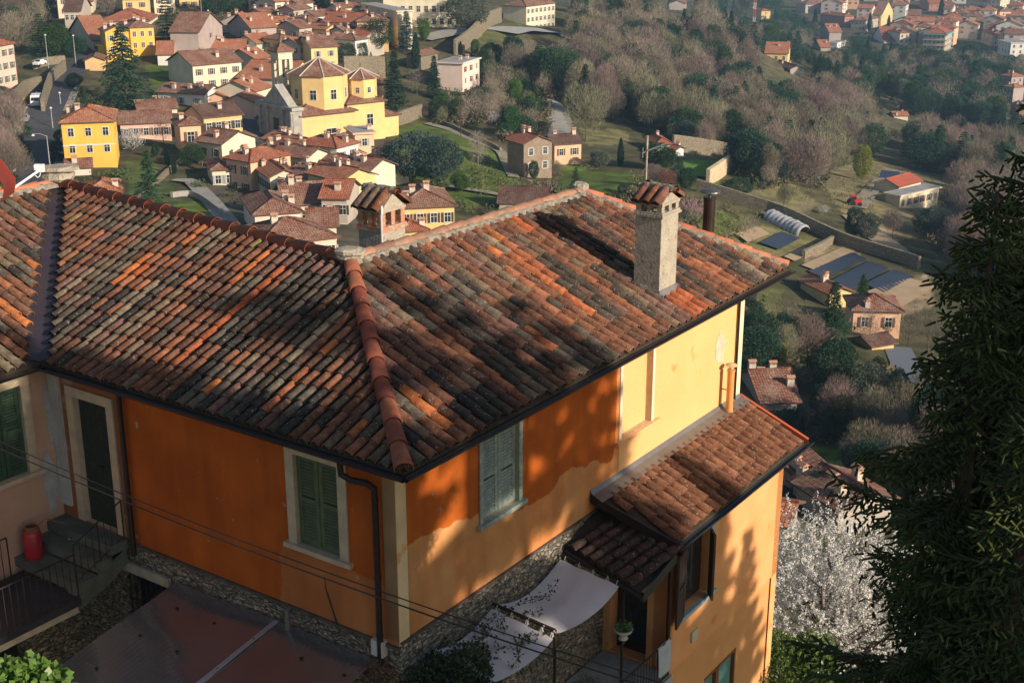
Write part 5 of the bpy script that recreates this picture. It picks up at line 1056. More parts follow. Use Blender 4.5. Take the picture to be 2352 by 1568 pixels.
c1_=chimney('chimney',5.2,5.84,5.72,6.48,.4,2.02,2.42,2.84,RF,CEMENT,True,'stout plaster chimney with brick vent openings and a little tiled gable',eave=.13,seed=3)
c2_=chimney('chimney',.83,1.47,9.82,10.58,0.1,2.12,2.37,2.7,RF,CEMENT,False,'tall slim rendered chimney standing on the sunlit slope',eave=.12,nt=3,seed=5)
m=MB(); m.box((.79,9.78,.05),(1.51,10.62,.5),T=TW_); m.build('chimney_flashing',mat('lead_sheet',(.32,.33,.36),(.22,.22,.24),sc=6,rough=.4,metal=.5),c2_)
m=MB(); m.tube([W(5.17,5.68,1.3),W(5.17,5.68,2.5)],.022,8); m.box((5.14,5.65,2.42),(5.2,5.71,2.6),T=TW_); m.build('chimney_pipe',mat('white_plastic',(.5,.5,.48)),c1_)
# stove pipe behind the right rake
p=loc(atz(1620,537,ZE+.8)); P0=W(p[0]+.15,p[1]+.35,-.5); r_=ray(1620,530); 
sp_=empty('stove_pipe',W(p[0],p[1]+.15,0),'dark metal stove pipe with a domed rain cap behind the right roof edge','stove pipe')
m=MB(); m.tube([W(p[0],p[1]+.15,-.6),W(p[0],p[1]+.15,1.68)],.145,18); m.tube([W(p[0],p[1]+.15,1.64),W(p[0],p[1]+.15,1.70)],.155,18); m.build('pipe',mat('brown_steel',(.075,.05,.045),(.05,.035,.03),sc=3,rough=.4,metal=.6),sp_)
m=MB(); c=W(p[0],p[1]+.15,1.82); m.tube([c-UP*.15,c+UP*.02],.035,8); m.lathe(c,[(.26,.0),(.25,.03),(.17,.065),(.05,.085),(.0,.09)],20); m.lathe(c,[(.26,.0),(0,-.01)],20); m.build('rain_cap',mat('grey_steel',(.12,.12,.12),rough=.4,metal=.5),sp_)
# tv antenna
q=loc(ray(1483,436)/np.linalg.norm(ray(1483,436))*31.6); 
an=empty('tv_antenna',W(*q),'rusty television antenna mast rising behind the slim chimney','antenna')
m=MB(); m.tube([W(q[0],q[1],q[2]-2.6),W(q[0],q[1],q[2]+.75)],.022,8); m.tube([W(q[0],q[1],q[2]+.75),W(q[0],q[1],q[2]+1.28)],.028,8); m.build('mast',mat('rusty_tube',(.40,.36,.32),(.24,.11,.06),sc=4,rough=.7),an)
m=MB(); t0=W(q[0],q[1],q[2]+.92); e=ray(1534,328)/np.linalg.norm(ray(1534,328))*31.4; dd_=nrm(e-t0); sd_=nrm(np.cross(dd_,UP)); m.tube([t0-dd_*.12,e],.018,6)
for i,k in enumerate(np.linspace(.05,.98,11)):
    c=t0+(e-t0)*k; m.tube([c-sd_*.11-UP*.03,c+sd_*.11+UP*.03],.009,5)
m.tube([t0-dd_*.1+UP*.12,t0-dd_*.1-UP*.12],.009,5); m.build('yagi',mat('aluminium',(.55,.56,.58),rough=.4,metal=.6),an)
# ---- annex and porch
ta=.41
VX=nrm(dA+UP*ta); kx=sqrt(1+ta*ta)
AR=plate('lean_to_roof',[W(-1.32,6.95,-3.78),W(-1.32,13.45,-3.78),W(.48,13.45,-3.04),W(.48,6.55,-3.04)],DARKUNDER,OH,.1)
tiled('roof_tiles',W(-1.32,6.95,-3.77),dB,VX+dB*.1,[(.05,0),(6.45,0),(6.3,1.55*kx),(-.35,1.55*kx)],AR,sp=.29,ex=.36,pal=([(.27,.12,.065),(.24,.105,.06),(.30,.135,.075)],[2,2,1]),seed=2,r0=.106)
m=MB(); m.add([TW_(.47,6.5,-2.92),TW_(.47,13.45,-2.92),TW_(.40,13.45,-3.0),TW_(.40,6.5,-3.0),TW_(.12,6.42,-3.06),TW_(.12,13.5,-3.06)],[(0,1,2,3),(3,2,5,4)]); m.build('wall_flashing',GUTH,AR)
gutter('gutter',W(-1.4,6.85,-3.86),W(-1.4,13.7,-3.86),AR,-dA,r=.08,m=mat('blue_grey_gutter',(.06,.065,.075),(.045,.05,.055),sc=3,rough=.35,metal=.6))
m=MB(); m.add([TW_(-1.42,6.86,-3.96),TW_(.45,6.48,-3.18),TW_(.45,6.48,-3.0),TW_(-1.42,6.86,-3.74),TW_(-1.42,6.92,-3.74),TW_(.45,6.54,-3.0),TW_(-1.42,6.92,-3.96),TW_(.45,6.54,-3.18)],[(0,1,2,3),(3,2,5,4),(6,7,1,0),(4,5,7,6)]); m.build('verge_board',GUT,AR)
m=MB(); m.add([TW_(-1.4,13.5,-3.74),TW_(.45,13.5,-2.98),TW_(.45,13.56,-2.96),TW_(-1.4,13.56,-3.72),TW_(-1.4,13.5,-3.9),TW_(.45,13.5,-3.1)],[(0,1,2,3),(4,5,1,0)]); m.build('rake_trim',mat('red_trim',(.45,.10,.05)),AR)
wallpanel('annex_wall',FX,7.25,13.08,-7.25,-3.7,[(7.95,9.2,-6.02,-4.4,.22,2)],ANNEX,OH,rm=ANNEX)
wallpanel('annex_wall',lambda u,z,n:tuple(W(-.96-n,u,z)),7.25,13.08,-16,-7.25,[(9.35,11.0,-10.2,-8.35,.2)],mat('annex_lower_plaster',(.62,.31,.12),(.56,.27,.10),sc=1,bump=.15),OH)
wallpanel('wall',lambda u,z,n:tuple(W(u,13.5+n,z)),.48,8,-12,-.1,[],PALE,OH)
wallpanel('annex_wall',lambda u,z,n:tuple(W(u,7.25-n,z)),-1.0,.48,-14,-3.98,[(-.55,.35,-7.0,-4.7,.3,2)],ANNEX,OH,rm=ANNEX)
wallpanel('annex_wall',lambda u,z,n:tuple(W(u,13.08+n,z)),-1.0,.48,-16,-3.9,[],ANNEX,OH)
m=MB(); frame_ring(m,FX,7.95,9.2,-6.02,-4.4,.2,.004,.03); aw=m.build('window',BLUEFR,OH)
aw['label']='open window with a blue grey surround and brown shutters'
def leaf(h,ang,w_,z0,z1,m_,par):
    def T(u,z,n):
        c_,s_=cos(ang),sin(ang); return tuple(W(-1.03-(u*s_+n*c_),h[0]+(u*c_-n*s_)*h[1],z))
    shutter(T,0,w_,z0,z1,0,m_,par,name='shutter',th=.05,rail=.08,slat=.07)
leaf((7.95,-1),radians(12),.58,-6.05,-4.42,BROWNSH,aw); leaf((9.12,-1),radians(40),.36,-6.0,-4.42,BROWNSH,aw)
m=MB(); m.box((7.97,-6.0,-.2),(9.18,-4.42,-.19),T=FX); m.build('pane',GLASS,aw)
m=MB(); 
for u0,u1 in((9.4,9.95),(10.1,10.95)): m.box((u0,-10.2,-.14),(u1,-8.4,-.12),T=FX)
lw=m.build('window',mat('teal_blind',(.12,.26,.24),(.10,.22,.2)),OH); m=MB(); m.box((9.95,-10.2,-.13),(10.1,-8.36,-.03),T=FX); m.box((9.35,-8.42,-.13),(11.0,-8.352,-.03),T=FX); m.box((10.93,-10.2,-.13),(11.0,-8.42,-.03),T=FX); m.build('frame',mat('brown_frame',(.20,.08,.03)),lw)
m=MB(); m.box((8.45,-6.95,.0),(8.72,-6.68,.05),T=FX); m.build('junction_box',mat('cream_plastic',(.5,.47,.33)),OH)
m=MB(); m.tube([W(-1.4,7.15,-3.9),W(-1.36,7.15,-4.1),W(-1.12,7.2,-4.2),W(-1.08,7.22,-4.4),W(-1.08,7.22,-12)],.05,10); m.build('downpipe',mat('brown_downpipe',(.07,.035,.025),rough=.35,metal=.5),OH)
# porch roof
BLp,BRp,TRp,TLp=W(.5,5.62,-3.84),W(-1.42,5.36,-4.16),W(-1.2,7.15,-4.12),W(.5,7.0,-3.42)
PR=plate('porch_roof',[BLp,BRp,TRp,TLp],DARKUNDER,OH,.1)
Up=nrm(BRp-BLp); Vq=TLp-BLp; Vq=nrm(nrm(TRp-BRp)+nrm(Vq)); Vq=nrm(Vq-Up*(Vq@Up)); 
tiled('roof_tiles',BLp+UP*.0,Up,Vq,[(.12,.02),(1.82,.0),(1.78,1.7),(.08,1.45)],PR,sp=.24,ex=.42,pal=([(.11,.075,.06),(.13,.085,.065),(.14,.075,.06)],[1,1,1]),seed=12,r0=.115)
m=MB(); m.add([tuple(BRp-UP*.2),tuple(TRp-UP*.2),tuple(TRp+UP*.03),tuple(BRp+UP*.03),tuple(BRp-dA*.06+UP*.03),tuple(TRp-dA*.06+UP*.03),tuple(BRp-dA*.06-UP*.2),tuple(TRp-dA*.06-UP*.2)],[(0,1,2,3),(3,2,5,4),(4,5,7,6)]); m.tube([BLp-UP*.08,BRp-UP*.08],.06,8); m.build('verge_board',mat('blue_grey_gutter',(.06,.065,.075)),PR)
# terrace: floor, posts, sails
tf=MB(); tf.box((-1.24,.5,-7.25),(.48,7.2,-7.02),T=TW_); tag(tf.build('terrace_floor',GREYP),kind='structure')
pg=empty('pergola',W(-.9,3.2,-7),'dark tubular pergola frame carrying the white shade sails','pergola')
bars=[((.46,5.4,-3.92),(-.98,5.45,-4.1)),((.46,3.04,-3.92),(-.86,3.16,-4.1)),((.46,1.2,-4.0),(-.8,1.1,-4.12))]
for p_,q_ in bars: m=MB(); m.tube([W(*p_),W(*q_)],.035,8); m.build('bar',IRON,pg)
for p_ in ((-.98,5.45,-4.1),(-.86,3.16,-4.1),(-.8,1.1,-4.12)): m=MB(); m.tube([W(p_[0],p_[1],-7.1),W(*p_)],.03,8); m.build('post',IRON,pg)
CLOTH=mat('white_canvas',(.80,.78,.80),(.70,.68,.71),sc=1.2,rough=.85,trans=.3)
def sail(b0,b1,sag,lab,z0=-3.97,z1=-4.14,a0=.40,a1=-.92):
    o=empty('shade_sail',W((a0+a1)/2,(b0+b1)/2,-4.1),lab,'shade sail','white shade sails'); m=MB(); K=18;J=10;vs=[]
    for i in range(K+1):
        for j in range(J+1):
            s_=i/K;t=j/J; vs.append(TW_(a0+(a1-a0)*t+.05*sin(s_*5)*(t-.5),b0+(b1-b0)*s_,(z0+(z1-z0)*t)-sag*4*s_*(1-s_)*(1+.15*sin(t*7))-.012*sin(t*17+s_*3)))
    m.add(vs,[(i*(J+1)+j,(i+1)*(J+1)+j,(i+1)*(J+1)+j+1,i*(J+1)+j+1) for i in range(K) for j in range(J)]); m.build('canvas',CLOTH,o,smooth=True)
    for b_,sg in ((b0,-1),(b1,1)):
        for t in (.05,.3,.55,.8,.97): 
            mm=MB(); a_=a0+(a1-a0)*t; z_=z0+(z1-z0)*t; mm.tube([TW_(a_,b_,z_),TW_(a_,b_+sg*.05,z_+.08),TW_(a_,b_+sg*.1,z_+.03),TW_(a_,b_+sg*.06,z_-.05)],.009,5); mm.build('tie',FRM,o)
sail(3.14,5.32,.2,'larger white shade sail sagging below the small porch roof'); sail(1.2,2.96,.14,'lower white shade sail overgrown by the climbing plant')
m=MB(); cb=empty('terrace_railing',W(-1.25,6,-7),'dark terrace railing with the towel on it','railing')
m.tube([W(-1.2,3.3,-6.1),W(-1.2,7.1,-6.1)],.022,6); m.tube([W(-1.2,3.3,-6.95),W(-1.2,7.1,-6.95)],.015,6); m.build('rail',IRON,cb); m=MB()
for b_ in np.arange(3.35,7.1,.12): m.tube([W(-1.2,b_,-6.95),W(-1.2,b_,-6.1)],.008,5)
m.build('balusters',IRON,cb)
m=MB(); vs=[]; K=10
for i in range(7):
    b_=6.55+i*.09
    for n_,z_ in ((-1.15,-6.5),(-1.165,-6.2),(-1.18,-6.09),(-1.2,-6.07),(-1.225,-6.1),(-1.24,-6.3),(-1.25,-6.55),(-1.25,-6.75)): vs.append(TW_(n_-.01*sin(i*1.7),b_,z_-(.06*sin(i*.5) if z_<-6.5 else 0)))
m.add(vs,[(i*8+j,(i+1)*8+j,(i+1)*8+j+1,i*8+j+1) for i in range(6) for j in range(7)]); tag(m.build('towel',mat('pale_towel',(.42,.46,.48),(.36,.40,.42),sc=5),smooth=True),'pale blue grey towel hung over the terrace railing','towel')
hp=empty('hanging_pot',W(-1.0,5.45,-5.3),'white footed hanging bowl with a succulent under the porch roof','hanging pot')
HC=W(-1.0,5.45,-5.22); m=MB(); m.lathe(HC,[(.0,-.14),(.09,-.14),(.1,-.12),(.05,-.07),(.09,-.03),(.17,.03),(.2,.1),(.18,.1),(.14,.05),(0,.04)],18); m.build('bowl',mat('white_bowl',(.6,.6,.55),(.4,.4,.36),sc=6),hp)
for i in range(3): t=2*pi*i/3; m=MB(); m.tube([HC+np.array([.19*cos(t),.19*sin(t),.1]),HC+UP*1.05],.006,4); m.build('cord',IRON,hp)
# ---- left side: stairs, balcony, canister, canopy
LF=mat('mossy_stone_step',(.13,.14,.12),(.09,.10,.085),sc=3,bump=.6)
STR=empty('stone_stairs',W(8.4,-.4,-4.2),'short mossy stone stairs from the green door down to the dark balcony','stairs')
for b0_,b1_,z_ in ((-.12,.33,-3.46),(-.48,-.12,-3.68),(-.95,-.48,-3.92)): m=MB(); m.box((7.45,b0_,z_-.2),(9.44,b1_,z_),T=TW_); m.build('step',LF,STR)
m=MB(); m.add([TW_(7.5,.3,-3.66),TW_(7.5,-.95,-4.12),TW_(7.5,-.95,-4.5),TW_(7.5,-.3,-4.3),TW_(7.5,.3,-4.0),TW_(7.8,.3,-3.66),TW_(7.8,-.95,-4.12),TW_(7.8,-.95,-4.5),TW_(7.8,-.3,-4.3),TW_(7.8,.3,-4.0)],[(0,1,2,3,4),(9,8,7,6,5),(1,2,7,6),(2,3,8,7),(3,4,9,8)]); m.build('stringer',LF,STR)
BAL=empty('balcony',W(8.4,-3,-4.3),'dark balcony slab with iron railing at the lower left','balcony')
m=MB(); m.box((7.4,-6,-4.34),(9.3,-.95,-4.2),T=TW_); m.build('slab',mat('dark_slab',(.045,.045,.05),(.03,.03,.035),sc=3,rough=.6),BAL); m=MB(); m.box((7.45,-6,-4.5),(7.6,-1,-4.34),T=TW_); m.build('slab_edge',STONEFR,BAL)
def railing(pts,h,par,sp=.14,name='railing'):
    m=MB(); P_=[np.array(W(*p)) for p in pts]
    for i in range(len(P_)-1):
        a,b=P_[i],P_[i+1]; m.tube([a+UP*h,b+UP*h],.018,6); m.tube([a+UP*.08,b+UP*.08],.01,5); k=max(2,int(np.linalg.norm(b-a)/sp))
        for j in range(k+1): c=a+(b-a)*j/k; m.tube([c,c+UP*h],.009 if j%4 else .016,5)
    return m.build(name,IRON,par)
railing([(7.42,-.98,-4.2),(7.42,-6,-4.2)],.95,BAL); railing([(7.48,.25,-3.46),(7.48,-.95,-3.95)],.85,STR,.15)
railing([(9.0,-1.35,-4.2),(9.0,-3,-4.2)],1.0,BAL)
CN=empty('gas_canister',W(9.05,-.72,-3.92),'red canister with a coiled hose on top beside the pink wall','canister')
m=MB(); m.lathe(W(9.1,-.72,-3.92),[(0,0),(.17,0),(.185,.03),(.185,.52),(.15,.6),(.08,.62),(0,.62)],20); m.build('tank',mat('dark_red_enamel',(.38,.02,.03),(.30,.02,.03),sc=4,rough=.4,spec=.5),CN,smooth=True)
m=MB(); c=W(9.1,-.72,-3.3)
for k in range(3): m.tube([c+np.array([(.15-.02*k)*cos(t),(.15-.02*k)*sin(t),.03*k]) for t in np.linspace(0,2*pi,18)],.018,6)
m.tube([c+dB*.1,c+dB*.35+UP*.1,c+dB*.5-dA*.1,c+dB*.6-dA*.3-UP*.02],.014,6); m.build('hose',mat('brown_hose',(.22,.10,.05)),CN)
# polycarbonate canopy
PCm=mat('smoky_polycarbonate',(.13,.125,.13),(.095,.08,.078),sc=.6,rough=.22,spec=1,coat=.8)
PCm.node_tree.nodes['Principled BSDF'].inputs['IOR'].default_value=2.1
CP_=empty('canopy',W(3.5,-1.2,-4.3),'smoky translucent polycarbonate canopy over the courtyard','canopy')
def cpt(a,b): return W(a,b,-3.93-.16*(.33-b)-.02*(a-3))
for a0_,a1_ in ((.95,3.35),(3.36,6.1)):
    m=MB(); vs=[];K=int((a1_-a0_)/.06)
    for i in range(K+1):
        a_=a0_+(a1_-a0_)*i/K
        for b_ in np.linspace(.3,-5,14): vs.append(tuple(cpt(a_,b_)+UP*(.0015*(i%2))+UP*.01*sin(b_*3+a_*2)))
    m.add(vs,[(i*14+j,(i+1)*14+j,(i+1)*14+j+1,i*14+j+1) for i in range(K) for j in range(13)]); m.build('sheet',PCm,CP_)
m=MB(); m.add([tuple(cpt(a_,b_)+UP*h_) for a_ in(3.31,3.41) for b_ in(.28,-5) for h_ in (.012,.03)],[(1,3,7,5),(0,2,3,1),(4,6,7,5),(0,4,5,1)]); m.build('joint_strip',mat('aluminium',(.55,.56,.58)),CP_)
m=MB()
for a_ in (1.5,2.6,4.2,5.6): m.tube([cpt(a_,.3)-UP*.05,cpt(a_,-5)-UP*.05],.03,6)
m.tube([cpt(.95,-.0)-UP*.07,cpt(6.1,0)-UP*.07],.03,6); m.build('support_frame',IRON,CP_)
for a_ in (1.2,2.2,3.36,4.4,5.4):
    for b_ in (-.3,-1.2,-2.2,-3.2): m=MB(); m.lathe(cpt(a_,b_)+UP*.01,[(.035,0),(.035,.012),(.012,.022),(0,.022)],8); m.build('fixing_bolt',IRON,CP_)
m=MB(); m.tube([W(3.0,.35,-3.55),W(3.0,.2,-3.55),W(3.0,.2,-3.95)],.05,8); m.build('vent_stub',GUTH,OH)
# cables
def cable(p,q,sag,r,lab):
    m=MB(); p=np.array(p);q=np.array(q); m.tube([p+(q-p)*t-UP*sag*4*t*(1-t) for t in np.linspace(0,1,30)],r,5); tag(m.build('overhead_cable',IRON),lab,'cable','pair of overhead cables')
def rd(x,y,d): r=ray(x,y); return r/np.linalg.norm(r)*d
cable(rd(-40,996,24.5),rd(1620,1598,16.5),.22,.0095,'upper cable of the pair strung across the house corner'); cable(rd(-40,1012,24.4),rd(1600,1612,16.3),.20,.012,'lower thicker cable of the pair strung across the house corner')
# white floodlight mast and red awning at the left edge
fm=empty('floodlight',rd(60,400,29),'white floodlight on a slanted tube above the left roof ridge','floodlight')
p_,q_=rd(57,428,29.5),rd(86,398,29.5); p_=rd(20,440,29.0)
m=MB(); m.tube([p_,rd(88,393,29.5)],.026,8); m.tube([rd(81,403,29.5),rd(86,408,29.5),rd(91,405,29.5),rd(93,397,29.5)],.009,6); m.build('tube',mat('white_paint',(.8,.8,.8)),fm)
m=MB(); c=rd(93,386,29.5); m.box(c-np.array([.075,.05,.08]),c+np.array([.075,.05,.08])); m.lathe(rd(82,385,29.5)-UP*.06,[(.0,0),(.05,.01),(.055,.08),(.03,.13),(0,.13)],10); m.build('lamp_head',mat('white_paint',(.8,.8,.8)),fm)
ra=empty('red_awning',rd(10,400,27),'dark red curved awning corner at the left edge','awning')
m=MB(); pts=[(-30,350),(-5,362),(10,378),(22,395),(33,408),(34,425),(30,445)]; vs=[]
for x,y in pts: vs.append(tuple(rd(x,y,27.5)))
for x,y in pts: vs.append(tuple(rd(x-26,y+16,26.7)))
m.add(vs,[(i,i+1,len(pts)+i+1,len(pts)+i) for i in range(len(pts)-1)]); m.tube([rd(x,y,27.5) for x,y in pts],.02,6); m.build('fabric',mat('red_fabric',(.22,.03,.02),(.15,.03,.02),sc=3),ra)
# ================================================================ vegetation
def leafm(name,c1,c2,rand=.25,tr=.25,c3=None): return mat(name,c1,c2,sc=.8,rough=.75,spec=.15,rand=rand,trans=tr,c3=c3,sc3=3,t3=.6,det=2)
L_DARK=leafm('dark_needles',(.032,.074,.040),(.022,.052,.030)); L_GRN=leafm('green_leaves',(.065,.120,.030),(.040,.085,.022)); L_BRT=leafm('bright_leaves',(.11,.22,.035),(.07,.16,.03)); L_OLV=leafm('olive_leaves',(.13,.155,.11),(.09,.115,.08)); L_BLU=leafm('blue_green_needles',(.055,.095,.085),(.04,.07,.06)); L_YEL=leafm('yellow_green_leaves',(.22,.24,.04),(.16,.19,.03)); L_MID=leafm('evergreen_leaves',(.042,.095,.044),(.028,.064,.034))
T_BRN=mat('bare_twigs',(.24,.19,.15),(.18,.14,.11),sc=.5,rand=.3,rough=.9); T_MAU=mat('mauve_twigs',(.235,.185,.16),(.18,.14,.12),sc=.5,rand=.25,rough=.9); T_GRY=mat('grey_green_twigs',(.23,.215,.135),(.17,.16,.10),sc=.5,rand=.3,rough=.9); T_PAL=mat('pale_twigs',(.30,.26,.21),(.22,.19,.16),sc=.5,rand=.2,rough=.9)
T_RUS=mat('russet_twigs',(.26,.13,.08),(.20,.10,.065),sc=.5,rand=.2)
BARK=mat('bark',(.12,.095,.075),(.07,.055,.045),sc=3,rough=.95,bump=.5); FLW=mat('white_blossom',(.72,.71,.68),(.58,.57,.55),sc=2,rand=.1,trans=.3); FLP=mat('pink_blossom',(.62,.38,.42),(.5,.32,.36),sc=2,rand=.1,trans=.3)
def tris(P,D,ln,wd,r):
    """slender leaf or twig triangles: points P, directions D"""
    n=len(P); Q=r.normal(size=(n,3)); S_=np.cross(D,Q); S_/=np.linalg.norm(S_,axis=1)[:,None]+1e-9
    ln=np.broadcast_to(ln,(n,))[:,None]; wd=np.broadcast_to(wd,(n,))[:,None]
    A=P-S_*wd/2;B=P+S_*wd/2;Cc=P+D*ln
    V=np.stack([A,B,Cc],1).reshape(-1,3); return V,np.arange(3*n).reshape(-1,3)
def unit(a): return a/(np.linalg.norm(a,axis=-1,keepdims=True)+1e-9)
def limbs(h,R,nl,r,up=.5,z0=.25,rt=.02,bend=.2,sides=4):
    mb=MB(); pts=[(0,0,-h*.04),(0,0,h*.3),(r.normal()*.02*h,r.normal()*.02*h,h*.6),(0,0,h*.92)]; mb.tube(pts,[h*rt,h*rt*.8,h*rt*.5,h*rt*.12],6)
    ends=[]
    for i in range(nl):
        z=h*(z0+(.85-z0)*i/nl); t=r.uniform(0,2*pi); L=R*(1-.5*(i/nl))*r.uniform(.7,1); d=np.array([cos(t),sin(t),up]); d/=np.linalg.norm(d)
        p0=np.array([0,0,z]); p1=p0+d*L*.5; p2=p0+d*L+np.array([0,0,bend*L]); mb.tube([p0,p1,p2],[h*rt*.45*(1-i/nl*.6),h*rt*.25,h*rt*.07],sides); ends.append((p0,p1,p2))
        for k in range(3):
            a=p1+(p2-p1)*r.uniform(-.6,.8); dd=unit(d+r.normal(size=3)*.6); mb.tube([a,a+dd*L*.35],[h*rt*.16,h*rt*.04],3); ends.append((a,a,a+dd*L*.35))
    return mb,ends
def crown_pts(n,r,shape,shell=.55,lumps=14,amp=.22):
    """points in a lumpy crown; shape gives half widths"""
    D=unit(r.normal(size=(n,3))); LD=unit(r.normal(size=(lumps,3))); k=np.max(D@LD.T,axis=1); f=1-amp+amp*1.6*np.clip((k-.72)/.28,0,1)
    rad=(shell+(1-shell)*r.random(n)**.6)*f; return D*rad[:,None]*np.array(shape),D
PR_={}
def proto(kind,seed,**k):
    r=np.random.default_rng(seed); out={}
    if kind=='bare':
        h=10;R=k.get('R',3.6); mb,ends=limbs(h,R,11,r,up=k.get('up',.8),z0=.22,rt=.013)
        n=k.get('n',5600); P,D=crown_pts(n,r,(R,R,4.3),.15,18,.2); P=P+np.array([0,0,5.9]); P=P[P[:,2]>1.2]; n=len(P)
        Dd=unit(unit(P-np.array([0,0,2.5]))+r.normal(size=(n,3))*.38+np.array([0,0,.45])); V,T=tris(P,Dd,r.uniform(.35,1.15,n),r.uniform(.03,.065,n),r)
        out=dict(trunk=mb,tm=BARK,V=V,T=T,h=10.8)
    elif kind=='conifer':
        h=10;R=k.get('R',2.6);lv=k.get('lv',26); mb=MB(); mb.tube([(0,0,-.4),(0,0,h)],[.2,.02],6); Ps=[];Ds=[]
        for i in range(lv):
            z=h*(.06+.93*(i/lv)**.95); L0=R*(1-(i/lv)**1.15)*(1+r.normal()*.08)+.12; nb=k.get('nb',9)
            for b in range(nb):
                t=r.uniform(0,2*pi); L=L0*r.uniform(.6,1.12); dr=np.array([cos(t),sin(t),k.get('droop',-.25)]); m=int(k.get('dens',15)*(.4+L/R))
                s=r.random(m)**.7; P=np.array([0,0,z])+dr*(s*L)[:,None]; P[:,2]+= (s**2)*L*k.get('tip',.12); side=np.array([-sin(t),cos(t),0]); sg=r.choice([-1,1],m)
                P=P+side*(sg*r.random(m)*L*.16)[:,None]+r.normal(size=(m,3))*.04; Ps.append(P); Ds.append(unit(dr*.7+side*(sg*.8)[:,None]+np.array([0,0,k.get('hang',-.25)])+r.normal(size=(m,3))*.25))
        P=np.concatenate(Ps);D=np.concatenate(Ds);n=len(P); V,T=tris(P,D,r.uniform(.28,.6,n)*k.get('ls',1),r.uniform(.12,.24,n)*k.get('ls',1),r); out=dict(trunk=mb,tm=BARK,V=V,T=T,h=10.2)
    elif kind=='cypress':
        n=4200; u=r.random(n); z=10*(.04+.96*u); w=.95*np.sin(np.clip(u,0,1)**.65*pi*.96+.08)**.8*(1+.1*np.sin(z*5)); t=r.uniform(0,2*pi,n); rr=w*(.6+.4*r.random(n)); P=np.c_[rr*np.cos(t),rr*np.sin(t),z]
        D=unit(np.c_[np.cos(t)*.4,np.sin(t)*.4,np.full(n,1.)]+r.normal(size=(n,3))*.2); V,T=tris(P,D,r.uniform(.25,.6,n),r.uniform(.10,.2,n),r); mb=MB(); mb.tube([(0,0,-.4),(0,0,9)],[.16,.03],6); out=dict(trunk=mb,tm=BARK,V=V,T=T,h=10.3)
    elif kind=='round':
        R=k.get('R',3.4);H_=k.get('H',3.6);zc=k.get('zc',5.6); mb,_=limbs(8,R*.8,7,r,z0=.2,rt=.02); n=k.get('n',5200); P,D=crown_pts(n,r,(R,R,H_),.62,22,.3); P[:,2]+=zc
        D2=unit(D*.7+r.normal(size=(n,3))*.7+np.array([0,0,.1])); V,T=tris(P,D2,r.uniform(.22,.5,n),r.uniform(.16,.34,n),r); out=dict(trunk=mb,tm=BARK,V=V,T=T,h=zc+H_)
    elif kind=='shrub':
        n=2600; P,D=crown_pts(n,r,(2.2,2.2,1.7),.55,16,.3); P[:,2]+=1.5; P=P[P[:,2]>-.1]; n=len(P); V,T=tris(P,unit(P-np.array([0,0,.6])+r.normal(size=(n,3))*1.0),r.uniform(.2,.42,n),r.uniform(.14,.28,n),r); mb=MB(); mb.tube([(0,0,-.3),(0,0,1.4)],.1,5); out=dict(trunk=mb,tm=BARK,V=V,T=T,h=3.2)
    elif kind=='blossom':
        h=8; mb,ends=limbs(h,3.4,10,r,up=.7,z0=.15,rt=.016); Vs=[];Ps=[];n=420
        P,D=crown_pts(n,r,(3.3,3.3,3.4),.2,14,.25); P[:,2]+=4.6; dr=unit(unit(P-np.array([0,0,2.]))+np.array([0,0,.9])+r.normal(size=(n,3))*.3)
        L=r.uniform(.6,1.3,n); s=r.random((n,16)); Q=(P[:,None]+dr[:,None]*(s*L[:,None])[...,None]).reshape(-1,3)+r.normal(size=(n*16,3))*.03; V,T=tris(Q,unit(r.normal(size=Q.shape)),r.uniform(.09,.17,len(Q)),r.uniform(.09,.16,len(Q)),r)
        V2,T2=tris(P,dr,L,.03,r); tw=MB(); mb.add([tuple(v) for v in V2],[tuple(t) for t in T2]); out=dict(trunk=mb,tm=BARK,V=V,T=T,h=8.6)
    PR_[(kind,seed)]=out; return out
VAR={}
def protos(name,specs,lm,tm=None):
    L=[]
    for kind,seed,kw in specs:
        o=PR_.get((kind,seed)) or proto(kind,seed,**kw); t=o['trunk']; tmesh=o.get('tmesh')
        if tmesh is None:
            ob=t.build('trunk',BARK); tmesh=ob.data; bpy.data.objects.remove(ob); o['tmesh']=tmesh
        if tm: tmesh=tmesh.copy(); tmesh.materials[0]=tm
        cm=npmesh('crown',o['V'],o['T'],lm)
        # one joined mesh for far copies
        tv=np.array(t.v); tf=[f for f in t.f]; tri=[]
        for f in tf:
            for q in range(1,len(f)-1): tri.append((f[0],f[q],f[q+1]))
        V=np.r_[tv,o['V']];T=np.r_[np.array(tri),o['T']+len(tv)]; jm=npmesh('tree',V,T,[tm or BARK,lm],mi=np.r_[np.zeros(len(tri)),np.ones(len(o['T']))])
        L.append((tmesh,cm,jm,o['h']))
    VAR[name]=L
B_=[('bare',1,{}),('bare',2,dict(R=3.0,up=1.2)),('bare',3,dict(R=4.2,up=.6)),('bare',4,dict(R=3.4))]
protos('brown',B_,T_BRN); protos('mauve',B_,T_MAU); protos('greyg',B_,T_GRY); protos('pale',[('bare',5,dict(n=1900,R=3.4)),('bare',6,dict(n=1500,R=2.6,up=1.4))],T_PAL,tm=T_PAL); protos('russet',[('bare',4,{})],T_RUS)
protos('dark_bare',[('bare',7,dict(n=1400,R=3.8)),('bare',8,dict(n=1500,R=3.2))],T_BRN)
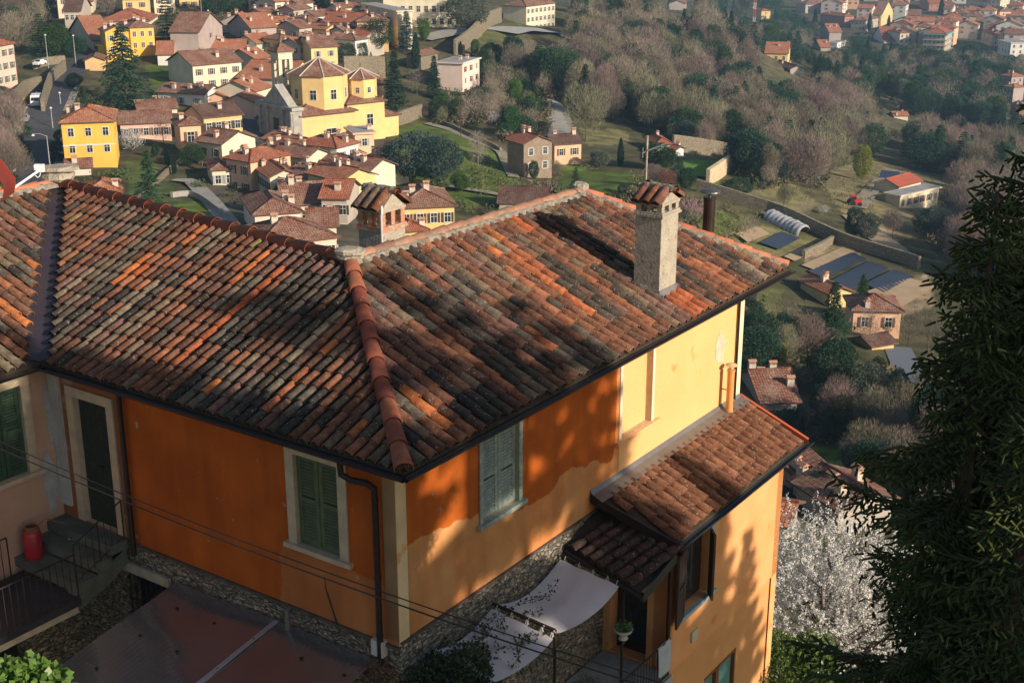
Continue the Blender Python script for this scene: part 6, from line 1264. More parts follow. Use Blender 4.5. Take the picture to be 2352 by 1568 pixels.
protos('spruce',[('conifer',11,dict(R=2.5)),('conifer',12,dict(R=3.1,droop=-.4)),('conifer',13,dict(R=2.1))],L_DARK); protos('cedar',[('conifer',14,dict(R=3.4,lv=18,nb=11,droop=-.05,tip=0,ls=1.1)),('conifer',15,dict(R=2.8))],L_MID); protos('bluefir',[('conifer',13,{})],L_BLU); protos('lightfir',[('conifer',11,{})],L_GRN)
protos('cypress',[('cypress',21,{})],L_DARK); protos('evergreen',[('round',31,{}),('round',32,dict(R=4.2,H_=3)),('round',33,dict(R=2.8,H=4.2))],L_MID); protos('green',[('round',31,{}),('round',33,{})],L_GRN); protos('bright',[('round',33,{}),('round',31,{})],L_BRT); protos('olive',[('round',32,{}),('round',31,{})],L_OLV); protos('blue',[('round',32,{})],L_BLU); protos('yellow',[('round',33,{})],L_YEL)
protos('shrub',[('shrub',41,{}),('shrub',42,{})],L_MID); protos('gshrub',[('shrub',41,{})],L_GRN); protos('yshrub',[('shrub',42,{})],L_YEL); protos('white',[('blossom',51,{}),('blossom',52,{})],FLW); protos('pink',[('blossom',51,{})],FLP); protos('rshrub',[('shrub',42,{})],T_RUS)
def tree(k,x,yb,yt,label,wx=1.,name=None,cat='tree',group=None,d=None,h=None,joined=False,var=None):
    p=onground(x,yb,-.2) if d is None else d; k_=np.linalg.norm(p)/F; H_=h or max(1.2,(yb-yt)*k_*1.04)
    L=VAR[k]; v=L[(int(abs(x*7+yb*3))) % len(L)] if var is None else L[var]; s=H_/v[3]; rz=(x*1.7+yb*.9)%6.28
    if joined:
        o=obj(name or 'tree',v[2]); o.location=tuple(map(float,p)); o.rotation_euler=(0,0,rz); o.scale=(s*wx,s*wx,s); return tag(o,label,cat,group)
    r=empty(name or 'tree',p,label,cat,group,rz); r.scale=(s*wx,s*wx,s)
    obj('trunk',v[0],r); obj('crown',v[1],r); return r
# named trees -------------------------------------------------------
TR=[('spruce',292,243,70,'huge dark spruce in front of the yellow mansion',1.25,'spruce'),('cedar',388,118,-10,'tall cypress like evergreen right of the yellow mansion',.75,'evergreen_tree'),
('cedar',98,132,38,'broad green conifer above the street on the left',1.15,'conifer'),('green',130,134,62,'yellow green laurel beside the broad conifer',1.1,'evergreen_tree'),('evergreen',172,135,90,'dark round holm oak shading the street junction',1.2,'evergreen_tree'),
('evergreen',172,206,172,'dark magnolia on the wall above the street bend',1.1,'evergreen_tree'),('cedar',196,236,200,'small slanted conifer under the bend wall',.9,'conifer'),
('cedar',345,470,345,'bright green conifer in the garden right of the yellow villa',.95,'conifer'),('evergreen',442,385,335,'dark pine with open crown before the salmon tower house',1.1,'pine_tree'),
('evergreen',357,362,330,'rounded topiary ball in the villa garden',.75,'topiary_shrub'),('cypress',385,378,343,'clipped cone topiary left of the pine',1.9,'topiary_shrub'),('cypress',401,398,365,'clipped cone topiary nearest the garden steps',1.9,'topiary_shrub'),
('white',305,348,296,'white magnolia in flower behind the yellow villa',1.5,'magnolia'),('dark_bare',376,335,262,'bare weeping tree between the magnolia and the salmon house',1.2,'bare_tree'),
('spruce',908,262,118,'very tall dark spruce behind the church apse',1.0,'spruce'),('cypress',956,160,80,'slender cypress beside the flat roofed block',1.2,'cypress'),('spruce',998,225,128,'narrow dark spruce left of the cream villa',1.0,'spruce'),
('bluefir',935,118,28,'open blue cedar in front of the seminary',1.3,'blue_cedar'),('bright',974,96,48,'round bright green tree in the seminary court',.9,'evergreen_tree'),('olive',1074,76,-10,'big grey green holm oak at the seminary corner',1.2,'holm_oak'),
('evergreen',868,125,52,'dark pruned tree in front of the ochre hall',.9,'evergreen_tree'),('evergreen',830,142,100,'small round tree behind the lemon house',1.2,'evergreen_tree'),('evergreen',799,148,104,'slim garden tree at the yellow wall of the village',.9,'evergreen_tree'),
('evergreen',770,38,-20,'dark umbrella pine at the top centre',1.5,'pine_tree'),('cedar',730,34,-20,'dark cedar beside the umbrella pine',1.5,'cedar'),('cypress',1058,128,96,'short cypress below the stone wall',1.5,'cypress'),('green',1090,128,92,'light green cypress clump below the stone wall',.8,'evergreen_tree'),
('blue',948,425,310,'large blue green cedar on the slope below the church',1.15,'blue_cedar'),('blue',1005,432,322,'second blue green cedar on the slope, right of the first',1.0,'blue_cedar'),('evergreen',905,410,345,'dark green bush between the church and the blue cedars',1.0,'evergreen_tree'),('green',1060,440,395,'round green tree right of the blue cedars',1.3,'evergreen_tree'),
('pale',1098,392,298,'pale leafless birch on the slope below the footpath',.8,'birch'),('pale',958,218,160,'pale bare tree between the two dark spruces',1.2,'bare_tree'),
('bright',1182,232,182,'brightest green round tree above the blossom bushes',1.0,'evergreen_tree'),('white',1224,262,224,'white flowering tree left of the driveway',.9,'blossom_tree'),('white',1132,288,254,'white flowering bush under the cream villa slope',1.1,'blossom_tree'),('white',1155,240,220,'pale flowering bush hidden among the shrubs',1.3,'blossom_tree'),
('cedar',1340,170,105,'upper green fir of the diagonal row in the wood',1.0,'fir_tree'),('lightfir',1372,225,155,'middle light green fir of the diagonal row',1.1,'fir_tree'),('lightfir',1382,262,200,'lowest light green fir of the diagonal row',1.1,'fir_tree'),('lightfir',1466,285,215,'yellowish green fir alone in the lower wood',1.0,'fir_tree'),
('spruce',1632,52,2,'dark spruce on the hilltop ridge',1.1,'spruce'),('spruce',1662,82,18,'second dark spruce lower on the ridge',1.0,'spruce'),('greyg',1345,325,190,'tall olive brown tree behind the pink farm wing',1.0,'bare_tree'),('dark_bare',1312,238,170,'bare tree with pale limbs in the dark wood',1.1,'bare_tree'),
('cypress',1425,383,318,'single dark cypress in the middle garden',1.2,'cypress'),('olive',1378,385,345,'grey olive tree right of the pink farm wing',1.4,'olive_tree'),('evergreen',1226,412,370,'clipped dark column in front of the ivy house',.9,'evergreen_tree'),('cedar',1322,432,380,'open green spruce on the terraces below the ivy house',.9,'spruce'),
('greyg',1278,405,365,'brown rounded tree against the pink farm wing',1.3,'bare_tree'),('evergreen',1500,385,325,'dark shrubby oak below the red pyramid roof',1.4,'evergreen_tree'),('evergreen',1530,392,340,'dark bush hiding the white hut',1.1,'evergreen_tree'),('russet',1530,438,385,'russet bare tree on the green slope',1.3,'bare_tree'),('mauve',1500,432,375,'brownish bare tree left of the russet one',1.2,'bare_tree'),
('evergreen',1575,440,385,'dark evergreen between the lawn and the russet tree',1.0,'evergreen_tree'),('blue',1555,430,378,'bluish evergreen below the white hut',.8,'evergreen_tree'),('blue',1432,448,420,'small bluish shrub on the green slope',1.0,'shrub'),('evergreen',1690,455,410,'wide dark bush on the wall by the lawn',1.6,'evergreen_tree'),
('pink',1585,512,455,'pale pink flowering tree behind the stove pipe',1.3,'blossom_tree'),('pink',1560,530,500,'small pink flowering tree left of the stove pipe',1.4,'blossom_tree'),('pale',1720,540,490,'dark twisted orchard tree below the field wall',1.3,'orchard_tree'),
('evergreen',1958,545,480,'dark round pine by the dirt track',1.15,'pine_tree'),('olive',1992,555,492,'grey willow right of the dark pine',1.1,'olive_tree'),('blue',2140,540,480,'dark blue green clump below the modern house',1.4,'evergreen_tree'),('greyg',1800,475,420,'bare tree above the field wall',1.1,'bare_tree'),('pale',1845,505,455,'pale blossom grey tree above the plastic tunnel',1.1,'bare_tree'),('white',1892,492,470,'low pale flowering bush above the field wall',1.5,'blossom_tree'),
('yellow',1978,415,340,'yellow green tree above the dirt track',.85,'evergreen_tree'),('mauve',2050,545,475,'thin bare tree cluster on the bank below the modern house',1.1,'bare_tree'),('spruce',1908,790,640,'large green spruce in front of the cottage by the beds',.95,'spruce'),('lightfir',1980,690,625,'small light green fir beside the dark film beds',1.3,'fir_tree'),
('evergreen',1905,905,775,'large dark evergreen mass below the spruce',1.0,'evergreen_tree'),('green',1920,1010,905,'fresh green tree in the lower valley garden',1.0,'evergreen_tree'),('evergreen',1880,960,880,'dark tree left of the fresh green tree',.9,'evergreen_tree'),('cypress',2010,955,868,'dark pointed cypress in the lower valley',1.0,'cypress'),('cypress',1972,915,848,'smaller pointed cypress left of the other',1.2,'cypress'),
('olive',1960,960,890,'grey olive tree in the lower valley',1.2,'olive_tree'),('olive',1855,900,840,'grey green tree right of the old valley house',1.2,'olive_tree'),('bluefir',2068,960,898,'silvery blue spruce near the valley meadow',1.4,'blue_spruce'),('yellow',1785,850,785,'yellow green conifer beside the orange house corner',1.0,'conifer'),('evergreen',1735,860,755,'dark green tree just beyond the orange house corner',1.0,'evergreen_tree'),
('white',1940,1048,1005,'small white flowering tree on the green meadow',1.1,'blossom_tree'),('cypress',1838,1030,950,'narrow dark cypress above the annex gutter',1.0,'cypress'),('russet',1878,1010,985,'rusty shrub beside the wire pole',1.6,'shrub'),('dark_bare',1800,790,670,'bare dark tree left of the large green spruce',1.3,'bare_tree'),('dark_bare',1995,790,700,'pollarded bare tree by the lower cottage',1.0,'pollarded_tree'),
('dark_bare',2085,800,700,'first pollarded tree before the bare soil',1.1,'pollarded_tree'),('dark_bare',2130,805,700,'second pollarded tree before the bare soil',1.1,'pollarded_tree'),('evergreen',2035,770,725,'ivy covered stump beside the pollarded trees',.7,'evergreen_tree'),('evergreen',1880,1160,1075,'dark bush above the tiled shed',1.3,'evergreen_tree'),('evergreen',1915,1130,1085,'round dark shrub at the foot of the meadow',1.6,'shrub'),
('greyg',1990,1080,960,'grey brown bare tree in the lower valley',1.2,'bare_tree'),('mauve',2050,1150,1010,'mauve bare tree behind the spruce branches',1.2,'bare_tree'),('yellow',1905,1190,1160,'yellow green bush between the rust roofs',1.3,'shrub'),('gshrub',135,350,325,'cloud pruned ball shrub at the street corner of the yellow villa',1.0,'topiary_shrub'),('gshrub',134,372,350,'lower cloud pruned ball shrub at the street corner',1.1,'topiary_shrub'),('evergreen',150,338,298,'dark hedge between the street and the yellow villa',1.3,'hedge'),
('spruce',2010,265,205,'blue black cedar in the middle of the far slope',1.4,'cedar'),('spruce',1968,260,215,'dark conifer left of the blue black cedar',1.3,'conifer'),('spruce',2170,280,215,'tall pointed conifer in the green far wood',1.1,'conifer'),('spruce',2195,290,228,'shorter pointed conifer in the green far wood',1.1,'conifer'),('cedar',1905,335,270,'spreading blue cedar in the mauve wood',1.3,'cedar'),
('cedar',2100,365,290,'big dark cedar mass left of the pink blossom',1.5,'cedar'),('cedar',2150,395,290,'big green cedar mass below the pink blossom',1.5,'cedar'),('cedar',2190,380,300,'right hand green cedar of the big mass',1.4,'cedar'),('pink',2222,300,282,'pink flowering tree in the far green wood',1.3,'blossom_tree'),('white',2084,195,180,'pale flowering tree in the mauve far wood',1.8,'blossom_tree'),('white',1568,330,308,'white flowering bush behind the red pyramid roof',1.5,'blossom_tree'),
('cypress',1870,80,26,'tall cypress beside the red walled villa','1' and 1.1,'cypress'),('cypress',1824,72,55,'first of the three small cypresses at the left of the far town',1.4,'cypress'),('cypress',1833,80,58,'second of the three small cypresses at the left of the far town',1.4,'cypress'),('cypress',1845,78,45,'third of the three small cypresses at the left of the far town',1.4,'cypress'),('cypress',1996,72,34,'cypress in front of the grey villa',1.3,'cypress'),('cypress',2040,66,38,'small cypress left of the yellow gabled villa',1.3,'cypress'),('cypress',2159,50,2,'dark cypress beside the walled hall',1.3,'cypress'),
('cypress',1958,135,98,'left cypress of the pair on the tan bank',1.2,'cypress'),('cypress',1968,138,110,'short cypress of the pair on the tan bank',1.2,'cypress'),('cypress',1990,143,95,'leaning cypress right of the tan bank',1.2,'cypress'),('spruce',2290,450,330,'shadowed fir at the right edge of the bare bank',.9,'fir_tree')]
for k,x,yb,yt,lab,wx,nm in TR: tree(k,x,yb,yt,lab,wx,nm,cat=nm.replace('_',' '))
for i,(x,yb,yt,lab) in enumerate([(165,365,288,'tall fan palm in front of the yellow villa, left of the pair'),(182,361,302,'shorter fan palm in front of the yellow villa, right of the pair')]):
    p=onground(x,yb+14); kk=np.linalg.norm(p)/F; Hh=(yb+14-yt)*kk; r=empty('palm_tree',p,lab,'palm'); m=MB(); m.tube([(0,0,-.5),(0,0,Hh*.5),(0,0,Hh)],[.28,.2,.22],8); m.build('trunk',BARK,r,world=False)
    V=[];rr=np.random.default_rng(i); 
    n=150; D=unit(rr.normal(size=(n,3))+np.array([0,0,.25])); P=np.array([0,0,Hh])+D*.3; V,T=tris(P,unit(D+np.array([0,0,-.15])),rr.uniform(1.2,2.0,n),.28,rr); obj('crown',npmesh('crown',V,T,L_GRN),r)
# woods ------------------------------------------------------------
WOODS=[([(1120,110),(1200,90),(1330,60),(1420,5),(1560,0),(1640,40),(1740,90),(1850,180),(1960,250),(2080,300),(2200,350),(2352,400),(2352,470),(2230,430),(2050,380),(1960,360),(1880,440),(1800,430),(1740,380),(1600,340),(1480,300),(1380,290),(1300,250),(1220,210),(1150,180)],'wood'),
([(1640,10),(1760,60),(1860,120),(2000,160),(2352,140),(2352,330),(2150,280),(1950,250),(1850,180),(1740,90)],'far'),([(1680,0),(1780,0),(1830,60),(1900,100),(2050,120),(2352,150),(2352,200),(2000,190),(1850,150),(1740,80)],'town'),
([(0,0),(140,0),(230,35),(400,8),(700,0),(820,0),(830,30),(720,45),(600,30),(450,60),(400,90),(220,60),(140,110),(60,110),(0,140)],'left'),([(0,180),(40,250),(50,330),(60,420),(0,430)],'street'),
([(1110,130),(1190,170),(1280,230),(1260,300),(1160,330),(1010,290),(1000,230),(1090,215)],'garden'),([(1560,270),(1700,330),(1800,420),(1750,440),(1640,360),(1540,330)],'shade'),([(1180,450),(1300,440),(1450,455),(1600,480),(1580,560),(1400,480),(1200,480)],'low'),
([(2130,440),(2352,440),(2352,700),(2200,620),(2150,560),(2060,500)],'bank'),([(1720,640),(1850,700),(1990,800),(2060,900),(2200,950),(2350,900),(2350,1200),(2000,1190),(1960,1100),(1850,990),(1760,980),(1715,800)],'valley')]
def inside(poly,n,r):
    P=np.array(poly,float); lo,hi=P.min(0),P.max(0); o=[]
    while len(o)<n:
        q=lo+(hi-lo)*r.random((n*3,2)); o+=list(q[inpoly(q,poly)])
    return o[:n]
HB=[] # house footprints to keep clear
for o in C.objects:
    if o.type=='EMPTY' and any(c.name.startswith('wall') or c.name.startswith('drum') for c in o.children): 
        for c in o.children:
            if c.name.startswith('wall'):
                bb=[wm(o)@Vector(v) for v in c.bound_box]; HB.append((np.mean([v.x for v in bb]),np.mean([v.y for v in bb]),max(abs(v.x-bb[0].x)+abs(v.y-bb[0].y) for v in bb)*.38+2.5))
HB=np.array(HB)
HPX=[]
for o in list(C.objects):
    if o.type=='EMPTY' and any(c.name.startswith('roof') for c in o.children) and 'ridge' not in o.name and o not in(OH,PH):
        q=[]
        for c in o.children:
            if c.type=='MESH' and c.name[:4] in('wall','roof','drum'): q+=[np.array(wm(o)@Vector(v)) for v in c.bound_box]
        q=np.array(q); pp,dp=proj(q); HPX.append((pp[:,0].min(),pp[:,0].max(),pp[:,1].min(),pp[:,1].max(),np.hypot(q[:,0],q[:,1]).max()))
HPX=np.array(HPX)
KEEPC=[(1740,500,2110,720),(1562,358,1695,425),(2015,400,2170,470),(1262,230,1300,318),(1140,70,1300,92),(1290,398,1440,445),(1330,290,1440,335),(930,290,1150,345),(1870,1020,1960,1100),(2020,330,2075,430),(330,160,440,205),(60,150,150,430),(400,440,520,520),(1960,480,2020,560),(300,380,420,460)]
def blocks(p,hh,wx=1):
    d=hypot(p[0],p[1]); k=np.linalg.norm(p)/F; (x,y),_=proj(p); w_=hh*.3*wx/k; t=hh/k
    for x0,x1,y0,y1,dd in HPX:
        if d<dd+3 and x+w_>x0+1 and x-w_<x1-1 and y>y0 and y-t<y1-(y1-y0)*.25: return True
    for x0,y0,x1,y1 in KEEPC:
        if x+w_*.8>x0 and x-w_*.8<x1 and y>y0 and y-t*.9<y1: return True
    return False
def clear(p): return np.all(np.hypot(HB[:,0]-p[0],HB[:,1]-p[1])>HB[:,2])
CFG={'wood':(430,[('brown',38),('mauve',9),('greyg',22),('evergreen',20),('spruce',10),('cedar',10)],(10,16),4.6),'far':(230,[('mauve',14),('brown',18),('evergreen',34),('cedar',16),('spruce',12),('green',8),('olive',6)],(10,16),6.5),
'town':(170,[('evergreen',40),('green',14),('cedar',16),('brown',14),('cypress',8),('olive',8)],(7,12),6),'left':(85,[('brown',40),('greyg',16),('cedar',16),('evergreen',20),('mauve',8)],(9,15),6),'street':(30,[('mauve',40),('brown',50),('shrub',30)],(5,10),3.5),
'garden':(75,[('evergreen',30),('greyg',22),('brown',20),('green',10),('shrub',14),('yshrub',3)],(4,9),3.5),'shade':(60,[('evergreen',40),('blue',14),('brown',25),('greyg',20)],(6,12),4),'low':(46,[('shrub',40),('greyg',25),('gshrub',20),('mauve',10)],(2.5,5),3),
'bank':(60,[('mauve',45),('brown',40),('blue',10)],(8,13),4),'valley':(110,[('evergreen',26),('greyg',24),('brown',26),('shrub',14),('green',8),('olive',8)],(4,9),3.2)}
GL={'brown':('bare brown deciduous tree crowding the wooded slopes','bare_tree','bare tree','bare brown trees of the woods'),'mauve':('bare mauve tinted tree among the woods','bare_tree','bare tree','bare mauve trees of the woods'),'greyg':('bare olive grey tree among the woods','bare_tree','bare tree','olive grey bare trees of the woods'),
'evergreen':('rounded dark evergreen tree scattered through the woods and gardens','evergreen_tree','evergreen tree','dark evergreens of the slopes'),'green':('mid green rounded tree scattered through the gardens','evergreen_tree','evergreen tree','mid green trees of the slopes'),'spruce':('dark pointed conifer standing among the bare trees','conifer','conifer','dark conifers of the woods'),'cedar':('green spreading conifer standing among the bare trees','conifer','conifer','green conifers of the woods'),
'olive':('grey green rounded tree in the far gardens','olive_tree','tree','grey green garden trees'),'cypress':('slim dark cypress among the far town gardens','cypress','cypress','garden cypresses of the far town'),'blue':('bluish evergreen in the shaded part of the slope','evergreen_tree','evergreen tree','bluish evergreens of the shaded slope'),'shrub':('low dark evergreen shrub on the slopes','shrub','shrub','dark shrubs of the slopes'),'gshrub':('low green shrub on the grassy slope','shrub','shrub','green shrubs of the slopes'),'yshrub':('yellow flowering shrub in the gardens','shrub','shrub','yellow shrubs of the gardens')}
placed=[];plan=[]
for poly,key in WOODS:
    n,kinds,hr,md=CFG[key]; r=np.random.default_rng(len(key)*7+n); ks=[k for k,_ in kinds]; ws=np.array([w_ for _,w_ in kinds],float); ws/=ws.sum(); k=0
    for q in inside(poly,n*14,r):
        if k>=n: break
        p=hit(q[0],q[1])
        if p is None or not clear(p): continue
        if placed and np.min(np.hypot(*(np.array(placed)[:,:2]-p[:2]).T))<md*(.75+.25*r.random()): continue
        placed.append(p); kk=ks[r.choice(len(ks),p=ws)]; k+=1
        hh=r.uniform(*hr)*(.35 if 'shrub' in kk else (.85 if kk in('evergreen','green','olive','blue') else 1)); pp=p.copy(); pp[2]=tz(p[:2])[0]-.3
        if blocks(pp,hh): k-=1; placed.pop(); continue
        plan.append((kk,q,pp,hh,r.uniform(.85,1.2)))
BARE=('brown','mauve','greyg'); bare=sorted([t for t in plan if t[0] in BARE],key=lambda t:-t[3]/np.linalg.norm(t[2])); keep={id(t) for t in bare[:262]}; rest={}; EG=('evergreen','green','blue'); eg=sorted([t for t in plan if t[0] in EG],key=lambda t:-t[3]/np.linalg.norm(t[2])); keep|={id(t) for t in eg[:225]}
for t in plan:
    kk,q,pp,hh,wx=t
    if kk in BARE+EG and id(t) not in keep: rest.setdefault(kk,[]).append(t); continue
    lab,nm,cat,grp=GL[kk]; tree(kk,q[0],q[1],0,lab,wx,nm,cat,grp,d=pp,h=hh,joined=True)
for kk,ts in rest.items():
    r=np.random.default_rng(5); Vs=[]
    for _,q,pp,hh,wx in ts:
        o=PR_[B_[int(abs(q[0]*7+q[1]*3))%4][:2]] if kk in BARE else PR_[('round',31)]; V=o['V'].reshape(-1,3,3); V=V[r.choice(len(V),1300,replace=False)]; c=V.mean(1,keepdims=True); V=c+(V-c)*np.array([1.5,1.5,1.2]); t=q[0]*1.7; R_=np.array([[cos(t),-sin(t),0],[sin(t),cos(t),0],[0,0,1]]); s_=hh/o['h']; Vs.append((V.reshape(-1,3)*np.array([s_*wx,s_*wx,s_]))@R_.T+pp)
    V=np.concatenate(Vs); o=obj('woodland',npmesh('woodland',V,np.arange(len(V)).reshape(-1,3),{'brown':T_BRN,'mauve':T_MAU,'greyg':T_GRY,'evergreen':L_MID,'green':L_GRN,'blue':L_BLU}[kk])); tag(o,{'brown':'brown mass of leafless woodland on the far slopes','mauve':'mauve mass of leafless woodland on the far slopes','greyg':'olive grey mass of leafless woodland on the far slopes','evergreen':'dark evergreen mass of woodland on the far slopes','green':'mid green mass of woodland on the far slopes','blue':'bluish evergreen mass of shaded woodland'}[kk],'woodland',kind='stuff')
# undergrowth: brush nobody could count
def brush(name,polys,n,size,m,seed,label,zr=(0,.6)):
    r=np.random.default_rng(seed); P=[]
    for poly,k in polys:
        for q in inside(poly,int(n*k),r):
            p=hit(q[0],q[1]); 
            if p is not None and clear(p) and not blocks(p,size*1.6,.5): P.append(p)
    P=np.array(P); m_=26; n=len(P); sc=np.repeat(size*(.6+.8*r.random(n)),m_)
    Q=np.repeat(P,m_,0)+unit(r.normal(size=(n*m_,3)))*np.array([1.3,1.3,.8])*(sc*r.random(n*m_)**.5)[:,None]; Q[:,2]+=sc*.45
    V,T=tris(Q,unit(r.normal(size=Q.shape)+np.array([0,0,.5])),sc*r.uniform(.3,.6,n*m_),sc*.22,r); o=obj(name,npmesh(name,V,T,m)); tag(o,label,'undergrowth',kind='stuff')
allp=[(p,1) for p,k in WOODS if k in('wood','far','garden','shade','bank','valley','left','low')]
brush('undergrowth',allp,480,1.7,mat('brown_brush',(.15,.115,.075),(.11,.085,.055),sc=.15,rough=.9),3,'brown leafless undergrowth covering the woodland floor')
brush('green_undergrowth',[(p,1) for p,k in WOODS if k in('garden','shade','valley','low','town','far')],330,1.5,mat('green_brush',(.055,.085,.03),(.085,.10,.035),sc=.12,rough=.85),5,'mixed green undergrowth on the valley slopes')
brush('dry_scrub',[([(1700,380),(2180,400),(2180,520),(1950,560)],.5),([(1150,380),(1560,400),(1560,480),(1200,480)],.5),([(900,300),(1170,360),(1170,440),(920,440)],.35),([(1560,440),(1760,500),(1740,560),(1560,540)],.3)],420,.8,mat('dry_scrub',(.20,.17,.085),(.13,.14,.05),sc=.2,rough=.9),15,'tufts of dry scrub on the grassy slopes')
brush('village_greenery',[([(160,215),(560,215),(560,330),(160,330)],.22),([(430,330),(520,330),(560,480),(440,470)],.2),([(780,140),(900,140),(900,180),(780,190)],.15),([(900,350),(1180,350),(1180,520),(900,520)],.12),([(120,330),(300,330),(300,460),(120,460)],.2)],480,1.2,MC['green_brush'],8,'hedges and weeds between the village houses')
# ================================================================ near vegetation
NEED=mat('spruce_needles',(.065,.092,.028),(.040,.060,.020),sc=2,rough=.65,spec=.2,c3=(.07,.085,.02),sc3=1.3,t3=.62,trans=.12)
TWIG=mat('brown_twig',(.10,.07,.05),(.06,.045,.035),sc=4)
def spindles(P,D,L,R,r):
    """thin needle covered shoots: four sided spindles"""
    n=len(P); Q=np.tile(np.array([.3,.2,1.]),(n,1)); A=unit(np.cross(D,Q)); B=np.cross(D,A); L=L[:,None];R=R[:,None]
    ring=[]
    for t,f,k in ((.12,1,.0),(.75,.85,.4)):
        for q in range(4):
            a=pi/2*q+k; ring.append(P+D*L*t+(A*cos(a)+B*sin(a))*R*f)
    V=np.stack([P]+ring+[P+D*L],1); m=10
    F_=[(0,1,2),(0,2,3),(0,3,4),(0,4,1)]; 
    for q in range(4): a=1+q;b=1+(q+1)%4; F_+=[(a,b,a+4),(b,b+4,a+4)]
    F_+=[(5,6,9),(6,7,9),(7,8,9),(8,5,9)]
    FC=(np.arange(n)[:,None,None]*m+np.array(F_)[None]).reshape(-1,3); return V.reshape(-1,3),FC
def spruce_parts(H_,Hc,seed,levels=44,nb=9,slope=.33,Rmax=3.2,tw=1.,shoot=(.10,.26),srad=.017,hang=0):
    r=np.random.default_rng(seed); mb=MB(); mb.tube([(0,0,-H_),(0,0,-Hc*.5),(0,0,0)],[.24,.13,.015],8); SP=[];SD=[];SL=[]
    for i in range(levels):
        dz=.05+Hc*((i+.5)/levels)**1.15
        for b in range(nb if i>3 else 6):
            t=r.uniform(0,2*pi); L=min(.16+slope*dz,Rmax)*r.uniform(.7,1.12)*(1+hang*.38*sin(dz*2.3+2*cos(t*2))*min(1,dz)); out=np.array([cos(t),sin(t),0]); side=np.array([-sin(t),cos(t),0]); K=max(3,int(L/.085))
            s=np.linspace(.08,1,K); sag=-.28*s*L+.22*s**2.4*L; ax=np.array([0,0,-dz])+out*(s*L)[:,None]+np.array([0,0,1.])*sag[:,None]
            mb.tube([(0,0,-dz)]+[tuple(ax[j]) for j in range(0,K,max(1,K//3))]+[tuple(ax[-1])],[.012+.008*L]+[.006+.004*L]*len(range(0,K,max(1,K//3)))+[.003],4,1 if 0 else 0,False)
            for j in range(K):
                for sg in (-1,1):
                    tl=(.14+.42*(1-s[j])*min(L,1.6)*.8)*r.uniform(.6,1.2)*tw; d0=unit(out*.75+side*sg*.9+np.array([0,0,-.25-.5*r.random()])); m=max(2,int(tl/.055))
                    q=np.linspace(.1,1,m)*tl; base=ax[j]+d0*q[:,None]+np.array([0,0,-.35])*(q**2)[:,None]
                    SP.append(base); dd=unit(d0+np.where(np.arange(m)%2==0,1,-1)[:,None]*unit(np.cross(d0,[0,0,1.]))*.75+r.normal(size=(m,3))*.22+np.array([0,0,-.18])); SD.append(dd); SL.append(r.uniform(*shoot,m))
                if hang and j>2 and r.random()<.42:
                    hl=r.uniform(.25,.6); m=int(hl/.05); q=np.linspace(.05,1,m)*hl; base=ax[j]+np.array([0,0,-1.])*q[:,None]+r.normal(size=(m,3))*.012; SP.append(base); SD.append(unit(r.normal(size=(m,3))*.45+np.array([0,0,-1.]))); SL.append(r.uniform(.06,.13,m))
                SP.append(ax[j:j+1]); SD.append(unit(out+r.normal(size=3)*.2+np.array([0,0,.35]))[None]); SL.append(np.array([r.uniform(.12,.22)]))
    P=np.concatenate(SP);D=np.concatenate(SD);L=np.concatenate(SL); V,FC=spindles(P,D,L,np.full(len(P),srad),r); 
    return mb,V,FC
mb,V,FC=spruce_parts(16,9.5,3,slope=.24,Rmax=1.15,shoot=(.07,.17),levels=38,nb=6,srad=.0145,hang=1)
tm_=mb.build('trunk',TWIG); TRM=tm_.data; bpy.data.objects.remove(tm_); CRM=npmesh('crown',V,FC,NEED)
ap=rd(2292,446,14.)
def nearspruce(p,label,me=CRM,sc=1,rz=0.,cat='spruce'):
    r=empty('spruce_tree',p,label,cat,None,rz); r.scale=(sc,sc,sc); obj('trunk',TRM,r); obj('crown',me,r); return r
nearspruce(ap,'very near dark spruce filling the right edge of the photo')
nearspruce(rd(2560,-160,14.5),'taller near spruce just off the right edge whose branch tips enter the frame',rz=2.1)
nearspruce(rd(2430,560,15.6),'second near spruce at the right edge behind the first',rz=4.)
nearspruce(rd(2385,960,13.4),'low near spruce at the lower right corner',rz=1.2)
# sparser shade spruces outside the frame, between the sun and the house
mb,V2,F2=spruce_parts(22,13,8,levels=26,nb=5,slope=.36,Rmax=3.6,tw=1.1,shoot=(.14,.34),srad=.028); CRS=npmesh('crown',V2,F2,NEED)
mb,V2,F2=spruce_parts(22,13,18,levels=17,nb=4,slope=.36,Rmax=3.4,tw=1.1,shoot=(.16,.4),srad=.03); CRS2=npmesh('crown',V2,F2,NEED)
for i,(a,b,h,rz,sc) in enumerate([(-30,-10,4.6,0,1),(-34,-2.6,4.4,1,1.0),(-28,-1.0,3.9,2,1),(-34,1.3,3.9,3,1.1),(-29,3.3,3.4,4,1),(-33,5.0,2.0,5,1),(-30,6.3,.0,6,.9),(-34,8.4,-2.9,.5,.9),(-28,10.4,-5.6,1.5,.8)]):
    nearspruce(W(a,b,h-.385*a),['spruce far right of the frame shading the courtyard','spruce shading the green door','spruce shading the lower front slope of the roof','tall spruce shading the house corner','spruce casting dapples on the orange wall','spruce casting the slanted shadow edge on the roof','spruce whose shadow ends beside the blind window','small spruce shading the annex window','smallest spruce throwing finger shadows on the annex'][i],CRS2 if i in(3,4,5,6) else CRS,sc,rz)
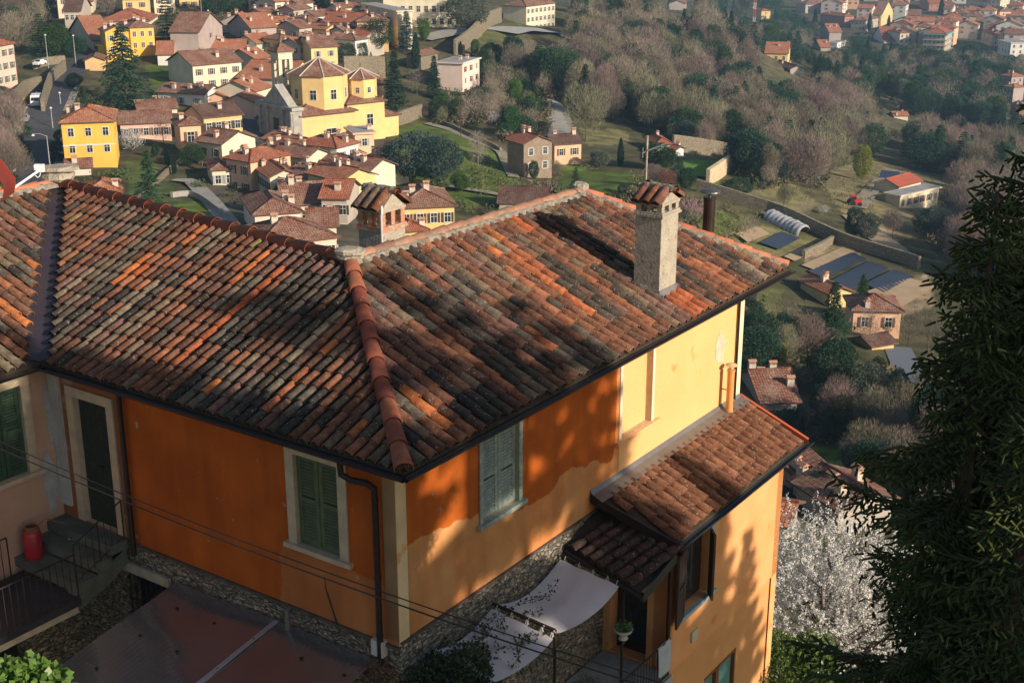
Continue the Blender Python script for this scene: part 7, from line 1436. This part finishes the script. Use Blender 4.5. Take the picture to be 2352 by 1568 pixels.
# blossoming plum
def plum():
    r=np.random.default_rng(4); base=onground(1915,1700,dmin=30); d=hypot(*base[:2]); top=ray(1915,1215); top=top*(38/hypot(*top[:2])); g=np.array([top[0],top[1],tz(top[:2])[0]]); H_=top[2]-g[2]; rt=empty('plum_tree',g,'large white flowering plum tree between the orange house and the spruce','blossom tree')
    mb=MB(); mb.tube([(0,0,-.5),(0,0,H_*.4),(.1,0,H_*.62)],[.2,.14,.09],8); P=[];D=[];LL=[]
    for i in range(26):
        t=r.uniform(0,2*pi); a=np.array([0,0,H_*r.uniform(.35,.6)]); b=a+np.array([cos(t)*r.uniform(.6,1.6),sin(t)*r.uniform(.6,1.6),r.uniform(.3,1.6)]); c=b+np.array([cos(t)*.9,sin(t)*.9,r.uniform(.3,1.5)]); mb.tube([a,b,c],[.07,.045,.02],5)
        for j in range(4): e_=b+(c-b)*r.uniform(-.4,1); f_=e_+unit(r.normal(size=3)+np.array([0,0,.5]))*1.1; mb.tube([e_,f_],[.025,.008],4)
    n=1500; Cn=np.array([0,0,H_-2.4]); Q,DD=crown_pts(n,r,(3.1,3.1,2.3),.2,18,.3); Q+=Cn; dr=unit(unit(Q-Cn+np.array([0,0,1.6]))*.8+np.array([0,0,.45])+r.normal(size=(n,3))*.5); L=r.uniform(.25,.85,n)
    V0,T0=tris(Q,dr,L,.018,r); mb.add([tuple(v) for v in V0],[tuple(t) for t in T0]); mb.build('trunk',TWIG,rt,world=False)
    s=r.random((n,34)); F0=(Q[:,None]+dr[:,None]*(s*L[:,None])[...,None]).reshape(-1,3)+r.normal(size=(n*34,3))*.028; V,T=tris(F0,unit(r.normal(size=F0.shape)),r.uniform(.04,.075,len(F0)),r.uniform(.04,.07,len(F0)),r); obj('crown',npmesh('crown',V,T,FLW),rt)
plum()
LAUR=mat('laurel_leaf',(.11,.17,.03),(.06,.11,.02),sc=1.5,rough=.4,spec=.5,trans=.2)
def bush(name,cen,sh,n,ls,m,label,cat,seed=1,stems=True,wl=.45):
    r=np.random.default_rng(seed); rt=empty(name,np.array(cen)-UP*sh[2],label,cat); Q,DD=crown_pts(n,r,sh,.5,12,.3); Q+=np.array([0,0,sh[2]])
    P=Q; D=unit(DD*.6+r.normal(size=(n,3))*.7+np.array([0,0,.3])); S_=unit(np.cross(D,r.normal(size=(n,3)))); L=(ls*r.uniform(.6,1.2,n))[:,None]
    V=np.stack([P,P+D*L*.5-S_*L*wl/2,P+D*L,P+D*L*.5+S_*L*wl/2],1).reshape(-1,3); obj('foliage',npmesh('foliage',V,np.arange(4*n).reshape(-1,4),m),rt)
    mb=MB()
    for i in range(9): q=Q[i*7]; mb.tube([(0,0,-.3),tuple(q*.5),tuple(q)],[.03,.02,.006],5)
    mb.build('stems',TWIG,rt,world=False); return rt
lp=ray(1838,1560); lp=lp*(31/hypot(*lp[:2])); bush('laurel',lp,(1.35,1.35,1.5),16000,.10,LAUR,'glossy yellow green laurel in front of the flowering plum','shrub',2)
lp=ray(1775,1590); lp=lp*(30.5/hypot(*lp[:2])); bush('laurel',lp,(1.2,1.2,1.3),9000,.10,LAUR,'lower laurel against the orange wall corner','shrub',5)
VINE=mat('vine_leaf',(.055,.085,.035),(.035,.055,.025),sc=4,rough=.5,spec=.4,trans=.2,c3=(.12,.17,.04),sc3=5,t3=.62); IVY=mat('ivy_leaf',(.15,.26,.05),(.08,.16,.03),sc=6,rough=.4,spec=.5,trans=.3)
# climbing plant on the pergola
def vine():
    r=np.random.default_rng(6); rt=empty('climbing_plant',W(-.2,1.5,-7),'climbing jasmine spilling over the lower shade sail and pergola','climbing plant'); stems=[]; L=[]
    for i in range(46):
        p=W(r.uniform(-.75,.35),r.uniform(.5,2.4),-4.25+r.uniform(-.25,.1)); d=unit(np.array(dB*r.uniform(-.2,1.)+dA*r.uniform(-.8,.6)+UP*r.uniform(-.5,.45))); pts=[p]
        for k in range(int(r.integers(6,15))): d=unit(d+r.normal(size=3)*.28+UP*.03); p=p+d*.09; pts.append(p)
        stems.append(pts); L+=pts*5
    for path in ([(.25,2.6,-4.0),(.2,3.2,-4.0),(.05,3.7,-4.02),(-.1,4.1,-4.05),(-.05,4.5,-3.9)],[(.1,2.9,-4.0),(-.2,3.3,-4.05),(-.3,3.7,-4.1)],[(-.5,2.4,-4.1),(-.75,2.8,-4.15),(-.82,3.1,-4.3)]):
        P_=[W(*q) for q in path]; pts=[P_[j]+(P_[j+1]-P_[j])*t+r.normal(size=3)*.012 for j in range(len(P_)-1) for t in (0,.2,.4,.6,.8)]; stems.append(pts); L+=pts*5
    m=MB()
    for p_ in stems: m.tube(p_,.005,4)
    m.build('stems',TWIG,rt); L=np.array(L); L=L+r.normal(size=L.shape)*.045; n=len(L); D=unit(r.normal(size=(n,3))+UP*.2); S_=unit(np.cross(D,r.normal(size=(n,3)))); l=r.uniform(.05,.095,n)[:,None]
    V=np.stack([L,L+D*l*.5-S_*l*.28,L+D*l,L+D*l*.5+S_*l*.28],1).reshape(-1,3)-np.array(rt.location); obj('foliage',npmesh('foliage',V,np.arange(4*n).reshape(-1,4),VINE),rt)
vine()
bush('climbing_plant',W(-.05,.62,-4.35),(.62,.5,.45),2600,.085,VINE,'dense dark climber massed at the foot of the house corner','climbing plant',9)
bush('climbing_plant',W(-.3,1.15,-4.22),(.7,.85,.36),4600,.085,VINE,'thick climber mass hanging below the lower sail at the bottom edge','climbing plant',19)
bush('dry_creeper',W(.75,.1,-4.0),(.35,.22,.22),420,.06,mat('dry_leaf',(.20,.09,.05),(.10,.07,.05),sc=5),'dry reddish creeper on the canopy beside the downpipe','creeper',11)
bush('ivy',rd(35,1590,19.5),(.68,.45,.38),1300,.14,IVY,'bright sunlit ivy in the lower left corner','ivy',3,wl=.8)
bush('potted_shrub',W(-.75,4.6,-6.35),(.42,.42,.42),2600,.07,L_DARK,'dark rosemary bush on the terrace','potted plant',7,wl=.15)
bush('potted_shrub',W(-.6,3.9,-6.7),(.28,.28,.2),900,.07,L_OLV,'small grey leaved plant on the terrace','potted plant',8)
bush('succulent',np.array(HC)+UP*.14,(.14,.14,.09),260,.07,IVY,'trailing succulent growing in the hanging bowl','plant',13,wl=.5)
m=MB(); c=W(-.4,3.6,-7.02); m.lathe(c,[(.0,.02),(.28,.0),(.36,.35),(.38,.36),(.34,.34),(.26,.05),(0,.05)],20); tag(m.build('plastic_tub',mat('green_plastic',(.04,.45,.06),rough=.4)),'bright green plastic tub on the terrace','tub')
# haze -------------------------------------------------------------
hb=MB(); hb.box((-7600,-7600,-140),(7600,7600,16)); hz=hb.build('haze',[]); tag(hz,kind='stuff',label='thin blue air haze over the valley',cat='haze'); hm=bpy.data.materials.new('haze'); hm.use_nodes=True; n=hm.node_tree.nodes; n.remove(n['Principled BSDF'])
pv=n.new('ShaderNodeVolumePrincipled'); pv.inputs['Color'].default_value=(.42,.70,1,1); pv.inputs['Density'].default_value=.00019; pv.inputs['Anisotropy'].default_value=.2; hm.node_tree.links.new(pv.outputs[0],n['Material Output'].inputs['Volume']); hz.data.materials.append(hm)
